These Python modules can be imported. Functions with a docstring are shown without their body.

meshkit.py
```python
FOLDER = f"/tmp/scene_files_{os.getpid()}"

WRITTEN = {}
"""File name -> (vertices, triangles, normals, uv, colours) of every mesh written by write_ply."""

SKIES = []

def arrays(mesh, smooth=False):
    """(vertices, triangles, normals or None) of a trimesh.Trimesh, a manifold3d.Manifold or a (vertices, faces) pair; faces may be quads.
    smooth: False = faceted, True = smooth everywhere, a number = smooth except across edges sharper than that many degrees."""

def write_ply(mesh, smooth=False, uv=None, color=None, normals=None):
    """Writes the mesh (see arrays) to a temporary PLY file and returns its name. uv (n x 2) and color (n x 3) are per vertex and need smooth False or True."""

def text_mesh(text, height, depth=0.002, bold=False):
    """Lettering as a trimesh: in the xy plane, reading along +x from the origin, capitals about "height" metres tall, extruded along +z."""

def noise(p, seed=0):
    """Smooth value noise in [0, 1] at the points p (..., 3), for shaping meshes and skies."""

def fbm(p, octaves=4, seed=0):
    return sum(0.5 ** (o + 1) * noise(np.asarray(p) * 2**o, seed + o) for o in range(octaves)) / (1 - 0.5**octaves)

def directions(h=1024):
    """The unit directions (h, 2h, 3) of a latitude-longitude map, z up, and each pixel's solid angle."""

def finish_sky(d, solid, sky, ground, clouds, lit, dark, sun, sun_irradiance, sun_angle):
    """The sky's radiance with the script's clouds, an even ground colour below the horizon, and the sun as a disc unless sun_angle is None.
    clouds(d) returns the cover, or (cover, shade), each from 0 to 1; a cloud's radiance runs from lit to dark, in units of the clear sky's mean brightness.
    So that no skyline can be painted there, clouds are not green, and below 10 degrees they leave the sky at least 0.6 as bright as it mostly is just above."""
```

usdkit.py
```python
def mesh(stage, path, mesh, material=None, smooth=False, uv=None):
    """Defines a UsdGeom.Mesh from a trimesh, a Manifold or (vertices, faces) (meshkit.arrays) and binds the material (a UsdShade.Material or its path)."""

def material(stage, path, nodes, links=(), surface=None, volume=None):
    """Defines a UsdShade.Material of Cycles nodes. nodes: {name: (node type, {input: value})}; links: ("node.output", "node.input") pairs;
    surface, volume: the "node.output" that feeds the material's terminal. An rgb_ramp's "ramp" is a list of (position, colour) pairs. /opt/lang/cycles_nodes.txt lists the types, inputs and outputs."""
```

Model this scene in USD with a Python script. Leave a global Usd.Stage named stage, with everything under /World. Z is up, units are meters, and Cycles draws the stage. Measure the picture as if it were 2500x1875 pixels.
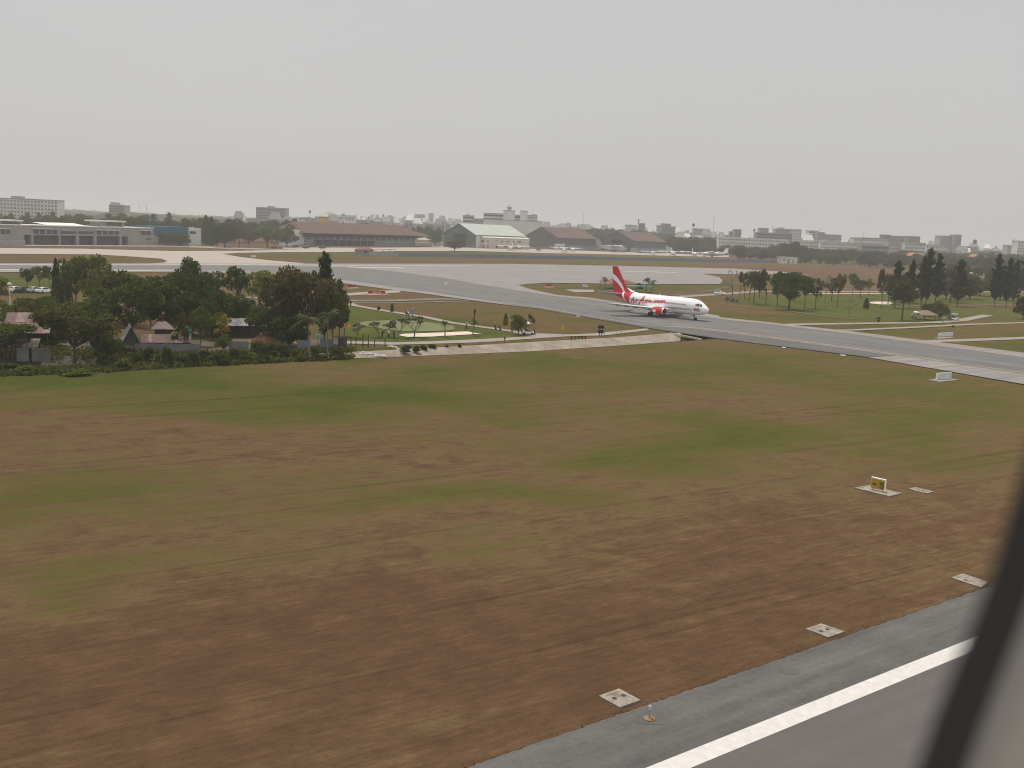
import math, random, numpy as np, trimesh, manifold3d, usdkit, meshkit
from pxr import Usd, UsdGeom, UsdLux, UsdShade, Gf, Sdf, Vt
from shapely.geometry import Polygon, Point
import shapely

stage = Usd.Stage.CreateInMemory()
UsdGeom.SetStageUpAxis(stage, UsdGeom.Tokens.z)
UsdGeom.Xform.Define(stage, '/World'); UsdGeom.Scope.Define(stage, '/World/Looks')

# ---------------------------------------------------------------- camera, sky, sun, exposure
CAM_H, FPX, CX, CY = 21.0, 2430.0, 1250.0, 937.5          # pixels of the 2500 x 1875 photograph
PITCH, ROLL = math.radians(8.93), math.radians(2.43)
EXPOSURE = 0.0
SUN_DIR = np.array([-0.22, 0.22, 0.95]); SUN_DIR = SUN_DIR / np.linalg.norm(SUN_DIR)
SKY_STRENGTH, SUN_INTENSITY, HAZE_DENSITY = 0.10, 0.80, 0.00025

_F = np.array([0, math.cos(PITCH), -math.sin(PITCH)]); _R0 = np.array([1.0, 0, 0]); _U0 = np.cross(_R0, _F)
CR, CU, CF = _R0*math.cos(ROLL)+_U0*math.sin(ROLL), -_R0*math.sin(ROLL)+_U0*math.cos(ROLL), _F
cam = UsdGeom.Camera.Define(stage, '/World/camera')
m4 = np.eye(4); m4[0, :3], m4[1, :3], m4[2, :3], m4[3, :3] = CR, CU, -CF, (0, 0, CAM_H)
cam.AddTransformOp().Set(Gf.Matrix4d(*m4.ravel().tolist()))
cam.CreateHorizontalApertureAttr(36.0); cam.CreateVerticalApertureAttr(27.0)
cam.CreateFocalLengthAttr(36.0*FPX/2500); cam.CreateClippingRangeAttr(Gf.Vec2f(0.01, 30000))
cam.CreateFStopAttr(5.2); cam.CreateFocusDistanceAttr(230.0); cam.CreateExposureAttr(EXPOSURE)

el, az = math.asin(SUN_DIR[2]), math.atan2(SUN_DIR[0], SUN_DIR[1])
sky = UsdLux.DomeLight.Define(stage, '/World/sky')
skym = usdkit.material(stage, '/World/Looks/sky', {
    's': ('sky_texture', {'sky_type': 'single_scattering', 'sun_disc': False, 'sun_elevation': el, 'sun_rotation': az, 'air_density': 1.2, 'aerosol_density': 5.0, 'ozone_density': 1.0, 'altitude': 10.0}),
    'tc': ('texture_coordinate', {}), 'mp': ('mapping', {'scale': (1.2, 1.2, 4.0)}),
    'n': ('noise_texture', {'scale': 1.6, 'detail': 4.0, 'roughness': 0.5}),
    'r': ('map_range', {'from_min': 0.3, 'from_max': 0.7, 'to_min': 0.84, 'to_max': 0.89}),
    'm': ('mix_color', {'b': (6.1, 6.03, 5.97), 'use_clamp': False}),
    'b': ('background_shader', {'strength': SKY_STRENGTH})},
    [('tc.generated', 'mp.vector'), ('mp.vector', 'n.vector'), ('n.fac', 'r.value'), ('r.result', 'm.fac'), ('s.color', 'm.a'), ('m.result', 'b.color')], surface='b.background')
UsdShade.MaterialBindingAPI.Apply(sky.GetPrim()).Bind(skym)
sky.GetPrim().SetCustomDataByKey('kind', 'structure'); sky.GetPrim().SetCustomDataByKey('label', 'pale milky hazy midday sky above the airfield'); sky.GetPrim().SetCustomDataByKey('category', 'sky')
sun = UsdLux.DistantLight.Define(stage, '/World/sun')
sun.CreateNormalizeAttr(True); sun.CreateIntensityAttr(SUN_INTENSITY); sun.CreateAngleAttr(0.5); sun.CreateColorAttr(Gf.Vec3f(1.0, 0.95, 0.87))
zc = SUN_DIR; xc = np.cross([0, 1, 0], zc); xc /= np.linalg.norm(xc); yc = np.cross(zc, xc)
m4 = np.eye(4); m4[0, :3], m4[1, :3], m4[2, :3] = xc, yc, zc
sun.AddTransformOp().Set(Gf.Matrix4d(*m4.ravel().tolist()))

# ---------------------------------------------------------------- photograph geometry: where a thing seen at a pixel stands
def ray(px, py):
    return CR*((px-CX)/FPX) - CU*((py-CY)/FPX) + CF
def gp(px, py, z=0.0):
    d = ray(px, py); t = (z-CAM_H)/d[2]; return np.array([d[0]*t, d[1]*t, z])
def dp(px, py, Y):
    d = ray(px, py); t = Y/d[1]; return np.array([d[0]*t, Y, CAM_H+d[2]*t])
def mpp(p):                                                  # metres per photograph pixel at a point
    return float(np.dot(np.asarray(p)-np.array([0, 0, CAM_H]), CF))/FPX
def horizon(px): return 503.6+0.0425*(px-37)
def base_py(px, Y):                                          # pixel row of the ground at distance Y
    lo, hi = horizon(px)+0.5, 3000.0
    for _ in range(50):
        mid = (lo+hi)/2
        if gp(px, mid)[1] > Y: lo = mid
        else: hi = mid
    return lo
def toward_camera(p): return math.atan2(-p[1], -p[0])

# ---------------------------------------------------------------- prims
_names = {}
def numbered(name, parent='/World'):
    k = (parent, name); n = _names.get(k, -1)+1; _names[k] = n
    return name if n == 0 else f'{name}_{n:03d}'
def tag(prim, label=None, cat=None, group=None, kind=None):
    for k, v in (('label', label), ('category', cat), ('group', group), ('kind', kind)):
        if v: prim.SetCustomDataByKey(k, v)
    return prim
def put(x, loc, rotz, scale=None):
    x.AddTranslateOp().Set(Gf.Vec3d(*[float(v) for v in loc])); x.AddRotateZOp().Set(float(math.degrees(rotz)))
    if scale is not None: x.AddScaleOp().Set(Gf.Vec3f(*[float(v) for v in scale]))
def thing(name, label, cat, loc=(0, 0, 0), rotz=0.0, group=None, scale=None):
    x = UsdGeom.Xform.Define(stage, '/World/'+numbered(name)); put(x, loc, rotz, scale)
    return tag(x.GetPrim(), label, cat, group)
def part(parent, name, mesh, mat, smooth=False, label=None, kind=None):
    pp = str(parent.GetPath()); m = usdkit.mesh(stage, pp+'/'+numbered(name, pp), mesh, M(mat), smooth)
    return tag(m.GetPrim(), label, None, None, kind)
def solo(name, label, cat, mesh, mat, loc=(0, 0, 0), rotz=0.0, group=None, kind=None, smooth=False):
    m = usdkit.mesh(stage, '/World/'+numbered(name), mesh, M(mat), smooth); put(m, loc, rotz)
    return tag(m.GetPrim(), label, cat, group, kind)
_classes = {}
def copy_of(key, build, name, label, cat, loc, rotz=0.0, scale=None, group=None):
    """An Xform under /World with the parts of a class prim that build(prim) fills the first time."""
    if key not in _classes:
        c = stage.CreateClassPrim('/World/'+numbered('kit_'+key)); c.SetTypeName('Xform'); build(c); _classes[key] = c
    x = UsdGeom.Xform.Define(stage, '/World/'+numbered(name)); put(x, loc, rotz, scale)
    x.GetPrim().GetReferences().AddInternalReference(_classes[key].GetPath()); x.GetPrim().SetInstanceable(True)
    return tag(x.GetPrim(), label, cat, group)

# ---------------------------------------------------------------- mesh helpers
class MB:
    def __init__(s): s.v, s.f, s.n = [], [], 0
    def add(s, v, f):
        v = np.asarray(v, float); f = np.asarray(f, int)
        if f.shape[1] == 4: f = np.vstack([f[:, [0, 1, 2]], f[:, [0, 2, 3]]])
        s.v.append(v); s.f.append(f+s.n); s.n += len(v); return s
    def box(s, c, size, rz=0.0, tilt=None):
        h = np.asarray(size, float)/2
        v = np.array([[x, y, z] for z in (-1, 1) for y in (-1, 1) for x in (-1, 1)])*h
        if tilt is not None: v = v @ np.asarray(tilt).T
        if rz: c_, s_ = math.cos(rz), math.sin(rz); v = v @ np.array([[c_, s_, 0], [-s_, c_, 0], [0, 0, 1]])
        return s.add(v+np.asarray(c, float), [[0, 2, 3, 1], [4, 5, 7, 6], [0, 1, 5, 4], [2, 6, 7, 3], [0, 4, 6, 2], [1, 3, 7, 5]])
    def span(s, x0, x1, y0, y1, z0, z1): return s.box(((x0+x1)/2, (y0+y1)/2, (z0+z1)/2), (x1-x0, y1-y0, z1-z0))
    def tube(s, pts, radii, n=6):
        pts = np.asarray(pts, float); k = len(pts); radii = np.broadcast_to(radii, k)
        t = np.gradient(pts, axis=0); t /= np.linalg.norm(t, axis=1, keepdims=True)+1e-12
        a = np.array([0, 0, 1.0]) if abs(t[0][2]) < 0.9 else np.array([1.0, 0, 0])
        rings = []
        for i in range(k):
            u = np.cross(a, t[i]); u /= np.linalg.norm(u)+1e-12; w = np.cross(t[i], u)
            ang = np.arange(n)*2*np.pi/n
            rings.append(pts[i]+radii[i]*(np.cos(ang)[:, None]*u+np.sin(ang)[:, None]*w))
        v = np.vstack(rings+[pts[:1], pts[-1:]])
        f = [[i*n+j, i*n+(j+1) % n, (i+1)*n+(j+1) % n, (i+1)*n+j] for i in range(k-1) for j in range(n)]
        f = np.array(f); tri = np.vstack([f[:, [0, 1, 2]], f[:, [0, 2, 3]]])
        caps = [[k*n, (j+1) % n, j] for j in range(n)]+[[k*n+1, (k-1)*n+j, (k-1)*n+(j+1) % n] for j in range(n)]
        return s.add(v, np.vstack([tri, caps]))
    def loft(s, rings, cap=True):
        """rings: k x n x 3 closed rings."""
        r = np.asarray(rings, float); k, n = r.shape[:2]
        v = np.vstack([r.reshape(-1, 3), r[0].mean(0)[None], r[-1].mean(0)[None]])
        f = np.array([[i*n+j, i*n+(j+1) % n, (i+1)*n+(j+1) % n, (i+1)*n+j] for i in range(k-1) for j in range(n)])
        tri = np.vstack([f[:, [0, 1, 2]], f[:, [0, 2, 3]]])
        if cap: tri = np.vstack([tri, [[k*n, (j+1) % n, j] for j in range(n)], [[k*n+1, (k-1)*n+j, (k-1)*n+(j+1) % n] for j in range(n)]])
        return s.add(v, tri)
    def prism(s, poly, z0, z1):
        m = trimesh.creation.extrude_polygon(Polygon(poly), z1-z0, engine='earcut'); return s.add(m.vertices+[0, 0, z0], m.faces)
    def quad(s, a, b, c, d): return s.add([a, b, c, d], [[0, 1, 2, 3]])
    def ball(s, c, r, sub=1):
        m = trimesh.creation.icosphere(sub, 1.0); return s.add(m.vertices*np.asarray(r)+np.asarray(c), m.faces)
    def get(s): return np.vstack(s.v), np.vstack(s.f)
def poly_mesh(poly, z):
    poly = poly if isinstance(poly, (Polygon, shapely.MultiPolygon)) else Polygon(poly)
    if not poly.is_valid: poly = poly.buffer(0)
    mb = MB()
    for g in getattr(poly, 'geoms', [poly]):
        v, f = trimesh.creation.triangulate_polygon(g, engine='earcut')
        a = np.cross(v[f[:, 1]]-v[f[:, 0]], v[f[:, 2]]-v[f[:, 0]]); f[a < 0] = f[a < 0][:, ::-1]
        mb.add(np.c_[v, np.full(len(v), z)], f)
    return mb.get()
def px_poly(pts, step=25.0):
    """A ground polygon (x, y) from photograph pixels, its edges cut fine so that they stay true."""
    out = []
    for a, b in zip(pts, pts[1:]+pts[:1]):
        a, b = np.array(a, float), np.array(b, float); n = max(1, int(np.linalg.norm(b-a)/step))
        out += [gp(*(a+(b-a)*t/n))[:2] for t in range(n)]
    return Polygon(out).buffer(0)
def px_line(pts, width, step=25.0):
    out = []
    for a, b in zip(pts[:-1], pts[1:]):
        a, b = np.array(a, float), np.array(b, float); n = max(1, int(np.linalg.norm(b-a)/step))
        out += [gp(*(a+(b-a)*t/n))[:2] for t in range(n)]
    out.append(gp(*pts[-1])[:2])
    return shapely.LineString(out).buffer(width/2, cap_style='flat', join_style='mitre')

# ---------------------------------------------------------------- materials
_mats = {}
def M(name):
    if name not in _mats:
        _mats[name] = LOOKS[name](name)
    return _mats[name]
def plain(c, rough=0.6, var=0.12, scale=0.6, metal=0.0, spec=0.4, bump=0.0, bscale=8.0, streak=None):
    """A base colour with soft uneven wear: lighter and darker by var over noise of the given scale (per metre)."""
    def make(name):
        lo, hi = [x*(1-var) for x in c], [min(x*(1+var), 0.95) for x in c]
        n = {'tc': ('geometry', {}), 'mp': ('mapping', {'scale': streak or (1, 1, 1)}), 'n': ('noise_texture', {'scale': scale, 'detail': 5.0, 'roughness': 0.6}),
             'r': ('rgb_ramp', {'ramp': [(0.3, lo), (0.7, hi)]}), 'p': ('principled_bsdf', {'roughness': rough, 'metallic': metal, 'specular_ior_level': spec})}
        l = [('tc.position', 'mp.vector'), ('mp.vector', 'n.vector'), ('n.fac', 'r.fac'), ('r.color', 'p.base_color')]
        if bump:
            n['n2'] = ('noise_texture', {'scale': bscale, 'detail': 3.0}); n['b'] = ('bump', {'strength': bump, 'distance': 0.05})
            l += [('tc.position', 'n2.vector'), ('n2.fac', 'b.height'), ('b.normal', 'p.normal')]
        return usdkit.material(stage, '/World/Looks/'+name, n, l, surface='p.BSDF')
    return make
def leafy(c, var=0.45, trans=0.3, hue=(1.25, 1.05, 0.6), scale=1.3):
    """Foliage: each leaf clump its own tone, darker and lighter sprays, some light through the leaves."""
    def make(name):
        lo, hi = [x*(1-var) for x in c], [x*(1+var)*h for x, h in zip(c, hue)]
        n = {'g': ('geometry', {}), 'tc': ('texture_coordinate', {}), 'oi': ('object_info', {}), 'n': ('noise_texture', {'scale': scale*6, 'detail': 2.0}), 'nm': ('map_range', {'from_min': 0.36, 'from_max': 0.64, 'to_min': -0.10, 'to_max': 0.52}),
             'a': ('math', {'math_type': 'multiply_add', 'value2': 0.45}), 'a2': ('math', {'math_type': 'multiply_add', 'value2': 0.42, 'value3': -0.12}), 'r': ('rgb_ramp', {'ramp': [(0.0, lo), (0.95, hi)]}),
             'd': ('diffuse_bsdf', {}), 't': ('translucent_bsdf', {}), 'm': ('mix_closure', {'fac': trans})}
        l = [('tc.object', 'n.vector'), ('oi.random', 'a2.value1'), ('n.fac', 'nm.value'), ('nm.result', 'a2.value3'), ('g.random_per_island', 'a.value1'), ('a2.value', 'a.value3'), ('a.value', 'r.fac'), ('r.color', 'd.color'), ('r.color', 't.color'), ('d.BSDF', 'm.closure1'), ('t.BSDF', 'm.closure2')]
        return usdkit.material(stage, '/World/Looks/'+name, n, l, surface='m.closure')
    return make
def corrugated(c1, c2, rough=0.6):
    """Sheet roofing: rust blotches and whole sheets of another tone along the slope."""
    def make(name):
        n = {'tc': ('texture_coordinate', {}), 'mp': ('mapping', {'scale': (1.1, 0.22, 0.22)}), 'v': ('voronoi_texture', {'scale': 1.0}), 'n': ('noise_texture', {'scale': 0.8, 'detail': 6.0, 'roughness': 0.65}),
             's': ('separate_color', {}), 'a': ('math', {'math_type': 'multiply_add', 'value2': 0.5}), 'r': ('rgb_ramp', {'ramp': [(0.55, c1), (1.0, c2)]}), 'p': ('principled_bsdf', {'roughness': rough})}
        l = [('tc.object', 'mp.vector'), ('mp.vector', 'v.vector'), ('v.color', 's.color'), ('tc.object', 'n.vector'), ('s.r', 'a.value1'), ('n.fac', 'a.value3'), ('a.value', 'r.fac'), ('r.color', 'p.base_color')]
        return usdkit.material(stage, '/World/Looks/'+name, n, l, surface='p.BSDF')
    return make
RUNWAY_ANGLE = math.atan2(0.59, 0.81)
_tw = gp(2100, 836)-gp(1313, 735); TAXI_ANGLE = math.atan2(_tw[1], _tw[0])
def pavement(c1, c2, streak=0.5, fine=1.0, angle=RUNWAY_ANGLE, sc=1.0):
    """Runway and taxiway surfaces: mottle, tyre streaks along the runway, patch repairs."""
    def make(name):
        n = {'g': ('geometry', {}), 'mp': ('mapping', {'rotation': (0, 0, -angle)}), 'mp2': ('mapping', {'scale': (0.025*sc, 0.42*sc, 1)}), 'n': ('noise_texture', {'scale': 0.12*sc, 'detail': 8.0, 'roughness': 0.68}),
             'n2': ('noise_texture', {'scale': 1.0, 'detail': 4.0, 'roughness': 0.6}), 'n3': ('noise_texture', {'scale': 2.5*fine, 'detail': 6.0, 'roughness': 0.75}),
             'a': ('mix_float', {'fac': streak}), 'a2': ('mix_float', {'fac': 0.3}), 'r': ('rgb_ramp', {'ramp': [(0.33, c1), (0.66, c2)]}),
             'p': ('principled_bsdf', {'roughness': 0.8, 'specular_ior_level': 0.25}), 'b': ('bump', {'strength': 0.2, 'distance': 0.03})}
        l = [('g.position', 'mp.vector'), ('mp.vector', 'mp2.vector'), ('mp2.vector', 'n2.vector'), ('g.position', 'n.vector'), ('g.position', 'n3.vector'), ('n.fac', 'a.a'), ('n2.fac', 'a.b'), ('a.result', 'a2.a'), ('n3.fac', 'a2.b'),
             ('a2.result', 'r.fac'), ('r.color', 'p.base_color'), ('n3.fac', 'b.height'), ('b.normal', 'p.normal')]
        return usdkit.material(stage, '/World/Looks/'+name, n, l, surface='p.BSDF')
    return make
def grass_look(name):
    """Airfield turf: red soil, straw and green by the mesh's own 'green' value, mown streaks along the runway, ruts, weeds, golf turf by 'lush'."""
    n = {'g': ('geometry', {}), 'gr': ('attribute', {'attribute': 'green'}), 'lu': ('attribute', {'attribute': 'lush'}),
         'mp': ('mapping', {'rotation': (0, 0, -RUNWAY_ANGLE+.05)}), 'mp2': ('mapping', {'scale': (0.05, 0.62, 1)}), 'mp3': ('mapping', {'scale': (0.5, 2.6, 1)}), 'mp5': ('mapping', {'scale': (0.016, 1.15, 1)}),
         'n1': ('noise_texture', {'scale': 0.05, 'detail': 9.0, 'roughness': 0.66, 'distortion': 0.4}), 'n2': ('noise_texture', {'scale': 1.0, 'detail': 6.0, 'roughness': 0.65}), 'n3': ('noise_texture', {'scale': 1.0, 'detail': 8.0, 'roughness': 0.72}),
         'n4': ('noise_texture', {'scale': 7.0, 'detail': 5.0, 'roughness': 0.8}), 'n5': ('noise_texture', {'scale': 1.0, 'detail': 3.0, 'roughness': 0.5}), 'n6': ('noise_texture', {'scale': 0.33, 'detail': 8.0, 'roughness': 0.75}),
         's1': ('math', {'math_type': 'multiply_add', 'value2': 0.85, 'value3': -1.40}), 's2': ('math', {'math_type': 'multiply_add', 'value2': 0.75}), 's3': ('math', {'math_type': 'multiply_add', 'value2': 0.6}), 's6': ('math', {'math_type': 'multiply_add', 'value2': 0.6}), 's4': ('math', {'math_type': 'add'}),
         'r': ('rgb_ramp', {'ramp': [(0.0, (0.128, 0.075, 0.044)), (0.2, (0.144, 0.087, 0.049)), (0.36, (0.164, 0.108, 0.058)), (0.5, (0.140, 0.106, 0.045)), (0.68, (0.112, 0.106, 0.033)), (1.0, (0.082, 0.094, 0.023))]}),
         'lg': ('rgb_ramp', {'ramp': [(0.3, (0.080, 0.100, 0.024)), (0.7, (0.125, 0.142, 0.042))]}),
         'fine': ('rgb_ramp', {'ramp': [(0.30, (0.58, 0.58, 0.60)), (0.70, (1.42, 1.41, 1.37))]}), 'rut': ('rgb_ramp', {'ramp': [(0.60, (1, 1, 1)), (0.70, (0.80, 0.80, 0.78)), (0.78, (0.72, 0.70, 0.66))]}),
         'm': ('mix_color', {}), 'mu': ('mix_color', {'blend_type': 'multiply', 'fac': 1.0, 'use_clamp': False}), 'mu2': ('mix_color', {'blend_type': 'multiply', 'use_clamp': False}), 'inv': ('math', {'math_type': 'multiply_add', 'value2': -0.85, 'value3': 0.9}), 'ff': ('mix_float', {'fac': 0.5}), 'ff2': ('mix_float', {'fac': 0.35}),
         'b': ('bump', {'strength': 0.6, 'distance': 0.1}), 'p': ('diffuse_bsdf', {'roughness': 0.9})}
    l = [('g.position', 'mp.vector'), ('mp.vector', 'mp2.vector'), ('mp.vector', 'mp3.vector'), ('mp.vector', 'mp5.vector'), ('g.position', 'n1.vector'), ('mp2.vector', 'n2.vector'), ('mp3.vector', 'n3.vector'), ('g.position', 'n4.vector'), ('mp5.vector', 'n5.vector'), ('g.position', 'n6.vector'),
         ('n1.fac', 's1.value1'), ('n2.fac', 's2.value1'), ('s1.value', 's2.value3'), ('n3.fac', 's3.value1'), ('s2.value', 's3.value3'), ('n6.fac', 's6.value1'), ('s3.value', 's6.value3'), ('s6.value', 's4.value1'), ('gr.fac', 's4.value2'),
         ('s4.value', 'r.fac'), ('n1.fac', 'lg.fac'), ('lu.fac', 'm.fac'), ('r.color', 'm.a'), ('lg.color', 'm.b'), ('n3.fac', 'ff.a'), ('n4.fac', 'ff.b'), ('ff.result', 'ff2.a'), ('n6.fac', 'ff2.b'), ('ff2.result', 'fine.fac'), ('m.result', 'mu.a'), ('fine.color', 'mu.b'),
         ('n5.fac', 'rut.fac'), ('lu.fac', 'inv.value1'), ('inv.value', 'mu2.fac'), ('mu.result', 'mu2.a'), ('rut.color', 'mu2.b'), ('mu2.result', 'p.color'), ('n4.fac', 'b.height'), ('b.normal', 'p.normal')]
    return usdkit.material(stage, '/World/Looks/'+name, n, l, surface='p.BSDF')
def haze_look(name):
    return usdkit.material(stage, '/World/Looks/'+name, {'v': ('principled_volume', {'color': (0.95, 0.935, 0.92), 'density': HAZE_DENSITY, 'anisotropy': 0.25})}, volume='v.volume')
def clear_look(name):
    return usdkit.material(stage, '/World/Looks/'+name, {'p': ('principled_bsdf', {'base_color': (1, 1, 1), 'roughness': 0.0, 'transmission_weight': 1.0, 'ior': 1.49})}, surface='p.BSDF')
def glass_look(name):
    return usdkit.material(stage, '/World/Looks/'+name, {'p': ('principled_bsdf', {'base_color': (0.03, 0.04, 0.045), 'roughness': 0.12, 'specular_ior_level': 0.6})}, surface='p.BSDF')
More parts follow.
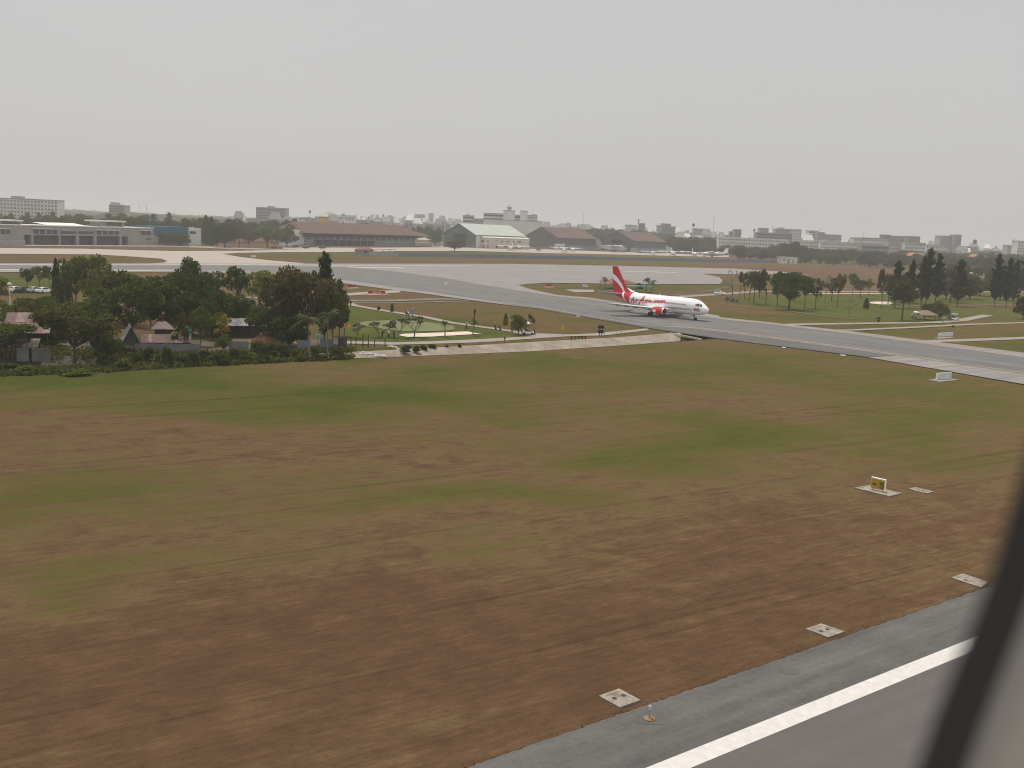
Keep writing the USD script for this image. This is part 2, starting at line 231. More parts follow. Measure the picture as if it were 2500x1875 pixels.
LOOKS = {
 'grass': grass_look, 'acrylic': clear_look, 'haze': haze_look, 'dark_glass': glass_look,
 'runway_asphalt': pavement((0.092, 0.084, 0.083), (0.128, 0.117, 0.114), 0.5, 1.2, sc=2.0), 'shoulder_asphalt': pavement((0.058, 0.057, 0.056), (0.150, 0.143, 0.136), 0.55, 1.2, sc=2.2),
 'old_pavement': pavement((0.135, 0.125, 0.12), (0.32, 0.295, 0.278), 0.75, 1.0, sc=1.6), 'taxi_asphalt': pavement((0.085, 0.082, 0.081), (0.190, 0.182, 0.177), 0.75, 1.0, TAXI_ANGLE, 1.6), 'dark_asphalt': pavement((0.075, 0.072, 0.067), (0.14, 0.13, 0.12), 0.5, 1.0, TAXI_ANGLE),
 'pale_concrete': pavement((0.30, 0.255, 0.22), (0.43, 0.37, 0.32), 0.6), 'concrete': plain((0.36, 0.33, 0.28), 0.85, 0.22, 0.9, bump=0.2), 'ditch_concrete': plain((0.27, 0.225, 0.18), 0.85, 0.28, 0.35), 'path_concrete': plain((0.27, 0.235, 0.205), 0.85, 0.2, 0.4),
 'pad_concrete': plain((0.27, 0.235, 0.19), 0.9, 0.38, 1.6, bump=0.4), 'white_marking': plain((0.58, 0.555, 0.53), 0.75, 0.09, 2.2), 'worn_marking': plain((0.60, 0.57, 0.54), 0.7, 0.25, 0.2), 'tan_marking': plain((0.29, 0.225, 0.155), 0.75, 0.3, 0.3),
 'sand': plain((0.62, 0.50, 0.42), 0.9, 0.1, 0.5), 'dirt': plain((0.30, 0.16, 0.075), 0.95, 0.3, 0.7, bump=0.5, bscale=2.0), 'ditch_soil': plain((0.06, 0.05, 0.03), 0.95, 0.4, 0.5), 'bare_soil': plain((0.17, 0.115, 0.075), 0.95, 0.3, 0.4), 'ditch_water': plain((0.03, 0.028, 0.02), 0.15, 0.2, 0.3), 'brush_twigs': plain((0.16, 0.11, 0.095), 0.9, 0.4, 1.0),
 'putting_green': plain((0.125, 0.140, 0.050), 0.9, 0.1, 0.15), 'yard_soil': plain((0.085, 0.065, 0.04), 0.95, 0.5, 0.25),
 'white_paint': plain((0.80, 0.80, 0.80), 0.3, 0.03, 0.5), 'jet_white': plain((0.82, 0.82, 0.83), 0.25, 0.03, 0.4, spec=0.5), 'jet_red': plain((0.50, 0.010, 0.018), 0.3, 0.06, 0.4, spec=0.5), 'lettering_red': plain((0.62, 0.02, 0.03), 0.4, 0.05, 1.0), 'jet_grey': plain((0.42, 0.44, 0.46), 0.4, 0.06, 0.6), 'bare_metal': plain((0.62, 0.62, 0.63), 0.3, 0.05, 0.8, metal=0.8),
 'ink': plain((0.035, 0.035, 0.04), 0.5, 0.1), 'tyre': plain((0.018, 0.018, 0.019), 0.85, 0.15), 'black': plain((0.012, 0.012, 0.013), 0.6, 0.1), 'flag_blue': plain((0.03, 0.04, 0.18), 0.5, 0.05),
 'window_seal': plain((0.026, 0.026, 0.024), 0.6, 0.15, 20), 'cabin_plastic': plain((0.40, 0.375, 0.335), 0.5, 0.08, 9),
 'sign_yellow': plain((0.42, 0.27, 0.012), 0.5, 0.08), 'sign_red': plain((0.38, 0.02, 0.03), 0.5, 0.1), 'sign_back': plain((0.55, 0.58, 0.62), 0.5, 0.06), 'orange_cap': plain((0.26, 0.15, 0.05), 0.5, 0.08), 'steel': plain((0.30, 0.31, 0.32), 0.45, 0.15, metal=0.3), 'umbrella_red': plain((0.62, 0.05, 0.03), 0.7, 0.08),
 'bark': plain((0.085, 0.062, 0.045), 0.9, 0.3, 2.0), 'pale_bark': plain((0.20, 0.165, 0.14), 0.9, 0.25, 2.0), 'pink_twigs': plain((0.16, 0.115, 0.105), 0.9, 0.3, 2.0),
 'leaf_dark': leafy((0.062, 0.098, 0.031), var=0.55), 'leaf_olive': leafy((0.100, 0.122, 0.039), var=0.55), 'leaf_green': leafy((0.100, 0.148, 0.036)), 'leaf_bright': leafy((0.13, 0.175, 0.045)), 'leaf_grey': leafy((0.098, 0.104, 0.060)), 'leaf_brown': leafy((0.088, 0.094, 0.040), hue=(1.3, 1.0, 0.8)), 'leaf_needle': leafy((0.060, 0.073, 0.045), hue=(1.05, 1.05, 0.9)),
 'leaf_pale': leafy((0.17, 0.19, 0.10), hue=(1.25, 1.15, 1.0)), 'leaf_pink': leafy((0.16, 0.11, 0.095), hue=(1.2, 1.0, 1.0)), 'leaf_yellow': leafy((0.26, 0.21, 0.035), hue=(1.2, 1.1, 0.8)), 'leaf_palm': leafy((0.065, 0.082, 0.034), hue=(1.5, 1.4, 1.2)), 'tuft': leafy((0.085, 0.070, 0.028)), 'turf_edge': leafy((0.105, 0.085, 0.042)),
 'rust_roof': corrugated((0.085, 0.040, 0.034), (0.22, 0.155, 0.135)), 'red_rust_roof': corrugated((0.085, 0.038, 0.033), (0.135, 0.068, 0.058)), 'silver_roof': corrugated((0.14, 0.128, 0.12), (0.28, 0.265, 0.255), 0.5), 'grey_roof': corrugated((0.085, 0.085, 0.09), (0.16, 0.16, 0.165)),
 'shed_wall': plain((0.15, 0.15, 0.142), 0.85, 0.25, 0.6), 'timber': plain((0.085, 0.06, 0.045), 0.9, 0.3, 1.5), 'dark_shed': plain((0.055, 0.065, 0.055), 0.9, 0.2), 'teal': plain((0.02, 0.20, 0.14), 0.5, 0.15),
 'hangar_green': plain((0.10, 0.135, 0.11), 0.7, 0.1, 0.2), 'hangar_grey': plain((0.105, 0.105, 0.11), 0.8, 0.15, 0.3, streak=(1, 1, 0.2)), 'hangar_dark': plain((0.03, 0.033, 0.036), 0.8, 0.1), 'brown_roof': plain((0.110, 0.058, 0.046), 0.85, 0.18, 0.12), 'green_roof': plain((0.42, 0.46, 0.41), 0.55, 0.06, 0.1), 'green_trim': plain((0.13, 0.22, 0.17), 0.6, 0.1),
 'cream_wall': plain((0.27, 0.258, 0.225), 0.8, 0.1, 0.1), 'white_wall': plain((0.62, 0.60, 0.57), 0.8, 0.08, 0.1), 'grey_wall': plain((0.32, 0.315, 0.30), 0.8, 0.12, 0.1), 'mid_wall': plain((0.24, 0.24, 0.24), 0.8, 0.15, 0.1), 'pink_wall': plain((0.50, 0.43, 0.38), 0.8, 0.1, 0.1), 'blue_wall': plain((0.018, 0.085, 0.125), 0.7, 0.1, 0.2), 'fence_blue': plain((0.15, 0.18, 0.215), 0.8, 0.2, 0.3), 'roof_orange': plain((0.46, 0.17, 0.10), 0.8, 0.15, 0.3), 'roof_red': plain((0.21, 0.075, 0.058), 0.8, 0.15, 0.3), 'roof_white': plain((0.78, 0.76, 0.72), 0.5, 0.08), 'yellow_wall': plain((0.55, 0.36, 0.08), 0.8, 0.1), 'window_dark': plain((0.05, 0.055, 0.06), 0.3, 0.2), 'shutter': plain((0.12, 0.12, 0.125), 0.6, 0.2), 'tower_green': plain((0.22, 0.27, 0.25), 0.7, 0.1),
 'camo': plain((0.07, 0.08, 0.05), 0.7, 0.35, 0.5), 'thatch': plain((0.22, 0.165, 0.11), 0.9, 0.2, 1.5), 'canopy_teal': plain((0.08, 0.26, 0.22), 0.6, 0.1),
 'skin': plain((0.28, 0.15, 0.09), 0.6, 0.05), 'cloth_blue': plain((0.08, 0.26, 0.40), 0.9, 0.1), 'cloth_white': plain((0.62, 0.64, 0.68), 0.9, 0.08), 'cloth_dark': plain((0.025, 0.025, 0.032), 0.9, 0.15), 'cloth_grey': plain((0.14, 0.14, 0.16), 0.9, 0.1), 'hat_white': plain((0.72, 0.71, 0.68), 0.8, 0.05), 'hair': plain((0.01, 0.008, 0.007), 0.6, 0.1), 'bag_white': plain((0.50, 0.48, 0.45), 0.8, 0.1, 2.0), 'lamp_yellow': plain((0.8, 0.65, 0.05), 0.4, 0.05),
}
def struct(name, label, mesh, mat, smooth=False, kind='structure'):
    m = usdkit.mesh(stage, '/World/'+numbered(name), mesh, M(mat), smooth); return tag(m.GetPrim(), label, None, None, kind)

# ================================================================ the setting: ground, air, pavements
def px_of(P):
    d = np.asarray(P, float)-np.array([0, 0, CAM_H]); z = d @ CF
    return CX+FPX*(d @ CR)/z, CY-FPX*(d @ CU)/z
DITCH_FAR = ([-60, 0, 200, 330, 480, 660, 863, 1085, 1300, 1500, 1641, 1742], [866, 868, 872, 872, 874, 872, 861, 849.5, 837, 826, 815, 811])
DITCH_NEAR = ([-60, 0, 240, 330, 480, 660, 820, 1085, 1300, 1500, 1650, 1748], [915, 912, 906, 900, 892, 884, 876, 866, 857, 844, 834, 825])
ditch_x = np.concatenate([np.linspace(-60, 863, 40)[:-1], np.linspace(863, 1742, 32)])
def ditch_section(x):
    a = gp(x, np.interp(x, *DITCH_FAR)); b = gp(x, np.interp(x, *DITCH_NEAR)); return a, b
ditch_poly = Polygon([ditch_section(x)[0][:2] for x in ditch_x]+[ditch_section(x)[1][:2] for x in ditch_x[::-1]]).buffer(0)

# green and lush turf: ellipses (pixel x, y, half width, half height, strength) of the real patches, turned into values of the ground's own vertices
GREEN = [(450, 955, 620, 50, .26), (1000, 955, 260, 36, .38), (1150, 1000, 260, 30, .2), (1750, 900, 420, 45, .26), (2000, 965, 400, 40, .15), (1690, 1120, 330, 66, .30), (1900, 1095, 300, 50, .16), (2300, 1020, 220, 70, .22), (330, 1170, 200, 60, .20),
         (60, 1190, 180, 60, .16), (1150, 1260, 420, 50, .20), (850, 1250, 320, 40, .10), (350, 1400, 500, 70, .16), (40, 1480, 240, 120, .18), (1220, 1400, 280, 60, .14), (1350, 1130, 300, 30, .12), (900, 1800, 160, 40, .10), (1700, 1290, 300, 40, .08), (300, 1000, 500, 25, .15), (1400, 870, 300, 20, .12),
         (250, 905, 330, 14, .35), (1500, 700, 400, 14, .33), (1850, 770, 160, 22, .22), (1480, 815, 120, 8, .55), (1250, 838, 200, 5, .5), (1100, 760, 150, 14, .22), (1150, 775, 230, 10, .35), (100, 690, 260, 26, .35), (680, 628, 300, 12, .33), (250, 628, 200, 6, .22), (1200, 615, 420, 5, .65), (1500, 640, 500, 5, .35), (2250, 800, 300, 12, .2), (2480, 840, 200, 18, .25), (2100, 770, 500, 25, .3), (2250, 690, 400, 9, .15), (2050, 640, 120, 6, .5), (150, 870, 300, 30, .5), (560, 840, 300, 30, .2), (900, 868, 150, 8, .35),
         (450, 1085, 480, 55, -.05), (1000, 1110, 330, 42, -.06), (200, 1320, 300, 30, -.03), (1400, 850, 200, 16, -.14), (1950, 870, 120, 16, -.12), (2100, 1330, 500, 90, -.14), (700, 1640, 900, 160, -.16), (1500, 1500, 500, 100, -.14), (600, 1480, 380, 60, -.08), (2300, 1180, 300, 60, -.06), (1000, 640, 900, 10, -.1), (1900, 660, 400, 16, -.15), (2000, 690, 200, 14, -.15)]
def build_ground():
    ang = np.radians(np.concatenate([np.arange(-180, -42, 6.0), np.arange(-42, 42, 0.25), np.arange(42, 180, 6.0)]))
    r = [2.0]
    while r[-1] < 14000: r.append(r[-1]*(1.006 if 110 < r[-1] < 260 else 1.014)+(0 if r[-1] > 20 else 0.8))
    r = np.array(r); A, Rr = np.meshgrid(ang, r)
    x, y = (np.sin(A)*Rr).ravel(), (np.cos(A)*Rr).ravel(); z = np.zeros_like(x)
    k = len(ang); nr = len(r)
    z += (meshkit.fbm(np.c_[x*.03, y*.03, 0*x], 3)-.5)*np.clip((np.hypot(x, y)-20)/60, 0, 1)*0.12*(np.hypot(x, y) < 300)-0.07
    ins = shapely.contains_xy(ditch_poly.buffer(-0.35), x, y); z[ins] = -1.7
    P = np.c_[x, y, z]; near = y > 14
    px, py = np.full(len(x), -9e3), np.full(len(x), 9e3); px[near], py[near] = px_of(P[near])
    W_ = np.c_[x*.035, y*.035, 0*x]; px = px+(meshkit.fbm(W_*1.3, 5, 11)-.5)*800; py = py+(meshkit.fbm(W_*1.2, 5, 12)-.5)*230*np.clip((py-600)/400, .08, 1)
    green = np.interp(py, [640, 900, 1000, 1250, 1450, 1875], [.34, .48, .38, .36, .20, .14])
    for cx, cy, rx, ry, s in GREEN:
        green += 1.3*s*np.exp(-(((px-cx)/rx)**2+((py-cy)/ry)**2)*1.3)
    green = np.clip(green, 0.05, 1.0)
    lush = np.zeros(len(x))
    for pts, s in ((LEFT_GREEN, 1.0), (RIGHT_GREEN, 0.85), (RIGHT_GREEN2, 0.6), (BACK_GREEN, 0.5), (LEFT_LAWN, 0.75)):
        pg = px_poly(pts)
        near_p = shapely.contains_xy(pg.buffer(1.5), x, y); lush[near_p] = np.maximum(lush[near_p], s*0.4)
        ins = shapely.contains_xy(pg, x, y); lush[ins] = np.maximum(lush[ins], s)
    f = np.array([[i*k+j, i*k+(j+1) % k, (i+1)*k+(j+1) % k, (i+1)*k+j] for i in range(nr-1) for j in range(k)])
    v = np.vstack([P, [[0, 0, -0.07]]]); tri = np.vstack([f[:, [0, 2, 1]], f[:, [0, 3, 2]], [[len(P), (j+1) % k, j] for j in range(k)]])
    a = v[tri]; n = np.cross(a[:, 1]-a[:, 0], a[:, 2]-a[:, 0]); flip = n[:, 2] < 0; tri[flip] = tri[flip][:, ::-1]
    m = usdkit.mesh(stage, '/World/'+numbered('ground'), (v, tri), M('grass'), True)
    for name, val in (('green', np.append(green, .3)), ('lush', np.append(lush, 0))):
        UsdGeom.PrimvarsAPI(m).CreatePrimvar(name, Sdf.ValueTypeNames.FloatArray, 'vertex').Set(Vt.FloatArray.FromNumpy(val.astype(np.float32)))
    tag(m.GetPrim(), 'dry brown and green mown airfield grass', None, None, 'structure')
LEFT_GREEN = [(846, 752), (863, 749), (960, 768), (1037, 779), (1102, 793), (1189, 804), (1250, 814), (1210, 823), (1150, 826), (1060, 829), (960, 832), (850, 829)]
RIGHT_GREEN = [(1800, 722), (1900, 718), (2100, 722), (2250, 718), (2400, 722), (2560, 722), (2560, 741), (2300, 741), (2300, 760), (2270, 776), (2200, 780), (2080, 780), (1980, 762), (1880, 748), (1800, 737)]
RIGHT_GREEN2 = [(2290, 748), (2560, 750), (2560, 785), (2340, 784), (2290, 776)]
LEFT_LAWN = [(-60, 676), (60, 672), (200, 676), (330, 684), (330, 704), (150, 706), (-60, 704)]
BACK_GREEN = [(1975, 632), (2100, 640), (2240, 648), (2240, 652), (2100, 646), (1975, 637)]
build_ground()

def sheet(name, label, pts, mat, z, kind='structure'):
    return struct(name, label, poly_mesh(px_poly(pts) if isinstance(pts, list) else pts, z), mat, kind=kind)
# far taxiway, apron, far runway with its holding area and the taxiway the jet is on
sheet('apron', 'pale beige concrete apron in front of the hangars', [(690, 604), (880, 605), (1080, 603.5), (1280, 607), (1480, 614), (1700, 619), (1780, 623), (1780, 628), (1650, 625), (1500, 621), (1330, 618), (1160, 613), (930, 613), (690, 609)], 'pale_concrete', 0.03)
sheet('terminal_road', 'grey road in front of the long white terminal', [(-60, 597), (420, 599), (560, 603), (640, 606), (690, 608), (690, 610), (560, 607.5), (420, 602), (-60, 600)], 'path_concrete', 0.035)
sheet('far_taxiway', 'pale beige taxiway curving towards the far runway', [(-60, 605), (200, 607.5), (420, 613), (582, 612.5), (685, 610.5), (880, 609), (975, 609), (975, 613), (820, 615.6), (685, 615.6), (582, 617.5), (542, 620), (590, 628), (666, 636.5), (732, 642), (760, 646), (300, 646), (400, 641.5), (408, 637.5), (395, 632), (300, 625), (228, 621), (-60, 619.5)], 'pale_concrete', 0.05)
FIELD = [(-60, 643), (300, 643.2), (1250, 644.5), (1500, 649), (1650, 652.5), (1790, 656), (1900, 663), (1978, 671), (1900, 671), (1800, 670), (1714, 668.5), (1757, 677), (1766, 684), (1758, 693.5), (1600, 694), (1440, 692), (1335, 691), (1290, 693.5), (1266, 697), (1290, 705), (1316, 711), (1364, 721), (1440, 727), (1520, 740), (1600, 753), (1727, 769), (1757, 775), (1875, 787), (2100, 812), (2500, 862), (2600, 876), (2600, 954), (2500, 939), (2118, 873), (1840, 838), (1732, 824), (1650, 812), (1573, 800), (1426, 774), (1313, 754), (1200, 740), (1110, 728), (1020, 715), (980, 711), (847, 693), (740, 679), (620, 668), (420, 664), (-60, 665)]
sheet('runway_and_taxiway', 'pale grey far runway joining the taxiway under the jet', FIELD, 'old_pavement', 0.08)
DARK = [(2600, 888), (2500, 872), (2100, 818), (1875, 791), (1757, 779), (1600, 757), (1440, 731), (1364, 725), (1290, 714), (1200, 700), (1080, 678), (960, 663), (850, 653), (600, 649), (-60, 648), (-60, 657), (420, 658), (640, 664), (760, 674), (847, 685), (1020, 709), (1200, 735), (1313, 749), (1426, 769), (1573, 793), (1700, 800), (1875, 823), (2100, 854), (2500, 912), (2600, 926)]
sheet('taxiway_asphalt', 'darker worn asphalt lane down the middle of the taxiway', DARK, 'taxi_asphalt', 0.11)
sheet('taxiway_shoulder', 'dark grey asphalt shoulder on the near side of the taxiway', [(1200, 737), (1313, 751), (1426, 771), (1573, 795), (1700, 803), (1875, 826), (2100, 857), (2190, 870), (2118, 873), (1840, 837.5), (1732, 823.5), (1650, 811.5), (1573, 799.5), (1426, 773.5), (1313, 753.5)], 'dark_asphalt', 0.115)
def stripe(label, pts, width, mat, z=0.14): struct('painted_line', label, poly_mesh(px_line(pts, width), z), mat)
stripe('faded tan edge line on the near side of the taxiway', [(1640, 793), (1700, 800), (1875, 823), (2100, 854), (2500, 912), (2600, 926)], 1.1, 'tan_marking')
stripe('faded tan edge line on the far side of the taxiway', [(1757, 779.5), (1875, 791.5), (2100, 818.5), (2500, 873), (2600, 889)], 1.3, 'tan_marking')
stripe('white edge stripe along the far side of the far runway', [(-60, 646.5), (700, 647.5), (1150, 649)], 2.2, 'worn_marking')
stripe('short white stripe on the far runway in front of the hangars', [(850, 652.5), (985, 655)], 4.0, 'worn_marking')
stripe('short white stripe on the far runway beyond the tail of the jet', [(1520, 662.5), (1655, 666)], 3.2, 'worn_marking')
stripe('bright white edge stripe of the far runway on the left', [(-60, 658.5), (62, 658.8)], 2.6, 'white_marking')
stripe('white stripe on the far runway left of the trees', [(250, 662), (420, 662.5)], 2.0, 'worn_marking')
stripe('faint white dashes on the far edge of the runway', [(1322, 652), (1360, 653.2)], 2.0, 'worn_marking')
stripe('long faint white line across the light holding area', [(1250, 659), (1500, 661)], 1.0, 'worn_marking')
sheet('bare_strip', 'concrete strip at the edge of the taxiway beside the jet nose', [(1713, 765), (1757, 772), (1756, 776), (1716, 769)], 'path_concrete', 0.10)
for lab, pts in (('pale concrete strip in the grass below the aircraft tailplane', [(1379, 708), (1400, 706.5), (1450, 708), (1452, 713), (1405, 714)]), ('concrete strip under the wide red sign', [(848, 716), (950, 709), (972, 708), (980, 714), (940, 717), (850, 722)])):
    sheet('concrete_strip', lab, pts, 'path_concrete', 0.05)
for lab, pts in (('faded yellow curved taxi line, left of two arcs', [(1120, 686), (1095, 688), (1086, 692), (1092, 696), (1104, 698)]), ('faded yellow curved taxi line, right of two arcs', [(1228, 690), (1202, 692), (1196, 696), (1206, 700), (1232, 703)]), ('faded yellow taxi line along the middle of the holding area', [(1104, 698), (1200, 709), (1300, 722), (1440, 743), (1600, 768)])): stripe(lab, pts, .7, 'tan_marking')
# service roads and golf paths
def road(label, pts, width, mat, z, name='path'): struct(name, label, poly_mesh(px_line(pts, width), z), mat)
struct('golf_path', 'pale concrete golf path between the bunker and the lined ditch', poly_mesh(px_poly([(840, 833), (856, 833), (972, 836), (1059, 833), (1145, 829.6), (1300, 821), (1254, 812), (1262, 806), (1313, 814), (1392, 817), (1449, 814), (1516, 808), (1580, 802), (1586, 806), (1562, 809), (1471, 819.5), (1392, 821), (1313, 826), (1200, 834), (1145, 837), (1059, 839.5), (960, 842), (840, 839)]), 0.03), 'path_concrete')
road('narrow golf path curving down past the putting green', [(850, 740), (863, 745.5), (940, 759), (1037, 774), (1102, 788), (1189, 800), (1254, 809), (1275, 813)], 2.4, 'path_concrete', 0.045)
road('grey service road between the trees and the taxiway', [(600, 726), (740, 731), (847, 734), (950, 734), (1060, 730), (1120, 731)], 5.0, 'taxi_asphalt', 0.03)
road('thin pale kerb line along the service road', [(600, 735), (863, 739), (1000, 738.5), (1145, 735)], 1.0, 'path_concrete', 0.04)
road('airfield perimeter road crossing in front of the golf trees', [(1600, 728), (1700, 722), (1780, 717), (1850, 711), (1980, 713), (2080, 711.5), (2200, 711.5), (2320, 713.5), (2560, 711)], 4.5, 'path_concrete', 0.03)
road('grey path from the taxiway to the golf huts', [(1880, 793.5), (1980, 791.5), (2080, 790), (2289, 787), (2346, 782), (2412, 769.5)], 3.4, 'path_concrete', 0.03)
road('pale strip running along the far side of the right hand grass', [(1900, 799), (2043, 806), (2080, 806), (2222, 799.5), (2365, 792), (2560, 786)], 2.4, 'path_concrete', 0.04)
road('grey path through the grass on the right below the white sign', [(2235, 834), (2330, 831.5), (2560, 823)], 3.6, 'path_concrete', 0.03)
road('sandy track under the casuarina trees', [(2180, 748), (2300, 746), (2361, 745), (2560, 744)], 2.5, 'bare_soil', 0.03)
road('sandy track along the foot of the tree belt', [(1960, 717), (2060, 716.5), (2175, 716)], 3.0, 'sand', 0.035)
road('pale track along the edge of the golf ground', [(1757, 741), (1850, 752), (1905, 757), (2000, 770), (2085, 779)], 1.8, 'bare_soil', 0.03)
sheet('sand_bunker', 'long pale sand bunker beside the small palms', [(972, 818.7), (985, 815.5), (1059, 813), (1141, 809.4), (1158, 813), (1176, 814.6), (1135, 817.7), (1048, 822.4), (994, 823)], 'sand', 0.05)
sheet('sand_bunker', 'pale sand bunker in the golf ground on the right', [(2121, 737.6), (2140, 736.5), (2171, 737), (2180, 741), (2173, 744), (2146, 743), (2127, 741)], 'sand', 0.05)
sheet('putting_green', 'smooth pale putting green above the bunker', [(995+112*math.cos(k*math.pi/20)+12*math.sin(k*.5), 795.5+13*math.sin(k*math.pi/20)+4*math.cos(k*math.pi/20)) for k in range(40)], 'putting_green', 0.03)
sheet('yard', 'bare sandy yard around the low rusty roofs', [(-60, 838), (200, 836), (440, 834), (560, 828), (740, 826), (850, 836), (850, 846), (700, 858), (480, 866), (200, 868), (-60, 864)], 'yard_soil', 0.02)

# lined ditch
def ditch_prof(x, t, z):
    a, b = ditch_section(x); p = a+(b-a)*t; p[2] = z; return p
def ditch_strip(xs, prof):
    mb = MB()
    for x0, x1 in zip(xs[:-1], xs[1:]):
        for (t0, z0), (t1, z1) in zip(prof[:-1], prof[1:]):
            mb.quad(ditch_prof(x0, t0, z0), ditch_prof(x0, t1, z1), ditch_prof(x1, t1, z1), ditch_prof(x1, t0, z0))
    return mb.get()
struct('earth_ditch', 'dark overgrown earth ditch in front of the shacks', ditch_strip(ditch_x[:40], [(-.06, .05), (.02, .0), (.3, -1.1), (.85, -1.1), (.98, -.05), (1.03, -.02)]), 'ditch_soil')
struct('ditch_water', 'dark standing water in the earth ditch', ditch_strip(ditch_x[:40], [(.2, -.8), (.92, -.8)]), 'ditch_water')
dt = thing('concrete_ditch', 'pale concrete lined drainage ditch with slab joints beside the golf path', 'ditch')
xs = np.concatenate([np.linspace(690, 863, 5)[:-1], np.linspace(863, 1662, 25)])
rnd = random.Random(3)
for x0, x1 in zip(xs[:-1], xs[1:]):
    g = (x1-x0)*0.004; dz = rnd.uniform(-.012, .012)
    if x0 >= 690:
        part(dt, 'bank_slab', ditch_strip([x0+g, x1-g], [(-.03, -.1), (-.03, .12+dz), (.03, .12+dz), (.42, -.9+dz*.5)]), 'ditch_concrete')
    if x0 >= 860:
        part(dt, 'floor_slab', ditch_strip([x0+g, x1-g], [(.425, -.94), (.86, -.94)]), 'ditch_concrete')
        part(dt, 'near_bank_slab', ditch_strip([x0+g, x1-g], [(.865, -.93), (.985, -.02), (1.0, -.02)]), 'ditch_concrete')
beam = MB(); a, b = gp(1638, 814.5), gp(1712, 829); d = b-a
beam.box((a+b)/2+[0, 0, .02], (np.linalg.norm(d), .5, .35), math.atan2(d[1], d[0]))
solo('coping_beam', 'pale concrete coping beam across the end of the lined ditch', 'beam', beam.get(), 'concrete')
cul = MB(); a, b = gp(1668, 811), gp(1746, 822); d = b-a; rz = math.atan2(d[1], d[0]); L_ = np.linalg.norm(d); c = (a+b)/2
ct = thing('culvert', 'dark culvert mouth under the near edge of the taxiway', 'culvert', c, rz)
part(ct, 'headwall', MB().span(-L_/2, L_/2, 0, .5, -1.8, -1.1).get() if False else MB().span(-L_/2, -L_/2+2.2, 0, .5, -1.9, .1).span(L_/2-2.2, L_/2, 0, .5, -1.9, .1).span(-L_/2+2.2, L_/2-2.2, 0, .5, -.25, .1).get(), 'mid_wall')
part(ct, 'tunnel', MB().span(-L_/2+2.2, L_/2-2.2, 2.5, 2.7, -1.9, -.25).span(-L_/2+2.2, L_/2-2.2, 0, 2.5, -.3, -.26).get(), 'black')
# near runway: shoulder, edge stripe, runway
s0, s1 = gp(1580, 1875), gp(2323, 1579); rd = (s1-s0)/np.linalg.norm(s1-s0); rn = np.array([-rd[1], rd[0], 0])
def off(px, py): return float(np.dot(gp(px, py)-s0, rn))
e_edge = np.mean([off(1360, 1804), off(1767, 1657.5), off(2142, 1522)]); e_s = np.mean([off(1686, 1875), off(2000, 1749), off(2200, 1663)])
def run_strip(n0, n1, z, step=4.0, jag=0.0):
    t = np.arange(-160, 460+step, step); rr = random.Random(9)
    a = [s0+rd*q+rn*(n0) for q in t]; b = [s0+rd*q+rn*(n1+rr.uniform(-jag, jag)) for q in t]
    mb = MB()
    for i in range(len(t)-1): mb.quad(a[i], a[i+1], b[i+1], b[i])
    v, f = mb.get(); v[:, 2] = z; return v, f
struct('runway_shoulder', 'mottled grey runway shoulder beside the white stripe', run_strip(-.2, e_edge, 0.02, .22, .05), 'shoulder_asphalt')
struct('near_runway', 'smooth grey runway asphalt below the aircraft', run_strip(e_s-60, e_s+.3, 0.026), 'runway_asphalt')
struct('runway_edge_stripe', 'broad white runway edge stripe', run_strip(e_s, 0.0, 0.034), 'white_marking')
# the air
hz = MB().span(-6500, 6500, -400, 9000, -2.8, 70.0).get()
struct('haze', 'pale haze over the airfield', hz, 'haze', kind='stuff')

# ================================================================ the taxiing jet
JET_YAW = math.radians(-48.3)+math.pi
jet = thing('passenger_jet', 'white twin engine passenger jet with red tail and red engines taxiing', 'airplane', (47.6, 244.8, 0.11), JET_YAW)
# local axes: x from the nose aft, y to the right wing, z up
ST = np.array([(0, .02, 2.80, 2.70), (.25, .42, 3.10, 2.36), (.7, .82, 3.48, 2.02), (1.3, 1.18, 3.86, 1.74), (2.0, 1.45, 4.36, 1.53), (2.6, 1.60, 4.78, 1.42), (3.4, 1.74, 5.08, 1.34), (4.5, 1.84, 5.26, 1.28), (6, 1.88, 5.32, 1.26), (20, 1.88, 5.32, 1.26), (22, 1.86, 5.32, 1.42), (24, 1.74, 5.31, 1.85), (26, 1.50, 5.28, 2.42), (28, 1.15, 5.20, 3.05), (30, .74, 5.05, 3.72), (31.4, .38, 4.85, 4.18), (32.2, .12, 4.66, 4.42)])
def fus(x): return np.interp(x, ST[:, 0], ST[:, 1]), np.interp(x, ST[:, 0], ST[:, 2]), np.interp(x, ST[:, 0], ST[:, 3])
def skin(x, z, off=0.0, side=1):
    w, t, b = fus(x); c, h = (t+b)/2, (t-b)/2; q = np.clip((z-c)/h, -1, 1)
    return np.array([x, side*(w*np.sqrt(1-q*q)+off), z])
sx = np.unique(np.concatenate([np.linspace(0, 2, 14), np.linspace(2, 6, 14), np.linspace(6, 22, 40), np.linspace(22, 32.2, 62)])); NA = 48
rings = []
for x in sx:
    w, t, b = fus(x); th = np.arange(NA)/NA*2*math.pi
    rings.append(np.c_[np.full(NA, x), w*np.cos(th), (t+b)/2+(t-b)/2*np.sin(th)])
fv, ff = MB().loft(rings).get(); fc = fv[ff].mean(1)
edge = 25.0-0.25*(fc[:, 2]-3.3)                             # the red tail starts here, a white band runs through it
band = 28.0-.55*(5.2-fc[:, 2])
is_red = (fc[:, 0] > edge) & ~((fc[:, 0] > band-.35) & (fc[:, 0] < band+.35))
part(jet, 'fuselage', (fv, ff[~is_red]), 'jet_white', 35); part(jet, 'tail_section', (fv, ff[is_red]), 'jet_red', 35)
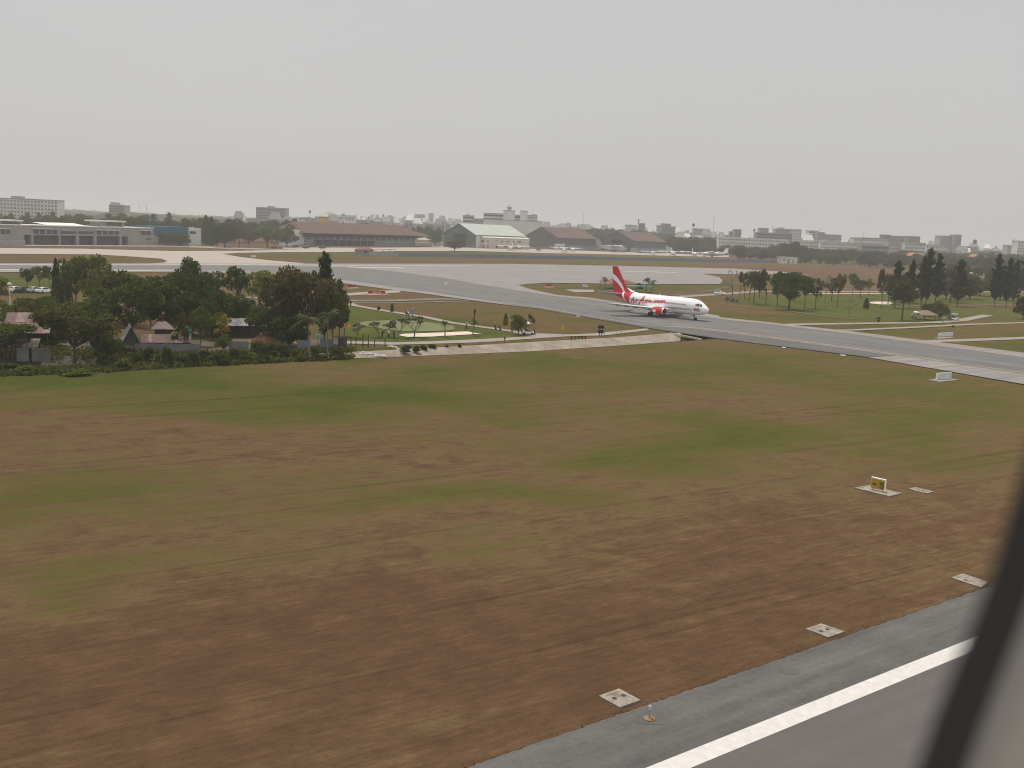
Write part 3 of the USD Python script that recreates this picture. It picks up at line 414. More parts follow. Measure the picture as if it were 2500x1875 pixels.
def airfoil(le, te, z0, thick, n=14):
    """A closed section in x and z: rounded leading edge, thin trailing edge."""
    u = (1-np.cos(np.linspace(0, math.pi, n)))/2; c = te-le
    yt = thick*c*5*(.2969*np.sqrt(u)-.126*u-.3516*u**2+.2843*u**3-.1015*u**4)
    return np.vstack([np.c_[le+u*c, z0+yt], np.c_[le+u[::-1][1:-1]*c, z0-yt[::-1][1:-1]*.8]])
def surf(stations, side=1, n=14, inc=.05):
    out = []
    for y, le, te, z, th in stations:
        s = airfoil(le, te, z, th, n); out.append(np.c_[s[:, 0], np.full(len(s), y*side), s[:, 1]-(s[:, 0]-(le+te)/2)*inc])
    return out
WING = [(1.2, 10.9, 18.6, 1.85, .13), (3.0, 12.2, 18.5, 2.02, .13), (5.0, 13.65, 18.45, 2.2, .125), (9.5, 16.5, 19.7, 2.65, .115), (13.6, 19.1, 20.9, 3.06, .11), (14.3, 19.75, 21.05, 3.13, .09)]
STAB = [(.3, 28.3, 31.9, 4.35, .10), (3.4, 30.0, 32.5, 4.72, .10), (6.3, 31.6, 33.1, 5.08, .09), (6.6, 31.95, 33.15, 5.12, .06)]
for side in (1, -1):
    w = part(jet, 'wing', MB().loft(surf(WING, side)).get(), 'jet_white', 40)
    fl = MB()
    for y in (6.6, 9.2, 11.4):
        le, te, z = [np.interp(y, [q[0] for q in WING], [q[k] for q in WING]) for k in (1, 2, 3)]
        fl.tube([(te-1.8, side*y, z-.10), (te-1.2, side*y, z-.30), (te-.2, side*y, z-.30), (te+.7, side*y, z-.14)], [.03, .15, .14, .03], 6)
    part(w, 'flap_fairing', fl.get(), 'jet_grey', 40)
    fp = MB()
    for y0, y1 in ((2.1, 4.9), (5.3, 10.0), (10.3, 13.2)):
        rr = []
        for y in (y0, y1):
            te, z = [np.interp(y, [q[0] for q in WING], [q[k] for q in WING]) for k in (2, 3)]
            s = airfoil(te-.25, te+.75, 0, .12, 6); s = np.c_[s[:, 0], z-.06+s[:, 1]-(s[:, 0]-te)*.25]; rr.append(np.c_[s[:, 0], np.full(len(s), y*side), s[:, 1]])
        fp.loft(rr)
    part(w, 'flap', fp.get(), 'jet_grey', 40)
    part(jet, 'tailplane', MB().loft(surf(STAB, side, inc=.2)).get(), 'jet_grey', 40)
    # engine: red cowl, bare metal lip, dark fan, spinner, exhaust, pylon
    ey, ez = 4.83*side, 1.68
    def cowl(x, r, flat=.82): 
        th = np.arange(28)/28*2*math.pi; c, s = np.cos(th), np.sin(th); return np.c_[np.full(28, x), ey+r*c, ez+r*np.where(s < 0, s*flat, s)]
    e = part(jet, 'engine_cowl', MB().loft([cowl(10.15, .99), cowl(10.7, 1.06), cowl(11.6, 1.08), cowl(12.8, 1.0), cowl(13.6, .84)], cap=False).get(), 'jet_red', 40)
    part(e, 'inlet_lip', MB().loft([cowl(10.15, .992), cowl(9.92, .93), cowl(9.86, .87), cowl(9.95, .81), cowl(10.4, .78)], cap=False).get(), 'bare_metal', 40)
    part(e, 'inlet_duct', MB().loft([cowl(10.4, .78), cowl(11.2, .76)], cap=False).get(), 'hangar_grey', 40)
    fan = MB(); th = np.arange(22)/22*2*math.pi
    for t in th:
        u = np.array([0, math.cos(t), math.sin(t)]); v = np.array([0, -math.sin(t), math.cos(t)]); c0 = np.array([11.0, ey, ez])
        fan.quad(c0+u*.2-v*.04, c0+u*.74-v*.1+[-.06, 0, 0], c0+u*.74+v*.1+[.06, 0, 0], c0+u*.2+v*.04)
    part(e, 'fan', fan.get(), 'hangar_dark'); part(e, 'fan_backing', MB().tube([(11.15, ey, ez), (11.2, ey, ez)], .77, 24).get(), 'black')
    part(e, 'spinner', MB().tube([(10.62, ey, ez), (10.72, ey, ez), (11.0, ey, ez)], [.02, .12, .22], 12).get(), 'jet_grey', 50)
    part(e, 'exhaust', MB().loft([cowl(13.55, .8), cowl(13.5, .55), cowl(14.4, .42), cowl(14.42, .3), cowl(13.9, .3)]).get(), 'bare_metal', 40)
    pr = []
    for x, zb, zt, w2 in ((10.9, 2.6, 2.82, .05), (11.8, 2.4, 2.9, .2), (13.4, 1.9, 2.6, .22), (15.6, 1.85, 2.1, .06)):
        pr.append([(x, ey-w2, zb), (x, ey+w2, zb), (x, ey+w2, zt), (x, ey-w2, zt)])
    part(e, 'pylon', MB().loft(pr).get(), 'jet_white')
    part(e, 'cowl_emblem', MB().loft([[(x, ey+side*math.copysign(1, 1)*0+side*(np.interp(x, [10.7, 11.6, 12.8, 13.6], [1.06, 1.08, 1.0, .84])*math.cos(a)+.012), ez+np.interp(x, [10.7, 11.6, 12.8, 13.6], [1.06, 1.08, 1.0, .84])*math.sin(a)) for a in (-.30, -.1, .1, .35)] for x in (12.0, 12.3, 12.7, 13.1)], cap=False).get(), 'jet_white')
    # main gear
    gy = 2.61*side
    g = part(jet, 'main_gear', MB().tube([(16.4, gy, 2.0), (16.4, gy, .5)], .14, 8).tube([(16.4, gy, .5), (16.4, gy*.55, 1.7)], .07, 6).span(16.38, 16.42, gy+side*.22, gy+side*.26, .95, 1.9).get(), 'bare_metal', 40)
    for dy in (-.37, .37):
        part(g, 'wheel', MB().loft([[(16.4+r*math.cos(t), gy+dy+o, .51+r*math.sin(t)) for t in np.arange(20)/20*2*math.pi] for o, r in ((-.18, .34), (-.17, .46), (-.08, .51), (.08, .51), (.17, .46), (.18, .34))]).get(), 'tyre', 40)
ng = part(jet, 'nose_gear', MB().tube([(4.15, 0, 1.6), (4.0, 0, .36)], .09, 8).tube([(4.7, 0, 1.5), (4.03, 0, .75)], .05, 6).get(), 'bare_metal', 40)
for dy in (-.22, .22):
    part(ng, 'wheel', MB().loft([[(4.0+r*math.cos(t), dy+o, .35+r*math.sin(t)) for t in np.arange(18)/18*2*math.pi] for o, r in ((-.1, .2), (-.09, .31), (0, .35), (.09, .31), (.1, .2))]).get(), 'tyre', 40)
for sd in (-1, 1): part(ng, 'gear_door', MB().span(4.5, 5.8, sd*.36, sd*.39, .75, 1.5).get(), 'jet_white')
part(jet, 'belly_fairing', MB().loft([[(x, w*math.cos(t), 1.5+h*math.sin(t)) for t in np.arange(20)/20*2*math.pi] for x, w, h in ((9.8, .4, .1), (11, 1.6, .38), (14, 1.95, .48), (17.5, 1.9, .46), (19.5, 1.2, .3), (20.8, .3, .1))]).get(), 'jet_white', 40)
# fin with dorsal fillet; the white swoosh is the faces of its own strip
FLE = ([5.2, 5.55, 6.3, 7.2, 11.75], [22.6, 24.6, 26.9, 27.9, 31.0]); FTE = ([4.5, 11.75], [31.9, 32.95])
fz = np.linspace(4.9, 11.75, 70); NU = 40; lt = []
for z in fz:
    le, te = np.interp(z, *FLE), np.interp(z, *FTE); u = np.linspace(0, 1, NU)
    th = np.minimum(.5*(te-le)*5*.1*(.2969*np.sqrt(u)-.126*u-.3516*u**2+.2843*u**3-.1015*u**4), .22*np.ones(NU))+.004
    lt.append((le+u*(te-le), th))
gv, gfr, gfw = [], [], []
for sgn in (1, -1):
    o = len(gv)
    for (xx, th), z in zip(lt, fz): gv += [(x, sgn*t, z) for x, t in zip(xx, th)]
    for i in range(len(fz)-1):
        for j in range(NU-1):
            q = [o+i*NU+j, o+i*NU+j+1, o+(i+1)*NU+j+1, o+(i+1)*NU+j]; q = q if sgn < 0 else q[::-1]
            x, z = np.mean([gv[k][0] for k in q]), fz[i]
            up, lo = np.interp(z, [5.0, 6, 7.2, 8.4, 9.3, 10.1], [27.75, 28.25, 29.1, 30.4, 31.6, 33.4]), np.interp(z, [5.0, 6, 7.2, 8.2, 8.7], [28.25, 29.1, 30.5, 32.2, 33.3])
            dors = z < 6.3 and x < np.interp(z, [5.2, 6.3], [25.6, 27.2])
            (gfw if (up < x < lo) or dors else gfr).append(q)
o = len(gv); tx, tt = lt[-1]
gv += [(x, 0, 11.82) for x in tx]
for sgn, b in ((1, (len(fz)-1)*NU), (-1, len(fz)*NU+(len(fz)-1)*NU)):
    for j in range(NU-1): gfr.append([b+j, b+j+1, o+j+1, o+j] if sgn < 0 else [b+j, o+j, o+j+1, b+j+1])
fin = part(jet, 'fin', (np.array(gv), np.array(gfr)), 'jet_red', 40); part(fin, 'white_swoosh', (np.array(gv), np.array(gfw)), 'jet_white', 40)
# cabin windows, doors, cockpit, lettering, flag: on the right side; windows and doors on both
for side in (1, -1):
    wm = MB()
    for k in range(38):
        x = 25.0-.2-k*.508
        if 17.2 < x < 17.6: continue
        wm.quad(*[skin(x+dx, 3.72+dz, .008, side) for dx, dz in ((.13, -.18), (-.13, -.18), (-.13, .18), (.13, .18))])
    part(jet, 'cabin_windows', wm.get(), 'window_dark', kind='stuff')
    for x in (5.3, 27.0):
        d = MB(); zz = np.linspace(2.55, 4.45, 7)
        for x0, x1 in ((x, x+.05), (x+.9, x+.95)):
            for z0, z1 in zip(zz[:-1], zz[1:]): d.quad(skin(x0, z0, .006, side), skin(x1, z0, .006, side), skin(x1, z1, .006, side), skin(x0, z1, .006, side))
        part(jet, 'door_outline', d.get(), 'jet_grey', kind='stuff')
    cw = MB()
    for pts in (((1.42, 3.62), (1.95, 3.58), (2.12, 4.20), (1.78, 4.10)), ((2.02, 3.57), (2.62, 3.60), (2.72, 4.28), (2.22, 4.24)), ((2.68, 3.62), (3.1, 3.72), (3.05, 4.18), (2.8, 4.24))):
        a, b, c, d = [np.array(p) for p in pts]
        for i in range(4):
            for j in range(4):
                f = lambda u, v: (a*(1-u)+b*u)*(1-v)+(d*(1-u)+c*u)*v
                cw.quad(*[skin(*f(u/4, v/4), .012, side) for u, v in ((i, j), (i+1, j), (i+1, j+1), (i, j+1))])
    part(jet, 'cockpit_window', cw.get(), 'dark_glass')
    for z0, z1, mt, nm in ((2.36, 2.50, 'lettering_red', 'flag_stripe'), (2.50, 2.60, 'jet_white', 'flag_stripe'), (2.60, 2.90, 'flag_blue', 'flag_stripe'), (2.90, 3.0, 'jet_white', 'flag_stripe'), (3.0, 3.14, 'lettering_red', 'flag_stripe')):
        fm = MB()
        for q in range(6): x0_, x1_ = 1.75+q*.28, 1.75+(q+1)*.28; fm.quad(*[skin(x, z, .02, side) for x, z in ((x1_, z0), (x0_, z0), (x0_, z1), (x1_, z1))])
        part(jet, nm, fm.get(), mt)
def lettering(text, height, x0, z0, rise, bold, shear, stretch=1.0):
    m = meshkit.text_mesh(text, height, .01, bold); v, f = m.vertices.copy(), m.faces
    f = f[(np.cross(v[f[:, 1]]-v[f[:, 0]], v[f[:, 2]]-v[f[:, 0]])[:, 2] > 1e-9) & (v[f][:, :, 2].min(1) > .005)]
    v, f = trimesh.remesh.subdivide_to_size(v, f, .22)
    u, w = (v[:, 0]+shear*v[:, 1])*stretch, v[:, 1]
    return np.array([skin(x0-a, z0+b*.88+rise*a, .02) for a, b in zip(u, w)]), f
def brush_name():
    S = {'A': [(((0, 0), (.5, .85), (1.0, 1.55), (1.0, .7), (1.05, .02)), .15), (((.15, .5), (.9, .62), (1.5, .62)), .10)], 'i': [(((0, 0), (.16, .75)), .12), (((.24, 1.02), (.3, 1.12)), .12)], 'r': [(((0, 0), (.16, .75)), .12), (((.1, .45), (.35, .74), (.6, .66)), .11)],
         'B': [(((-.55, -.55), (.2, .6), (1.05, 1.95), (1.0, .9), (1.05, .1)), .16), (((-.1, .55), (.8, .72), (1.8, .78)), .10)], 's': [(((.5, .85), (.2, .78), (.12, .58), (.42, .38), (.3, .12), (-.05, .1)), .11)], 'a': [(((.62, .78), (.25, .76), (.05, .42), (.25, .18), (.55, .5), (.66, .8), (.62, .25), (.78, .15)), .11)],
         'd': [(((0, .08), (.08, .12)), .14), (((.1, .05), (.6, .1), (1.3, .1)), .07)], 'c': [(((.75, .85), (.4, .85), (.1, .5), (.3, .2), (.8, .32)), .12)], 'o': [(((.45, .85), (.12, .7), (.1, .35), (.4, .2), (.75, .42), (.72, .75), (.45, .85)), .12)], 'm': [(((0, .15), (.2, .85), (.3, .6), (.6, .9), (.66, .3), (.8, .65), (1.12, .92), (1.2, .35), (1.7, .5)), .12)]}
    for ch, u0, v0 in (('A', 0, 0), ('i', 1.55, .08), ('r', 2.05, .1), ('B', 3.35, .2), ('s', 4.95, .35), ('i', 5.6, .4), ('a', 6.15, .45), ('d', 7.15, .55), ('c', 8.1, .55), ('o', 9.1, .62), ('m', 10.15, .7)):
        shp = shapely.union_all([shapely.LineString(p).buffer(w) for p, w in S[ch]])
        mb = MB()
        for g in getattr(shp, 'geoms', [shp]): mb.add(*trimesh.creation.triangulate_polygon(g, engine='earcut')) if False else mb.add(*(lambda t: (np.c_[t[0], np.zeros(len(t[0]))], t[1]))(trimesh.creation.triangulate_polygon(g.simplify(.02), engine='earcut')))
        v, f = trimesh.remesh.subdivide_to_size(*mb.get(), .2)
        part(jet, 'name_letter', (np.array([skin(24.3-(u0+a)*1.02, 2.72+(v0+b)*.95, .025) for a, b in v[:, :2]]), f), 'lettering_red')
brush_name()
part(jet, 'slogan', lettering('NOW EVERYONE CAN FLY', .52, 12.6, 2.32, .01, True, 0, .98), 'ink')
for q in ((9.0, 0, 5.5), (16.0, 0, 5.48), (8.2, 0, 1.15)): part(jet, 'antenna', MB().box(q, (.35, .03, .4)).get(), 'jet_white')
part(jet, 'landing_light', MB().ball((11.15, 1.95, 2.0), (.12, .16, .16)).get(), 'white_marking')

# ================================================================ signs, pads and runway lights near the camera
def pad(label, quad_px, z=.03, h=.02, mat='pad_concrete', name='concrete_pad', dots=()):
    q = [gp(*p)[:2] for p in quad_px]; c = np.mean(q, 0); poly = Polygon([p-c for p in q])
    t = thing(name, label, 'concrete pad', (c[0], c[1], 0))
    o = poly.buffer(-.02); 
    part(t, 'slab', MB().prism(list(o.exterior.coords)[:-1], -.1, h).get(), mat)
    rim = poly.buffer(-.02).difference(poly.buffer(-.22)); mb = MB()
    m = trimesh.creation.extrude_polygon(rim, .05, engine='earcut'); part(t, 'rim', (m.vertices+[0, 0, h-.03], m.faces), 'pad_concrete')
    for k, d in enumerate(dots):
        p = gp(*d)[:2]-c; part(t, 'cover_plate', MB().tube([(p[0], p[1], h+.002), (p[0], p[1], h+.02)], .11, 12).get(), 'ink')
    return t, c
PADS = [('concrete pad with two dark covers nearest the bottom of the field', [(1460, 1700), (1511, 1682), (1566, 1711), (1513, 1729)], [(1500, 1706), (1522, 1699)]),
        ('concrete pad with two dark covers beside the runway shoulder, second from the bottom', [(1966, 1536), (2004, 1523), (2063, 1543), (2022, 1558)], [(2004, 1542), (2020, 1537)]),
        ('faint long concrete pad beside the aircraft window frame', [(2321, 1411), (2350, 1401), (2412, 1422), (2396, 1436)], [(2357, 1417)]),
        ('small pale concrete pad right of the yellow sign', [(2217, 1194), (2235, 1190), (2281, 1201), (2262, 1206)], [(2242, 1197), (2254, 1199)])]
for lab, q, dots in PADS: pad(lab, q, dots=dots)
def sign_frame(p0, p1, bottom_px, top_px):
    """Width, middle and turn of an upright board whose lower edge runs between two pixels on the ground."""
    a, b = gp(*p0), gp(*p1); d = b-a; return (a+b)/2, float(np.linalg.norm(d[:2])), math.atan2(d[1], d[0]), abs(bottom_px-top_px)*mpp((a+b)/2)
c, w, rz, h = sign_frame((2126, 1195), (2160, 1203), 1199, 1170)
ys = thing('yellow_sign', 'yellow taxiway sign with black arrow and letter S on concrete', 'sign', c, rz)
part(ys, 'casing', MB().span(-w/2, w/2, -.12, .12, .14, h+.12).get(), 'white_paint'); part(ys, 'face', MB().span(-w/2+.03, w/2-.05, -.135, -.125, .2, h+.03).get(), 'sign_yellow')
lm = meshkit.text_mesh('S', h*.5, .01, True); part(ys, 'letter', (np.c_[lm.vertices[:, 0]+w*.12, -.15+0*lm.vertices[:, 2]-lm.vertices[:, 2]*.2, lm.vertices[:, 1]+.34], lm.faces), 'ink')
ar = [(-.38, 0), (-.25, .11), (-.25, .035), (-.06, .035), (-.06, -.035), (-.25, -.035), (-.25, -.11)]
part(ys, 'arrow', MB().add(*(lambda m: (np.c_[m.vertices[:, 0]*w, -.142-m.vertices[:, 2], m.vertices[:, 1]*w*1.1+h*.58], m.faces))(trimesh.creation.extrude_polygon(Polygon(ar), .008, engine='earcut'))).get(), 'ink')
for x in (-w*.38, w*.38): part(ys, 'leg', MB().span(x-.04, x+.04, -.04, .04, 0, .16).get(), 'steel')
pad('ragged concrete slab under the yellow sign', [(2085, 1192), (2122, 1185), (2150, 1192), (2203, 1205), (2172, 1213), (2135, 1204)], h=.03)
def board_sign(label, p0, p1, top_px, face, back, name, slab=None, legs=3, text=None, zoff=.18, slab_label=None, cat='sign'):
    c, w, rz, h = sign_frame(p0, p1, (p0[1]+p1[1])/2, top_px)
    t = thing(name, label, cat, c, rz)
    part(t, 'board', MB().span(-w/2, w/2, -.09, .09, zoff, h).get(), face); part(t, 'rim', MB().span(-w/2-.05, w/2+.05, -.11, .11, h, h+.07).span(-w/2-.06, -w/2, -.11, .11, zoff, h).span(w/2, w/2+.06, -.11, .11, zoff, h).get(), back)
    n = max(2, int(w/.9)) if legs else 0
    if w > 2.5:
        for k in range(1, n): part(t, 'panel_rib', MB().span(-w/2+w*k/n-.03, -w/2+w*k/n+.03, -.12, -.09, zoff, h-.02).get(), back)
    for k in range(legs): x = -w/2+w*(k+.5)/legs; part(t, 'leg', MB().span(x-.05, x+.05, -.05, .05, 0, zoff).get(), 'steel')
    if text:
        m = meshkit.text_mesh(text, h*.5, .01, True); ex = m.bounds[1][0]; part(t, 'letters', (np.c_[(m.vertices[:, 0]-ex/2)*min(1, w*.8/ex), -.10-m.vertices[:, 2], m.vertices[:, 1]+h*.35], m.faces), 'white_paint')
    if slab: pad(slab_label, slab, h=.06)
board_sign('grey white back of a taxiway sign near the edge of the taxiway', (2286, 928), (2320, 926), 911, 'sign_back', 'white_paint', 'taxiway_sign', [(2265, 927), (2316, 923.5), (2340, 928.5), (2293, 933)], 3, slab_label='concrete slab under the sign at the edge of the taxiway')
board_sign('wide grey white sign board on the far side of the taxiway', (2291, 824), (2325, 822), 813, 'sign_back', 'white_paint', 'taxiway_sign', [(2280, 825), (2318, 822), (2331, 824), (2296, 828)], 3, slab_label='concrete slab under the wide grey sign beyond the taxiway')
board_sign('wide dark red runway sign right of the tree cluster', (899, 718), (940, 718), 711, 'sign_red', 'sign_red', 'runway_sign', [(890, 719), (940, 717.5), (955, 719), (905, 721)], 3, text='21R-03L', slab_label='concrete slab under the wide dark red sign')
board_sign('small dark red runway sign half behind the casuarina', (849, 702), (868, 702), 696, 'sign_red', 'sign_red', 'runway_sign', [(848, 703), (872, 702), (876, 704), (850, 705)], 2, slab_label='concrete slab under the small dark red sign')
board_sign('dark red runway sign on the grass island left of the palms', (1333, 700), (1348, 700), 694.5, 'sign_red', 'sign_red', 'runway_sign', [(1328, 700.5), (1350, 700), (1354, 701.5), (1330, 702)], 2, slab_label='concrete slab under the dark red sign on the grass island')
board_sign('small white sign board on the grass island beside the palms', (1423, 701.5), (1434, 702.5), 695.5, 'sign_back', 'white_paint', 'taxiway_sign', None, 2)
board_sign('small white sign board on the far grass left of the runway', (613, 629), (624, 629), 623, 'sign_back', 'white_paint', 'taxiway_sign', None, 2)
for i, (px, py, w, lab) in enumerate([(1411, 772.5, 10, 'low white marker slab in the grass left of the jet engine'), (2058, 868, 12, 'low white marker slab at the edge of the dark taxiway shoulder'), (1914, 849, 8, 'small white marker slab on the grass below the shoulder'), (1757, 822, 8, 'small pale slab in the grass beside the culvert'), (1852, 838, 22, 'long thin pale slab along the taxiway shoulder'), (1721, 763, 8, 'white marker slab just beyond the nose of the jet')]):
    c = gp(px, py); s = mpp(c); solo('marker_slab', lab, 'marker', MB().box((0, 0, .05), (w*s, 1.0, .1)).get(), 'worn_marking', c, -.1)
p = gp(1585, 1757)
rl = thing('runway_light', 'elevated runway edge light on a round orange base', 'runway light', (p[0], p[1], .02))
part(rl, 'square_patch', MB().span(-.55, .6, -.45, .45, 0, .012).get(), 'shoulder_asphalt'); part(rl, 'base_plate', MB().tube([(0, 0, .01), (0, 0, .06), (0, 0, .08)], [.26, .25, .15], 18).get(), 'orange_cap'); part(rl, 'stem', MB().tube([(0, 0, .05), (0, 0, .42)], .05, 8).get(), 'steel'); part(rl, 'lamp', MB().tube([(0, 0, .42), (0, 0, .5), (0, 0, .62), (0, 0, .66)], [.06, .08, .07, .03], 10).get(), 'jet_grey')
pt = gp(1926, 1638); th = np.arange(24)/24*2*math.pi
struct('tar_patch', 'small dark tar patch on the runway shoulder', poly_mesh(Polygon([(pt[0]+(.5+.1*math.sin(3*a))*math.cos(a), pt[1]+(.55+.1*math.cos(2*a))*math.sin(a)) for a in th]), .03), 'dark_asphalt')

# ================================================================ the window the photograph is taken through
WN = np.array([-rd[1], rd[0], 0.0]); WS = rd.copy(); WU = np.array([0, 0, 1.0]); WD = 0.12        # the cabin wall runs along the runway
def win(px, py):
    d = ray(px, py); d = d*(WD/np.dot(d, WN)); return np.array([np.dot(d, WS), d[2]])
edge_px = [(2545, 995), (2515, 1085), (2482, 1190), (2450, 1300), (2390, 1473), (2327, 1629), (2237, 1872), (2187, 2010)]
E = np.array([win(*p) for p in edge_px])
cx_, cy_ = .10, .0                                                                  # the rest of the opening, out of the picture
tail = E[-1]; head = E[0]
ring = list(E)+[tail+np.array([-.03, -.035]), tail+np.array([-.08, -.055])]+[np.array([-.06, tail[1]-.05]), np.array([-.13, tail[1]-.01]), np.array([-.16, -.06]), np.array([-.15, .10]), np.array([-.10, .19]), np.array([.05, .23]), np.array([.2, .22]), np.array([head[0]+.035, .16]), np.array([head[0]+.03, head[1]+.06])]
rg = np.array(ring); t_ = np.arange(len(rg)+1)
from scipy.interpolate import splprep, splev
tck, _ = splprep(np.vstack([rg, rg[:1]]).T, s=0, per=True); ring = np.array(splev(np.linspace(0, 1, 160, endpoint=False), tck)).T
cen = ring.mean(0); nrm = np.roll(ring, -1, 0)-np.roll(ring, 1, 0); nrm = np.c_[nrm[:, 1], -nrm[:, 0]]; nrm /= np.linalg.norm(nrm, axis=1, keepdims=True)
if (np.einsum('ij,ij->i', nrm, ring-cen) < 0).mean() > .5: nrm = -nrm
def win_ring(o, depth): return np.array([WS*q[0]+WU*q[1]+WN*(WD+depth) for q in ring+nrm*o])
wf = thing('aircraft_window', 'dark rubber edge and grey surround of the aircraft cabin window', 'window frame', (0, 0, CAM_H))
def win_profile(pr):
    return MB().loft([win_ring(o, d) for o, d in pr]+[win_ring(*pr[0])], cap=False).get()
part(wf, 'window_seal', win_profile([(0, 0), (.0015, -.002), (.004, -.004), (.012, -.005), (.018, -.003), (.034, .012)]), 'window_seal', 60)
part(wf, 'surround', win_profile([(.017, -.004), (.021, -.009), (.028, -.012), (.09, -.016), (.09, .012), (.034, .013)]), 'cabin_plastic', 60)

# ================================================================ trees and plants
def quads(rng, c, size, normal_bias=None, stretch=1.0):
    """One small leaf spray (a quad) at each point c, turned at random."""
    n = len(c); a = rng.normal(size=(n, 3)); a /= np.linalg.norm(a, axis=1, keepdims=True)
    b = rng.normal(size=(n, 3))
    if normal_bias is not None: b = b+normal_bias
    b -= a*np.einsum('ij,ij->i', a, b)[:, None]; b /= np.linalg.norm(b, axis=1, keepdims=True)+1e-9
    s = (size*rng.uniform(.6, 1.3, n))[:, None]; a = a*s*stretch; b = b*s
    v = np.stack([c-a-b*.5, c+a-b*.7, c+a*.8+b, c-a*.9+b*.8], 1).reshape(-1, 3)
    return v, np.arange(4*n).reshape(-1, 4)
def sphere_pts(rng, n):
    d = rng.normal(size=(n, 3)); return d/np.linalg.norm(d, axis=1, keepdims=True)
def kit_broad(seed, leaf, bark='bark', n=5200, size=.022, tf=.3, blobs=19, flat=1.0, gap=.25, lean=0.0, low=.30, limb=True):
    def build(c):
        rng = np.random.default_rng(seed); tr = MB(); pts = []
        top = np.array([lean*.3, 0, tf])
        tr.tube([(0, 0, -.02), (lean*.1, .004, tf*.5), top], [.030, .022, .019], 7)
        for k in range(blobs):
            a = k*2.4+rng.uniform(-.5, .5); u = math.sqrt((k+.5)/blobs); z = rng.uniform(-.9, 1)
            rr = .37*u*math.sqrt(max(.15, 1-.55*z*z)) if k > 1 else .05
            cen = np.array([lean*.4+rr*math.cos(a), rr*math.sin(a), low+.36+.30*z*flat*(1-.35*u) if k > 1 else low+.52])
            R = rng.uniform(.075, .19)*(1.0 if k > 1 else 1.1)
            if limb: tr.tube([top, top*.5+cen*.5+[0, 0, -.03], cen], [.013, .008, .003], 5)
            m = int(n/blobs*R*R/.0225); d = sphere_pts(rng, m)
            keep = (rng.random(m) > gap) & ((d[:, 2] > -.55) | (rng.random(m) < .35)); d = d[keep]
            pts.append(cen+d*R*(1-.45*rng.random((len(d), 1))**2.0)*[1, 1, .85])
        p = np.vstack(pts); p[:, 2] *= 1/ max(.9, p[:, 2].max()); p[:, :2] *= .5/np.percentile(np.abs(p[:, :2]), 99)
        v, f = quads(rng, p, size, np.array([0, 0, .8])); part(c, 'trunk', tr.get(), bark, 50); part(c, 'crown', (v, f), leaf)
    return build
def kit_needle(seed, leaf, n=4200, narrow=False, bark='bark', bare=.16):
    def build(c):
        rng = np.random.default_rng(seed); tr = MB().tube([(0, 0, -.02), (.004, 0, .4), (0, .004, .97)], [.022, .016, .003], 6); pts = []
        nb = 16 if narrow else 46
        for k in range(nb if not narrow else 0):
            z = bare+(1-bare)*((k+.5)/nb)**.9; w = .5*min(1, .45+2.4*(z-bare))*(1-z)**.6*1.2*rng.uniform(.28, 1.15); a = k*2.4+rng.uniform(-.4, .4)
            e = np.array([w*math.cos(a), w*math.sin(a), z+.07*rng.uniform(.2, 1)]); tr.tube([(0, 0, z-.02), e], [.006, .002], 4)
            m = int(n/nb*(.5+w*2.2)); t = rng.uniform(.1, 1.08, m)[:, None]
            q = np.array([0, 0, z-.02])*(1-t)+e*t+rng.normal(size=(m, 3))*[.034, .034, .017]*(.5+.6*rng.random((m, 1))); pts.append(q)
        if narrow:
            z = rng.random(n)**.9; a = rng.uniform(0, 2*math.pi, n); w = .5*np.minimum(1, .5+3*z)*(1-z)**.45*(1-.5*rng.random(n)**3)*(1+.15*np.sin(a*3+z*20))
            pts.append(np.c_[w*np.cos(a), w*np.sin(a), .03+.97*z])
        p = np.vstack(pts); v, f = quads(rng, p, .014 if not narrow else .02, np.array([.3, .3, 0]), 1.7)
        part(c, 'trunk', tr.get(), bark, 50); part(c, 'crown', (v, f), leaf)
    return build
def kit_bare(seed, leaf=None, bark='pale_bark', n=260, tf=.3, spread=.5, leaves=700, size=.017):
    def build(c):
        rng = np.random.default_rng(seed); tr = MB(); tips = []
        def grow(p, d, L, r, lev):
            q = p+d*L; mid = (p+q)/2+rng.normal(size=3)*L*.06; rr_ = max(r, .0065); tr.tube([p, mid, q], [rr_, rr_*.9, rr_*.75], 5 if lev < 2 else 3)
            if lev >= 5: tips.append(q); return
            for k in range(2 if lev < 2 else rng.integers(2, 4)):
                e = d+rng.normal(size=3)*[.62, .62, .35]*(1+spread*.5)+[0, 0, .12]; e /= np.linalg.norm(e); grow(q, e, L*rng.uniform(.62, .84), r*.62, lev+1)
            tips.append(q)
        grow(np.array([0, 0, -.02]), np.array([.03, 0, 1.0]), tf, .024, 0)
        v, f = tr.get(); t = np.array(tips); sz = t[:, 2].max(); sxy = max(.2, np.percentile(np.abs(t[:, :2]), 97))
        k = np.array([.5/sxy, .5/sxy, 1/sz]); v = v*k; t = t*k
        part(c, 'trunk', (v, f), bark)
        if leaf:
            m = rng.integers(0, len(t), leaves); p = t[m]+rng.normal(size=(leaves, 3))*.035; p[:, 2] = np.maximum(p[:, 2], .25); vv, ff_ = quads(rng, p, size); part(c, 'crown', (vv, ff_), leaf)
    return build
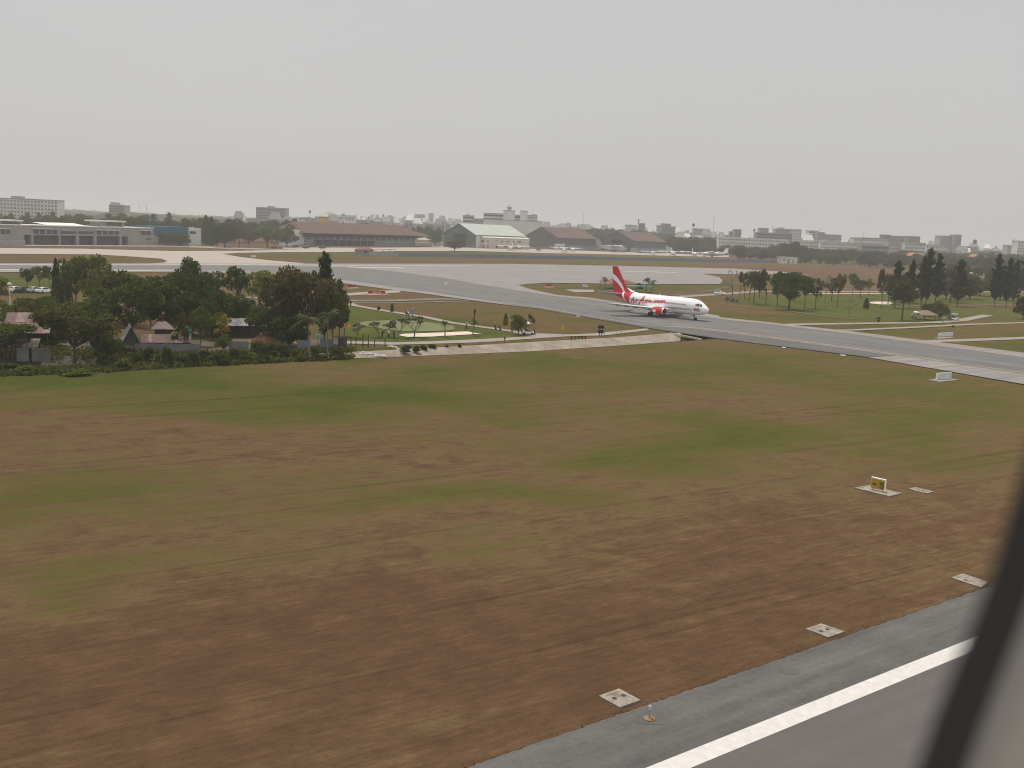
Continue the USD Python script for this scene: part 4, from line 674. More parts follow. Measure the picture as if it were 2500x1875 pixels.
def kit_frangipani(seed):
    def build(c):
        rng = np.random.default_rng(seed); tr = MB(); tips = []
        def grow(p, d, L, r, lev):
            q = p+d*L; tr.tube([p, q], [r, r*.85], 5)
            if lev == 4: tips.append(q); return
            for k in range(2 if lev else 3):
                e = d*.75+rng.normal(size=3)*[.55, .55, .15]+[0, 0, .25]; e /= np.linalg.norm(e); grow(q, e, L*.78, r*.72, lev+1)
        grow(np.array([0, 0, -.02]), np.array([0, 0, 1.0]), .30, .028, 0)
        v, f = tr.get(); t = np.array(tips); k = np.array([.46/np.abs(t[:, :2]).max()]*2+[.95/t[:, 2].max()]); part(c, 'trunk', (v*k, f), 'pale_bark'); t = t*k
        lv, fl = [], []
        for q in t:
            d = sphere_pts(rng, 120); d[:, 2] = np.abs(d[:, 2])*.8-.15; lv.append(q+d*.10*rng.random((120, 1))**.4); e = sphere_pts(rng, 7); e[:, 2] = np.abs(e[:, 2]); fl.append(q+[0, 0, .03]+e*.06)
        part(c, 'crown', quads(rng, np.vstack(lv), .032, np.array([0, 0, .9])), 'leaf_pale'); part(c, 'blossom', quads(rng, np.vstack(fl), .014, np.array([0, 0, 1])), 'hat_white', kind='stuff')
    return build
def kit_palm(seed, fronds=12, frond_len=.46, trunk_r=.014, drop=.30, leafmat='leaf_palm', stems=1):
    def build(c):
        rng = np.random.default_rng(seed)
        for s in range(stems):
            lx, ly = rng.uniform(-.1, .1, 2)*(1 if stems == 1 else 1.6); top = np.array([lx, ly, .80 if s == 0 else rng.uniform(.66, .76)])
            b = np.array([0 if stems == 1 else (s-.5)*.09, 0, -.02])
            part(c, 'trunk', MB().tube([b, b*.6+top*.4*np.array([.6, .6, 1]), top], [trunk_r*1.3, trunk_r, trunk_r*.8], 7).get(), 'pale_bark', 50)
            for k in range(fronds):
                a = k*2.4+rng.uniform(-.25, .25); up = rng.uniform(-.5, 1.25); L = frond_len*rng.uniform(.8, 1.1); t = np.linspace(0, 1, 8)
                h = L*(t*(.95-.25*up)); z = L*(up*.75*t-drop*2.1*t**2*(.75+.35*up)); ax = np.array([math.cos(a), math.sin(a), 0]); rach = top+np.outer(h, ax)+np.outer(z, [0, 0, 1])
                sd = np.array([-math.sin(a), math.cos(a), 0]); mb = MB().tube(rach, np.linspace(.005, .0012, 8), 3)
                for u in np.linspace(.12, .98, 19):
                    p = np.array([np.interp(u, t, rach[:, i]) for i in range(3)]); w = L*.21*math.sin(math.pi*(.12+.82*u))**.7; tg = (rach[-1]-rach[0])/L*.11*L
                    for sg in (1, -1):
                        e = p+sd*sg*w*.75+ax*w*.45-[0, 0, w*.42]; mb.quad(p-tg*.2, p+tg*.2, e+tg*.08, e-tg*.08)
                part(c, 'frond', mb.get(), leafmat)
    return build
def kit_bush(seed, leaf, n=2600, size=.034):
    def build(c):
        rng = np.random.default_rng(seed); pts = []; st = MB()
        for k in range(15):
            z = rng.uniform(.0, .72); rr = .40*(1-z)**.5*rng.uniform(.3, 1); a = k*2.4+rng.uniform(-.5, .5); cen = np.array([rr*math.cos(a), rr*math.sin(a), z]); R = rng.uniform(.14, .26); d = sphere_pts(rng, n//15); pts.append(cen+d*R*(1-.5*rng.random((len(d), 1))**2)); st.tube([(cen[0]*.4, cen[1]*.4, -.03), cen+[0, 0, .05]], [.02, .008], 4)
        p = np.vstack(pts); p = p[p[:, 2] > -.02]; part(c, 'stem', st.get(), 'bark'); part(c, 'foliage', quads(rng, p, size, np.array([0, 0, .6])), leaf)
    return build
KITS = {'broad': lambda s, l: kit_broad(s, l, gap=.34), 'tall': lambda s, l: kit_broad(s, l, blobs=13, n=4200, tf=.4, low=.36, gap=.35), 'open': lambda s, l: kit_broad(s, l, n=3800, size=.022, gap=.42, tf=.42, low=.33, blobs=18), 'low': lambda s, l: kit_broad(s, l, tf=.16, low=.2, n=7200, blobs=20, flat=1.25, size=.019),
        'skirt': lambda s, l: kit_broad(s, l, tf=.1, low=.12, n=6500, blobs=20, flat=1.35, size=.022, gap=.2),
        'giant': lambda s, l: kit_broad(s, l, tf=.26, low=.28, n=9000, blobs=24, flat=1.2, size=.017), 'needle': lambda s, l: kit_needle(s, l), 'cypress': lambda s, l: kit_needle(s, l, 2600, True), 'bare': lambda s, l: kit_bare(s, None, 'pink_twigs'), 'thin': lambda s, l: kit_bare(s, l, 'bark', leaves=2600, size=.02), 'frangipani': lambda s, l: kit_frangipani(s),
        'coconut': lambda s, l: kit_palm(s), 'smallpalm': lambda s, l: kit_palm(s, 12, .40, .02, .36, 'leaf_palm', 2), 'fanpalm': lambda s, l: kit_palm(s, 16, .36, .022, .34, 'leaf_needle', 2), 'bush': lambda s, l: kit_bush(s, l)}
NAMES = {'broad': 'broadleaf_tree', 'tall': 'broadleaf_tree', 'open': 'broadleaf_tree', 'low': 'broadleaf_tree', 'giant': 'broadleaf_tree', 'skirt': 'broadleaf_tree', 'needle': 'casuarina_tree', 'cypress': 'cypress_tree', 'bare': 'bare_tree', 'thin': 'thin_tree', 'frangipani': 'frangipani_tree', 'coconut': 'coconut_palm', 'smallpalm': 'palm_tree', 'fanpalm': 'palm_tree', 'bush': 'bush'}
_tr = random.Random(77)
def plant(kind, leaf, px, base, top, w, label, seed=0, group=None, Y=None, loc=None, name=None):
    p = loc if loc is not None else (gp(px, base) if Y is None else gp(px, base_py(px, Y))); s = mpp(p)
    b = px_of(p)[1]; h = (b-top)*s/math.cos(PITCH); key = f'{kind}_{leaf}_{seed}'
    cat = {'coconut': 'palm tree', 'smallpalm': 'palm tree', 'fanpalm': 'palm tree', 'bush': 'bush'}.get(kind, 'tree')
    return copy_of(key, KITS[kind](seed*13+len(kind), 'leaf_'+leaf), name or NAMES[kind], label, cat, p+np.array([0, 0, -.05]), _tr.uniform(0, 6.28), (w*s, w*s, h), group)
L_ = [  # the cluster on the left
 ('giant', 'olive', 182, 884, 746, 186, 'large spreading olive green tree in front of the long rusty roof', 1), ('giant', 'dark', 14, 872, 790, 130, 'dark bushy tree at the left edge above the ditch', 2),
 ('giant', 'dark', 322, 842, 684, 200, 'broadest dark green tree, behind the steep A frame roof', 1), ('broad', 'green', 186, 762, 626, 84, 'bright green round topped tree just right of the dark cypresses', 1),
 ('broad', 'olive', 234, 764, 624, 96, 'tallest olive tree of the left cluster, right of the bright round one', 2), ('broad', 'olive', 272, 792, 660, 130, 'olive tree leaning out right below the tallest olive tree', 3),
 ('cypress', 'dark', 139, 756, 634, 26, 'dark slender cypress, leftmost and tallest of three', 1), ('cypress', 'dark', 160, 756, 635, 22, 'dark slender cypress in the middle of three', 2), ('cypress', 'dark', 171, 756, 648, 16, 'shortest dark cypress, right of two taller ones', 3),
 ('broad', 'dark', 68, 704, 656, 34, 'small dark round tree on the lawn, left of a row of three', 4), ('tall', 'olive', 97, 712, 650, 44, 'small olive tree with a visible trunk, middle of a row of three', 1), ('tall', 'dark', 122, 706, 650, 34, 'small dark tree left of the cypresses, last of a row of three', 2),
 ('broad', 'green', -8, 745, 672, 50, 'green tree cut by the left edge behind the lamp post', 5), ('low', 'green', 18, 800, 732, 70, 'bright green bushy tree behind the lamp post', 1), ('low', 'olive', 62, 806, 728, 74, 'yellowish bushy tree right of the lamp post', 2), ('low', 'green', 104, 800, 722, 74, 'green bushy tree below the cypresses', 2),
 ('skirt', 'dark', 45, 824, 764, 110, 'dark low tree above the long rusty roof', 3), ('skirt', 'dark', 148, 806, 730, 80, 'dark leafy tree in the shade below the cypresses', 1), ('skirt', 'olive', 215, 822, 722, 120, 'mid olive tree behind the large spreading tree', 1), ('skirt', 'green', 255, 800, 706, 90, 'green tree between the tallest olive tree and the broadest dark tree', 3),
 ('broad', 'dark', 368, 800, 676, 84, 'dark green tree above the small hip roof', 1), ('broad', 'dark', 458, 780, 629, 76, 'dark rounded tree standing highest left of the far taxiway junction', 2), ('broad', 'dark', 416, 800, 664, 84, 'dark tree just left of the rounded high one', 3), ('broad', 'dark', 500, 800, 664, 92, 'dark tree just right of the rounded high one', 4), ('skirt', 'dark', 545, 806, 700, 96, 'dark bushy tree left of the silver roofed shed', 2), ('skirt', 'dark', 470, 818, 706, 110, 'dark dense tree behind the teal tank', 1),
 ('skirt', 'dark', 405, 826, 720, 100, 'dark dense tree behind the white wall', 3), ('tall', 'dark', 580, 776, 652, 78, 'dark lollipop shaped tree with a thin trunk', 3), ('open', 'bright', 648, 780, 662, 88, 'pale yellow green airy tree right of the lollipop shaped tree', 1), ('needle', 'needle', 792, 842, 628, 120, 'big grey needle leaved casuarina beside the dark red signs', 1), ('needle', 'needle', 828, 820, 690, 70, 'lower dark casuarina at the right end of the cluster', 2),
 ('giant', 'brown', 748, 846, 654, 160, 'broad brownish tree with rusty leaf tips beside the casuarina', 1), ('broad', 'brown', 688, 842, 662, 110, 'brownish open tree left of the broad rusty one', 2), ('broad', 'olive', 812, 846, 712, 76, 'olive tree in front of the dark casuarina', 1), ('skirt', 'dark', 655, 836, 740, 92, 'dark bushy tree behind the heap of orange soil', 1), ('skirt', 'dark', 705, 848, 752, 100, 'dark dense tree behind the coconut palms', 2), ('skirt', 'dark', 600, 806, 730, 88, 'dark bushy tree behind the silver roofed shed', 3),
 ('skirt', 'olive', 520, 830, 760, 60, 'olive bushy tree between the teal tank and the yellow flowering tree', 1), ('broad', 'green', 490, 846, 748, 56, 'small bright green tree behind the white wall', 2), ('thin', 'yellow', 543, 838, 772, 46, 'small tree covered in yellow blossom', 1), ('low', 'green', 546, 858, 815, 40, 'green leafy base below the yellow blossom', 1), ('coconut', 'palm', 756, 874, 752, 112, 'left of two coconut palms beside the grey panels', 1), ('coconut', 'palm', 799, 870, 742, 112, 'right of two coconut palms beside the grey panels', 2), ('thin', 'brown', 441, 866, 770, 52, 'pollarded bare trunk with a withered top', 1),
 ('skirt', 'dark', 120, 846, 806, 90, 'dark shrubby tree hiding the rusty lean to roof', 2), ('skirt', 'dark', 262, 884, 812, 70, 'dark shrubby tree left of the A frame roof', 1),
 # frangipani row and small palms by the bunker
 ('frangipani', 'pale', 872, 825, 788, 40, 'thin frangipani tree, leftmost of five by the green', 1), ('frangipani', 'pale', 924, 824, 786, 44, 'frangipani tree behind the standing golfers, second of five', 2), ('frangipani', 'pale', 946, 822, 790, 34, 'small frangipani tree behind the golfers, third of five', 3), ('frangipani', 'pale', 974, 825, 777, 50, 'frangipani tree with white blossom at the left end of the bunker', 4), ('frangipani', 'pale', 1012, 824, 774, 58, 'widest flowering frangipani tree, in front of the bunker', 5),
 ('smallpalm', 'palm', 1087, 822, 776, 36, 'small palm in front of the bunker, left of two', 1), ('smallpalm', 'palm', 1154, 820, 771, 34, 'small palm at the right end of the bunker', 2), ('cypress', 'dark', 1234, 794, 765, 13, 'dark clipped conical shrub left of the parked golf cart', 4), ('low', 'olive', 1266, 818, 768, 44, 'leafy olive shrub tree over the parked golf cart', 2), ('thin', 'olive', 1291, 800, 768, 26, 'thin pale shrub right of the shrub tree over the golf cart', 2),
 ('cypress', 'dark', 957, 762, 740, 11, 'dark upright shrub on the far edge of the golf path', 5), ('bush', 'dark', 925, 757, 745, 9, 'small dark shrub left of the upright one on the golf path', 1), ('bush', 'dark', 995, 768, 757, 13, 'dark shrub beside the golfer in blue on the path', 2),
 # palms behind the jet
 ('fanpalm', 'needle', 1477, 706, 672, 34, 'dark palm on the grass island left of the jet tail', 1), ('fanpalm', 'needle', 1577, 714, 672, 36, 'dark palm rising behind the jet fuselage', 2), ('fanpalm', 'needle', 1590, 712, 679, 30, 'dark palm beside the taller one behind the jet fuselage', 3), ('bush', 'needle', 1562, 705, 689, 22, 'dark bush beside the teal canopy behind the jet', 3),
 # golf ground on the right
 ('bare', 'pink', 1786, 724, 660, 56, 'leafless pinkish tree nearest the white car', 1), ('open', 'grey', 1840, 742, 662, 46, 'tall grey green tree right of the leafless pinkish one', 1), ('thin', 'grey', 1817, 731, 668, 30, 'thin sparse tree behind the tall grey green one, left', 3), ('thin', 'grey', 1829, 737, 676, 30, 'thin sparse tree in front of the tall grey green one', 4), ('thin', 'grey', 1869, 744, 662, 36, 'nearly bare thin tree left of the big dark leaning tree', 5), ('tall', 'dark', 1897, 747, 664, 36, 'dark slim tree just left of the big leaning tree', 4),
 ('giant', 'dark', 1926, 756, 666, 100, 'big dark green leaning tree in the middle of the golf ground', 2), ('tall', 'dark', 1964, 753, 676, 36, 'dark slim tree just right of the big leaning tree', 5), ('open', 'olive', 1990, 754, 680, 42, 'sparse olive tree with a long low branch', 2), ('bare', 'pink', 2014, 742, 672, 34, 'leafless tree behind the sparse olive tree', 3), ('open', 'grey', 2044, 750, 669, 34, 'grey green tree right of the sparse olive tree', 3), ('bare', 'pink', 2072, 767, 727, 46, 'small leafless forked tree near the edge of the golf ground', 2), ('open', 'olive', 2081, 719, 668, 26, 'small olive tree along the perimeter road', 4), ('open', 'bright', 2121, 720, 680, 28, 'small light green tree along the perimeter road', 2),
 ('thin', 'grey', 2151, 753, 664, 22, 'tall slender bare trunk left of the casuarinas', 6), ('cypress', 'olive', 2114, 754, 728, 16, 'short ivy covered stump left of the slender bare trunk', 1), ('open', 'grey', 2202, 782, 682, 80, 'pale grey tree in front of the casuarina group', 4), ('needle', 'needle', 2184, 752, 644, 60, 'casuarina behind the pale grey tree', 3), ('needle', 'needle', 2219, 752, 640, 44, 'slim casuarina right behind the pale grey tree', 4), ('needle', 'needle', 2247, 750, 632, 44, 'casuarina left of the tallest one', 5), ('needle', 'needle', 2259, 748, 614, 58, 'tallest casuarina of the middle group', 1), ('needle', 'needle', 2283, 742, 626, 56, 'dense casuarina right of the tallest one', 2),
 ('needle', 'needle', 2336, 748, 640, 64, 'lone dark casuarina between the two groups', 3), ('low', 'olive', 2392, 722, 676, 62, 'round olive tree behind the golf ground between casuarinas', 1), ('needle', 'needle', 2427, 748, 626, 48, 'left casuarina of the group at the right edge', 4), ('needle', 'needle', 2456, 750, 636, 52, 'middle casuarina of the group at the right edge', 5), ('needle', 'needle', 2474, 745, 640, 44, 'casuarina behind the middle one at the right edge', 1), ('needle', 'needle', 2502, 736, 604, 66, 'tallest casuarina at the right edge of the photo', 2),
 ('skirt', 'grey', 2310, 731, 652, 62, 'broad grey green tree between the casuarinas and the lone dark one', 1), ('skirt', 'grey', 2367, 730, 670, 56, 'broad grey green tree just right of the lone dark casuarina', 2), ('skirt', 'grey', 2441, 732, 662, 60, 'broad grey green tree behind the casuarinas at the right edge', 3), ('skirt', 'needle', 2200, 738, 662, 56, 'broad dark tree behind the pale grey tree', 1), ('broad', 'grey', 2168, 742, 670, 46, 'grey green tree at the left end of the casuarina group', 2), ('open', 'grey', 2030, 734, 680, 40, 'grey green tree beyond the leafless tree on the golf ground', 2), ('open', 'olive', 1938, 736, 684, 44, 'olive tree behind the big leaning tree', 3), ('thin', 'grey', 1854, 728, 676, 34, 'thin grey tree behind the tall grey green one, right', 1), ('open', 'grey', 2100, 728, 684, 34, 'grey tree between the small olive and light green trees', 1), ('bare', 'pink', 1806, 730, 668, 36, 'leafless tree just right of the one nearest the white car', 1),
 ('low', 'grey', 2294, 781, 734, 44, 'round grey green tree beside the tan hut', 1), ('low', 'grey', 2268, 772, 740, 40, 'grey green bush behind the tan hut', 2), ('low', 'dark', 2497, 779, 722, 50, 'small dark tree at the right edge of the golf ground', 3), ('broad', 'grey', 2320, 738, 672, 60, 'grey green leafy tree left of the lone dark casuarina', 3),
 # single trees across the airfield
 ('low', 'olive', 1110, 613, 584, 40, 'small round tree on the apron in front of the green hangar', 1), ('open', 'pink', 584, 604, 552, 48, 'pink flowering tree left of the bright green round one', 1), ('open', 'pink', 606, 604, 560, 40, 'second pink flowering tree beside the bright green round one', 2), ('broad', 'bright', 653, 606, 552, 66, 'bright yellow green round tree left of the brown roofed hall', 1), ('low', 'dark', 700, 604, 548, 60, 'dark tree at the left end of the brown roofed hall', 1), ('cypress', 'dark', 503, 598, 528, 26, 'dark conical conifer right of the white terminal, left of two', 1), ('cypress', 'dark', 517, 600, 532, 26, 'dark conical conifer right of the white terminal, right of two', 2), ('needle', 'dark', 530, 603, 556, 34, 'dark conifer beside the pink flowering trees', 1), ('low', 'dark', 400, 599, 573, 50, 'dark bush in front of the blue wall, left one', 2), ('low', 'dark', 440, 600, 571, 54, 'dark bush in front of the blue wall, right one', 3), ('low', 'dark', 548, 604, 548, 60, 'dark round tree behind the pink flowering trees', 3), ('low', 'dark', 1062, 600, 562, 44, 'dark tree between the brown roofed hall and the green hangar', 1),
]
for k_, lf, px, b, t, w, lab, sd in L_: plant(k_, lf, px, b, t, w, lab, sd)
# tree belts: hazy trees that nothing tells apart, one by one
rb = random.Random(5)
def belt(n, x0, x1, Y0, Y1, top0, top1, w0, w1, label, group, kinds=(('skirt', 'dark'), ('skirt', 'grey'), ('skirt', 'olive'), ('broad', 'grey'), ('skirt', 'needle')), jit=8):
    for i in range(n):
        u = (i+rb.uniform(.1, .9))/n; x = x0+(x1-x0)*u; k_, lf = rb.choice(kinds)
        plant(k_, lf, x, 0, top0+(top1-top0)*u+rb.uniform(-jit, jit)*.6, rb.uniform(w0, w1), label, rb.choice((1, 2, 3)), group, Y=rb.uniform(Y0, Y1))
belt(26, -60, 500, 700, 800, 524, 536, 34, 60, 'hazy dark tree in the belt behind the long white terminal', 'trees behind the white terminal')
belt(16, -60, 470, 860, 960, 518, 528, 34, 54, 'far grey green tree rising behind the terminal tree belt', 'second row of trees behind the white terminal', (('skirt', 'dark'), ('needle', 'needle'), ('skirt', 'olive')))
belt(14, 480, 720, 760, 860, 532, 540, 36, 60, 'hazy dark tree left behind the brown roofed hall', 'trees left behind the brown roofed hall')
belt(10, 880, 1080, 1080, 1180, 548, 552, 20, 34, 'hazy tree between the brown roofed hall and the green hangar', 'trees behind the brown roofed hall')
belt(15, 1290, 1640, 1330, 1500, 556, 566, 36, 60, 'hazy dark tree showing between and behind the three hangars', 'trees behind the hangars')
belt(7, 1640, 1735, 1120, 1220, 577, 580, 44, 60, 'rounded dark tree right of the rightmost hangar', 'trees right of the rightmost hangar', jit=5)
belt(8, 1715, 1800, 1100, 1200, 596, 602, 26, 40, 'dark green tree in the belt behind the parked white aircraft', 'trees behind the parked aircraft', jit=6)
belt(14, 1790, 1945, 920, 1010, 600, 606, 26, 44, 'dark green tree in the belt behind the small white guard house', 'trees behind the guard house', jit=6)
belt(4, 1900, 1962, 930, 1000, 589, 592, 34, 48, 'taller dark tree in front of the white terraced flats', 'taller trees in front of the flats', jit=5)
belt(14, 1960, 2130, 920, 1020, 608, 612, 26, 44, 'dark green tree below the white terraced flats', 'trees below the terraced flats', jit=5)
belt(18, 1960, 2250, 850, 900, 618, 628, 20, 34, 'brownish sparse tree along the front of the right hand tree belt', 'sparse trees along the right hand belt', (('open', 'brown'), ('skirt', 'grey'), ('thin', 'brown'), ('skirt', 'olive')), jit=6)
belt(46, 2110, 2560, 850, 1010, 618, 632, 28, 50, 'hazy tree in the wide belt beyond the golf ground', 'trees beyond the golf ground', (('skirt', 'dark'), ('skirt', 'grey'), ('skirt', 'grey'), ('skirt', 'brown')), jit=9)
belt(16, 2290, 2560, 560, 700, 646, 660, 30, 54, 'grey green tree along the near edge of the belt at the right', 'trees along the near edge of the right belt', (('skirt', 'grey'), ('open', 'olive'), ('skirt', 'grey')), jit=9)
belt(26, 2180, 2560, 1030, 1160, 612, 622, 22, 40, 'far hazy tree between the orange roofed houses', 'trees between the orange roofed houses', jit=5)
# shrubs along the ditch and path
SH = [(632, 872, 824, 48, 'dark'), (662, 870, 826, 52, 'green'), (692, 870, 832, 44, 'dark'), (362, 882, 836, 30, 'olive'), (410, 894, 832, 40, 'dark'), (468, 892, 850, 40, 'dark'), (500, 884, 846, 34, 'dark'), (574, 884, 838, 42, 'dark'), (600, 880, 846, 34, 'green'), (540, 890, 856, 44, 'dark'), (334, 890, 856, 26, 'dark'), (720, 876, 850, 24, 'olive'), (768, 872, 842, 22, 'olive'), (826, 872, 848, 40, 'dark')]
for i, (x, b, t, w, lf) in enumerate(SH):
    plant('bush', lf, x, b, t, w, ['dark leafy shrub behind the ditch at the foot of the soil heap', 'lush green shrub in the middle of the hedge below the soil heap', 'dark shrub at the right end of the hedge below the soil heap', 'olive shrub against the white wall right of the A frame roof', 'dark shrub in front of the middle of the white wall', 'dark shrub below the pollarded trunk', 'dark shrub below the small bright green tree', 'dark shrub in front of the grey wall piece', 'green shrub right of the grey wall piece', 'dark shrub below the yellow flowering tree', 'dark shrub right beside the A frame roof', 'small olive shrub left of the grey panels', 'small olive shrub between the coconut palms', 'dark shrub under the red umbrella'][i], i % 3+1)
for i, (x, b, t, w) in enumerate([(992, 858, 838, 30), (1016, 856, 840, 22), (1035, 853, 840, 22), (1054, 851, 836, 24), (1089, 849, 838, 15), (1122, 848, 838, 13)]):
    plant('bush', 'dark', x, b, t, w, ['largest dark bush at the left end of the row above the lined ditch', 'second bush of the row above the lined ditch', 'third bush of the row above the lined ditch', 'bushy fourth shrub of the row above the lined ditch', 'small round bush right of the row above the lined ditch', 'smallest bush, rightmost above the lined ditch'][i], i % 3+1)
for i, (x, b, t, w, lf, lab) in enumerate([(300, 902, 868, 44, 'bright', 'bright green grass clump on the ditch bank below the A frame'), (66, 912, 888, 80, 'green', 'bright green weeds on the near ditch bank at the left'), (180, 914, 900, 90, 'green', 'low green weeds on the near ditch bank below the large olive tree'), (20, 905, 880, 60, 'dark', 'dark weeds on the ditch bank at the left edge')]):
    plant('bush', lf, x, b, t, w, lab, i % 3+1, name='weed_clump')
for i in range(14):
    x = [250, 275, 395, 425, 440, 455, 485, 515, 530, 555, 588, 615, 645, 735][i]; plant('bush', ['dark', 'olive', 'dark', 'green'][i % 4], x, 893-abs(x-330)*.03, 858-abs(x-480)*.02+(i*7 % 11), 30+(i*5 % 13), 'tangled undergrowth shrub on the far bank of the earth ditch', i % 3+1, 'undergrowth shrubs along the ditch')
for i in range(9):
    x = 372+i*15+rb.uniform(-5, 5); plant('bare', 'pink', x, 890-i*.3, 864+rb.uniform(-6, 4), 26, 'leafless pinkish brush on the ditch bank', 1+i % 2, 'dry brush along the ditch bank', name='dry_brush')
# turf tufts: along the runway edge and over the near field, beyond counting
def tufts():
    rng = np.random.default_rng(8); P = []
    q = rng.uniform(-60, 150, 9000); o = e_edge+np.abs(rng.normal(0, .14, 9000))-.07; P.append(s0+np.outer(q, rd)+np.outer(o, rn))
    P = np.vstack(P); P[:, 2] = 0.0
    n = len(P); a = rng.uniform(0, 2*math.pi, n); h = rng.uniform(.03, .075, n); w = h*rng.uniform(.6, 1.6, n)
    d = np.c_[np.cos(a), np.sin(a), 0*a]*w[:, None]*.5; up = np.c_[rng.normal(0, .4, n)*h, rng.normal(0, .4, n)*h, h]
    P[:, 2] = -.06
    v = np.stack([P-d, P+d, P+up], 1).reshape(-1, 3); f = np.arange(3*n).reshape(-1, 3); struct('turf_tufts', 'dry grass tufts along the runway shoulder edge', (v, f), 'turf_edge', kind='stuff')
tufts()

# ================================================================ buildings
class Facade:
    """An upright wall plane through two ground points: x runs along it, y behind it, z up."""
    def __init__(s, A, B): s.A, s.B = np.array(A, float), np.array(B, float); d = s.B-s.A; s.L = float(np.linalg.norm(d[:2])); s.e = d/np.linalg.norm(d); s.rz = math.atan2(d[1], d[0]); s.n = np.array([-s.e[1], s.e[0], 0])
    def at(s, px, py, y=0.0):
        d = ray(px, py); o = s.A+s.n*y-np.array([0, 0, CAM_H]); t = np.dot(o, s.n)/np.dot(d, s.n); p = d*t+np.array([0, 0, CAM_H])-s.A
        return float(np.dot(p, s.e)), float(p[2])
    def rect(s, x0, y0, x1, y1, y=0.0):
        xm, ym = (x0+x1)/2, (y0+y1)/2; return s.at(x0, ym, y)[0], s.at(x1, ym, y)[0], s.at(xm, y1, y)[1], s.at(xm, y0, y)[1]
    def box(s, x0, y0, x1, y1, d0, d1, base=False):
        a, b, c, d = s.rect(x0, y0, x1, y1, d0); return MB().span(a, b, d0, d1, -.1 if base else c, d).get()
def win_parts(t, F, rects, mat='window_dark', name='window', d=.06, sill=None):
    for r in rects: part(t, name, F.box(*r, -d, .3), mat)
# long white terminal on the left
F = Facade(gp(-60, 596.6), gp(491, 599.5)); t = thing('terminal_building', 'long low white terminal building with a blue block at its right end', 'building', F.A, F.rz)
zt = F.at(150, 553)[1]; u = lambda px: F.at(px, 575)[0]
part(t, 'wall', MB().span(0, u(377), 0, 22, zt*.51, zt).span(u(-60), u(59), 0, 22, -.1, zt*.51).span(u(313), u(377), 0, 22, -.1, zt*.51).get(), 'cream_wall'); part(t, 'parapet', MB().span(-.3, u(378), -.3, 22, zt+.002, zt+.5).get(), 'white_wall')
part(t, 'ground_floor_back', MB().span(u(59), u(313), 3.0, 3.3, -.1, zt*.51).get(), 'window_dark')
for x0, x1 in ((76, 82), (144, 148), (186, 193), (229, 236), (292, 298)): part(t, 'column', MB().span(u(x0), u(x1), .02, 1.6, -.1, zt*.51).get(), 'cream_wall')
win_parts(t, F, [(x0, 559.6, x1, 571.5) for x0, x1 in ((-20, -8), (2, 12), (14, 25), (82.6, 94.9), (97.8, 110), (114, 125.3), (128, 140.5))]+[(x0, 562.5, x1, 573) for x0, x1 in ((237, 247.4), (251.6, 262), (265.8, 276.8), (280, 290.5))]+[(344.6, 563.4, 355, 573.9), (358, 563.4, 368, 573.9), (147, 564.4, 187, 571), (192, 564.8, 229, 571.2), (356, 582, 370, 585)])
for x0, x1, y in ((80, 143, 558), (235, 293, 561), (343, 371, 561.8), (-24, 26, 557.5)): part(t, 'ledge', F.box(x0, y, x1, y+1.6, -1.0, .1), 'white_wall')
part(t, 'blue_block', F.box(377, 554, 461.7, 574, -.6, 20), 'blue_wall'); part(t, 'blue_block_base', F.box(377.5, 574, 461.5, 598, -.3, 20, True), 'cream_wall'); part(t, 'end_block', F.box(461.7, 556.8, 491, 598.5, -1.5, 18, True), 'white_wall'); part(t, 'end_window', F.box(463, 564.5, 478, 571, -1.6, -1.3), 'window_dark')
for x0, x1, y0, y1, w0, w1 in ((-40, 55, 536, 551, 5, 49), (243, 306, 538.7, 553, 260, 298)):
    p_ = part(t, 'roof_pavilion', F.box(x0+4, y0+4, x1-4, y1+3, 6, 16), 'cream_wall'); part(p_, 'pavilion_roof', F.box(x0-2, y0, x1+2, y0+3.4, 4.5, 17), 'white_wall'); part(p_, 'pavilion_window', F.box(w0, y0+5, w1, y1-2, 5.9, 6.4), 'window_dark')
part(t, 'roof_sheet', MB().add(*(lambda q: (np.array(q), [[0, 1, 2, 3]]))([(u(118), .5, zt+.56), (u(218), .5, zt+.56), (u(218), 14, zt+1.9), (u(118), 14, zt+1.9)])).get(), 'roof_white')
F2 = Facade(gp(-60, 600.5), gp(62, 601.5)); solo('boundary_wall', 'pale grey boundary wall in front of the left end of the terminal', 'wall', MB().span(0, F2.L, 0, .4, -.1, 3.2).get(), 'grey_wall', F2.A, F2.rz)
# brown roofed hall
F = Facade(gp(742, 599), gp(1013, 601.5)); t = thing('office_hall', 'long two storey hall with a wide brown hip roof', 'building', F.A, F.rz)
ze = F.at(870, 571)[1]; zr = F.at(870, 545.5, 14)[1]; L = F.L; ov = 7.0
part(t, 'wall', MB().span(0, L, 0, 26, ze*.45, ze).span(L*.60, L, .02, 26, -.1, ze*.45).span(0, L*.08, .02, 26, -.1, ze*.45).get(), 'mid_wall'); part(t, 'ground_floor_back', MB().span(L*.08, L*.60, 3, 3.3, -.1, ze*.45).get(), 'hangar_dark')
ea, eb, ec, ed = (-ov*.9, -ov, ze-.2), (L+ov*2.0, -ov, ze-.2), (L+ov*2.0, 33, ze-.2), (-ov*.9, 33, ze-.2); r0, r1 = (4, 14, zr), (L-8, 14, zr)
part(t, 'roof', MB().add([ea, eb, ec, ed, r0, r1], [[0, 1, 5], [0, 5, 4], [1, 2, 5], [2, 3, 4], [2, 4, 5], [3, 0, 4], [0, 3, 2], [0, 2, 1]]).get(), 'brown_roof')
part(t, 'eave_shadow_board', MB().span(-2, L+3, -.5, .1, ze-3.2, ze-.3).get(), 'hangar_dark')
for k in range(17):
    x = L*(k+.4)/17; part(t, 'window', MB().span(x, x+L/17*.55, -.08, .2, ze*.50, ze*.50+1.7).get(), 'window_dark')
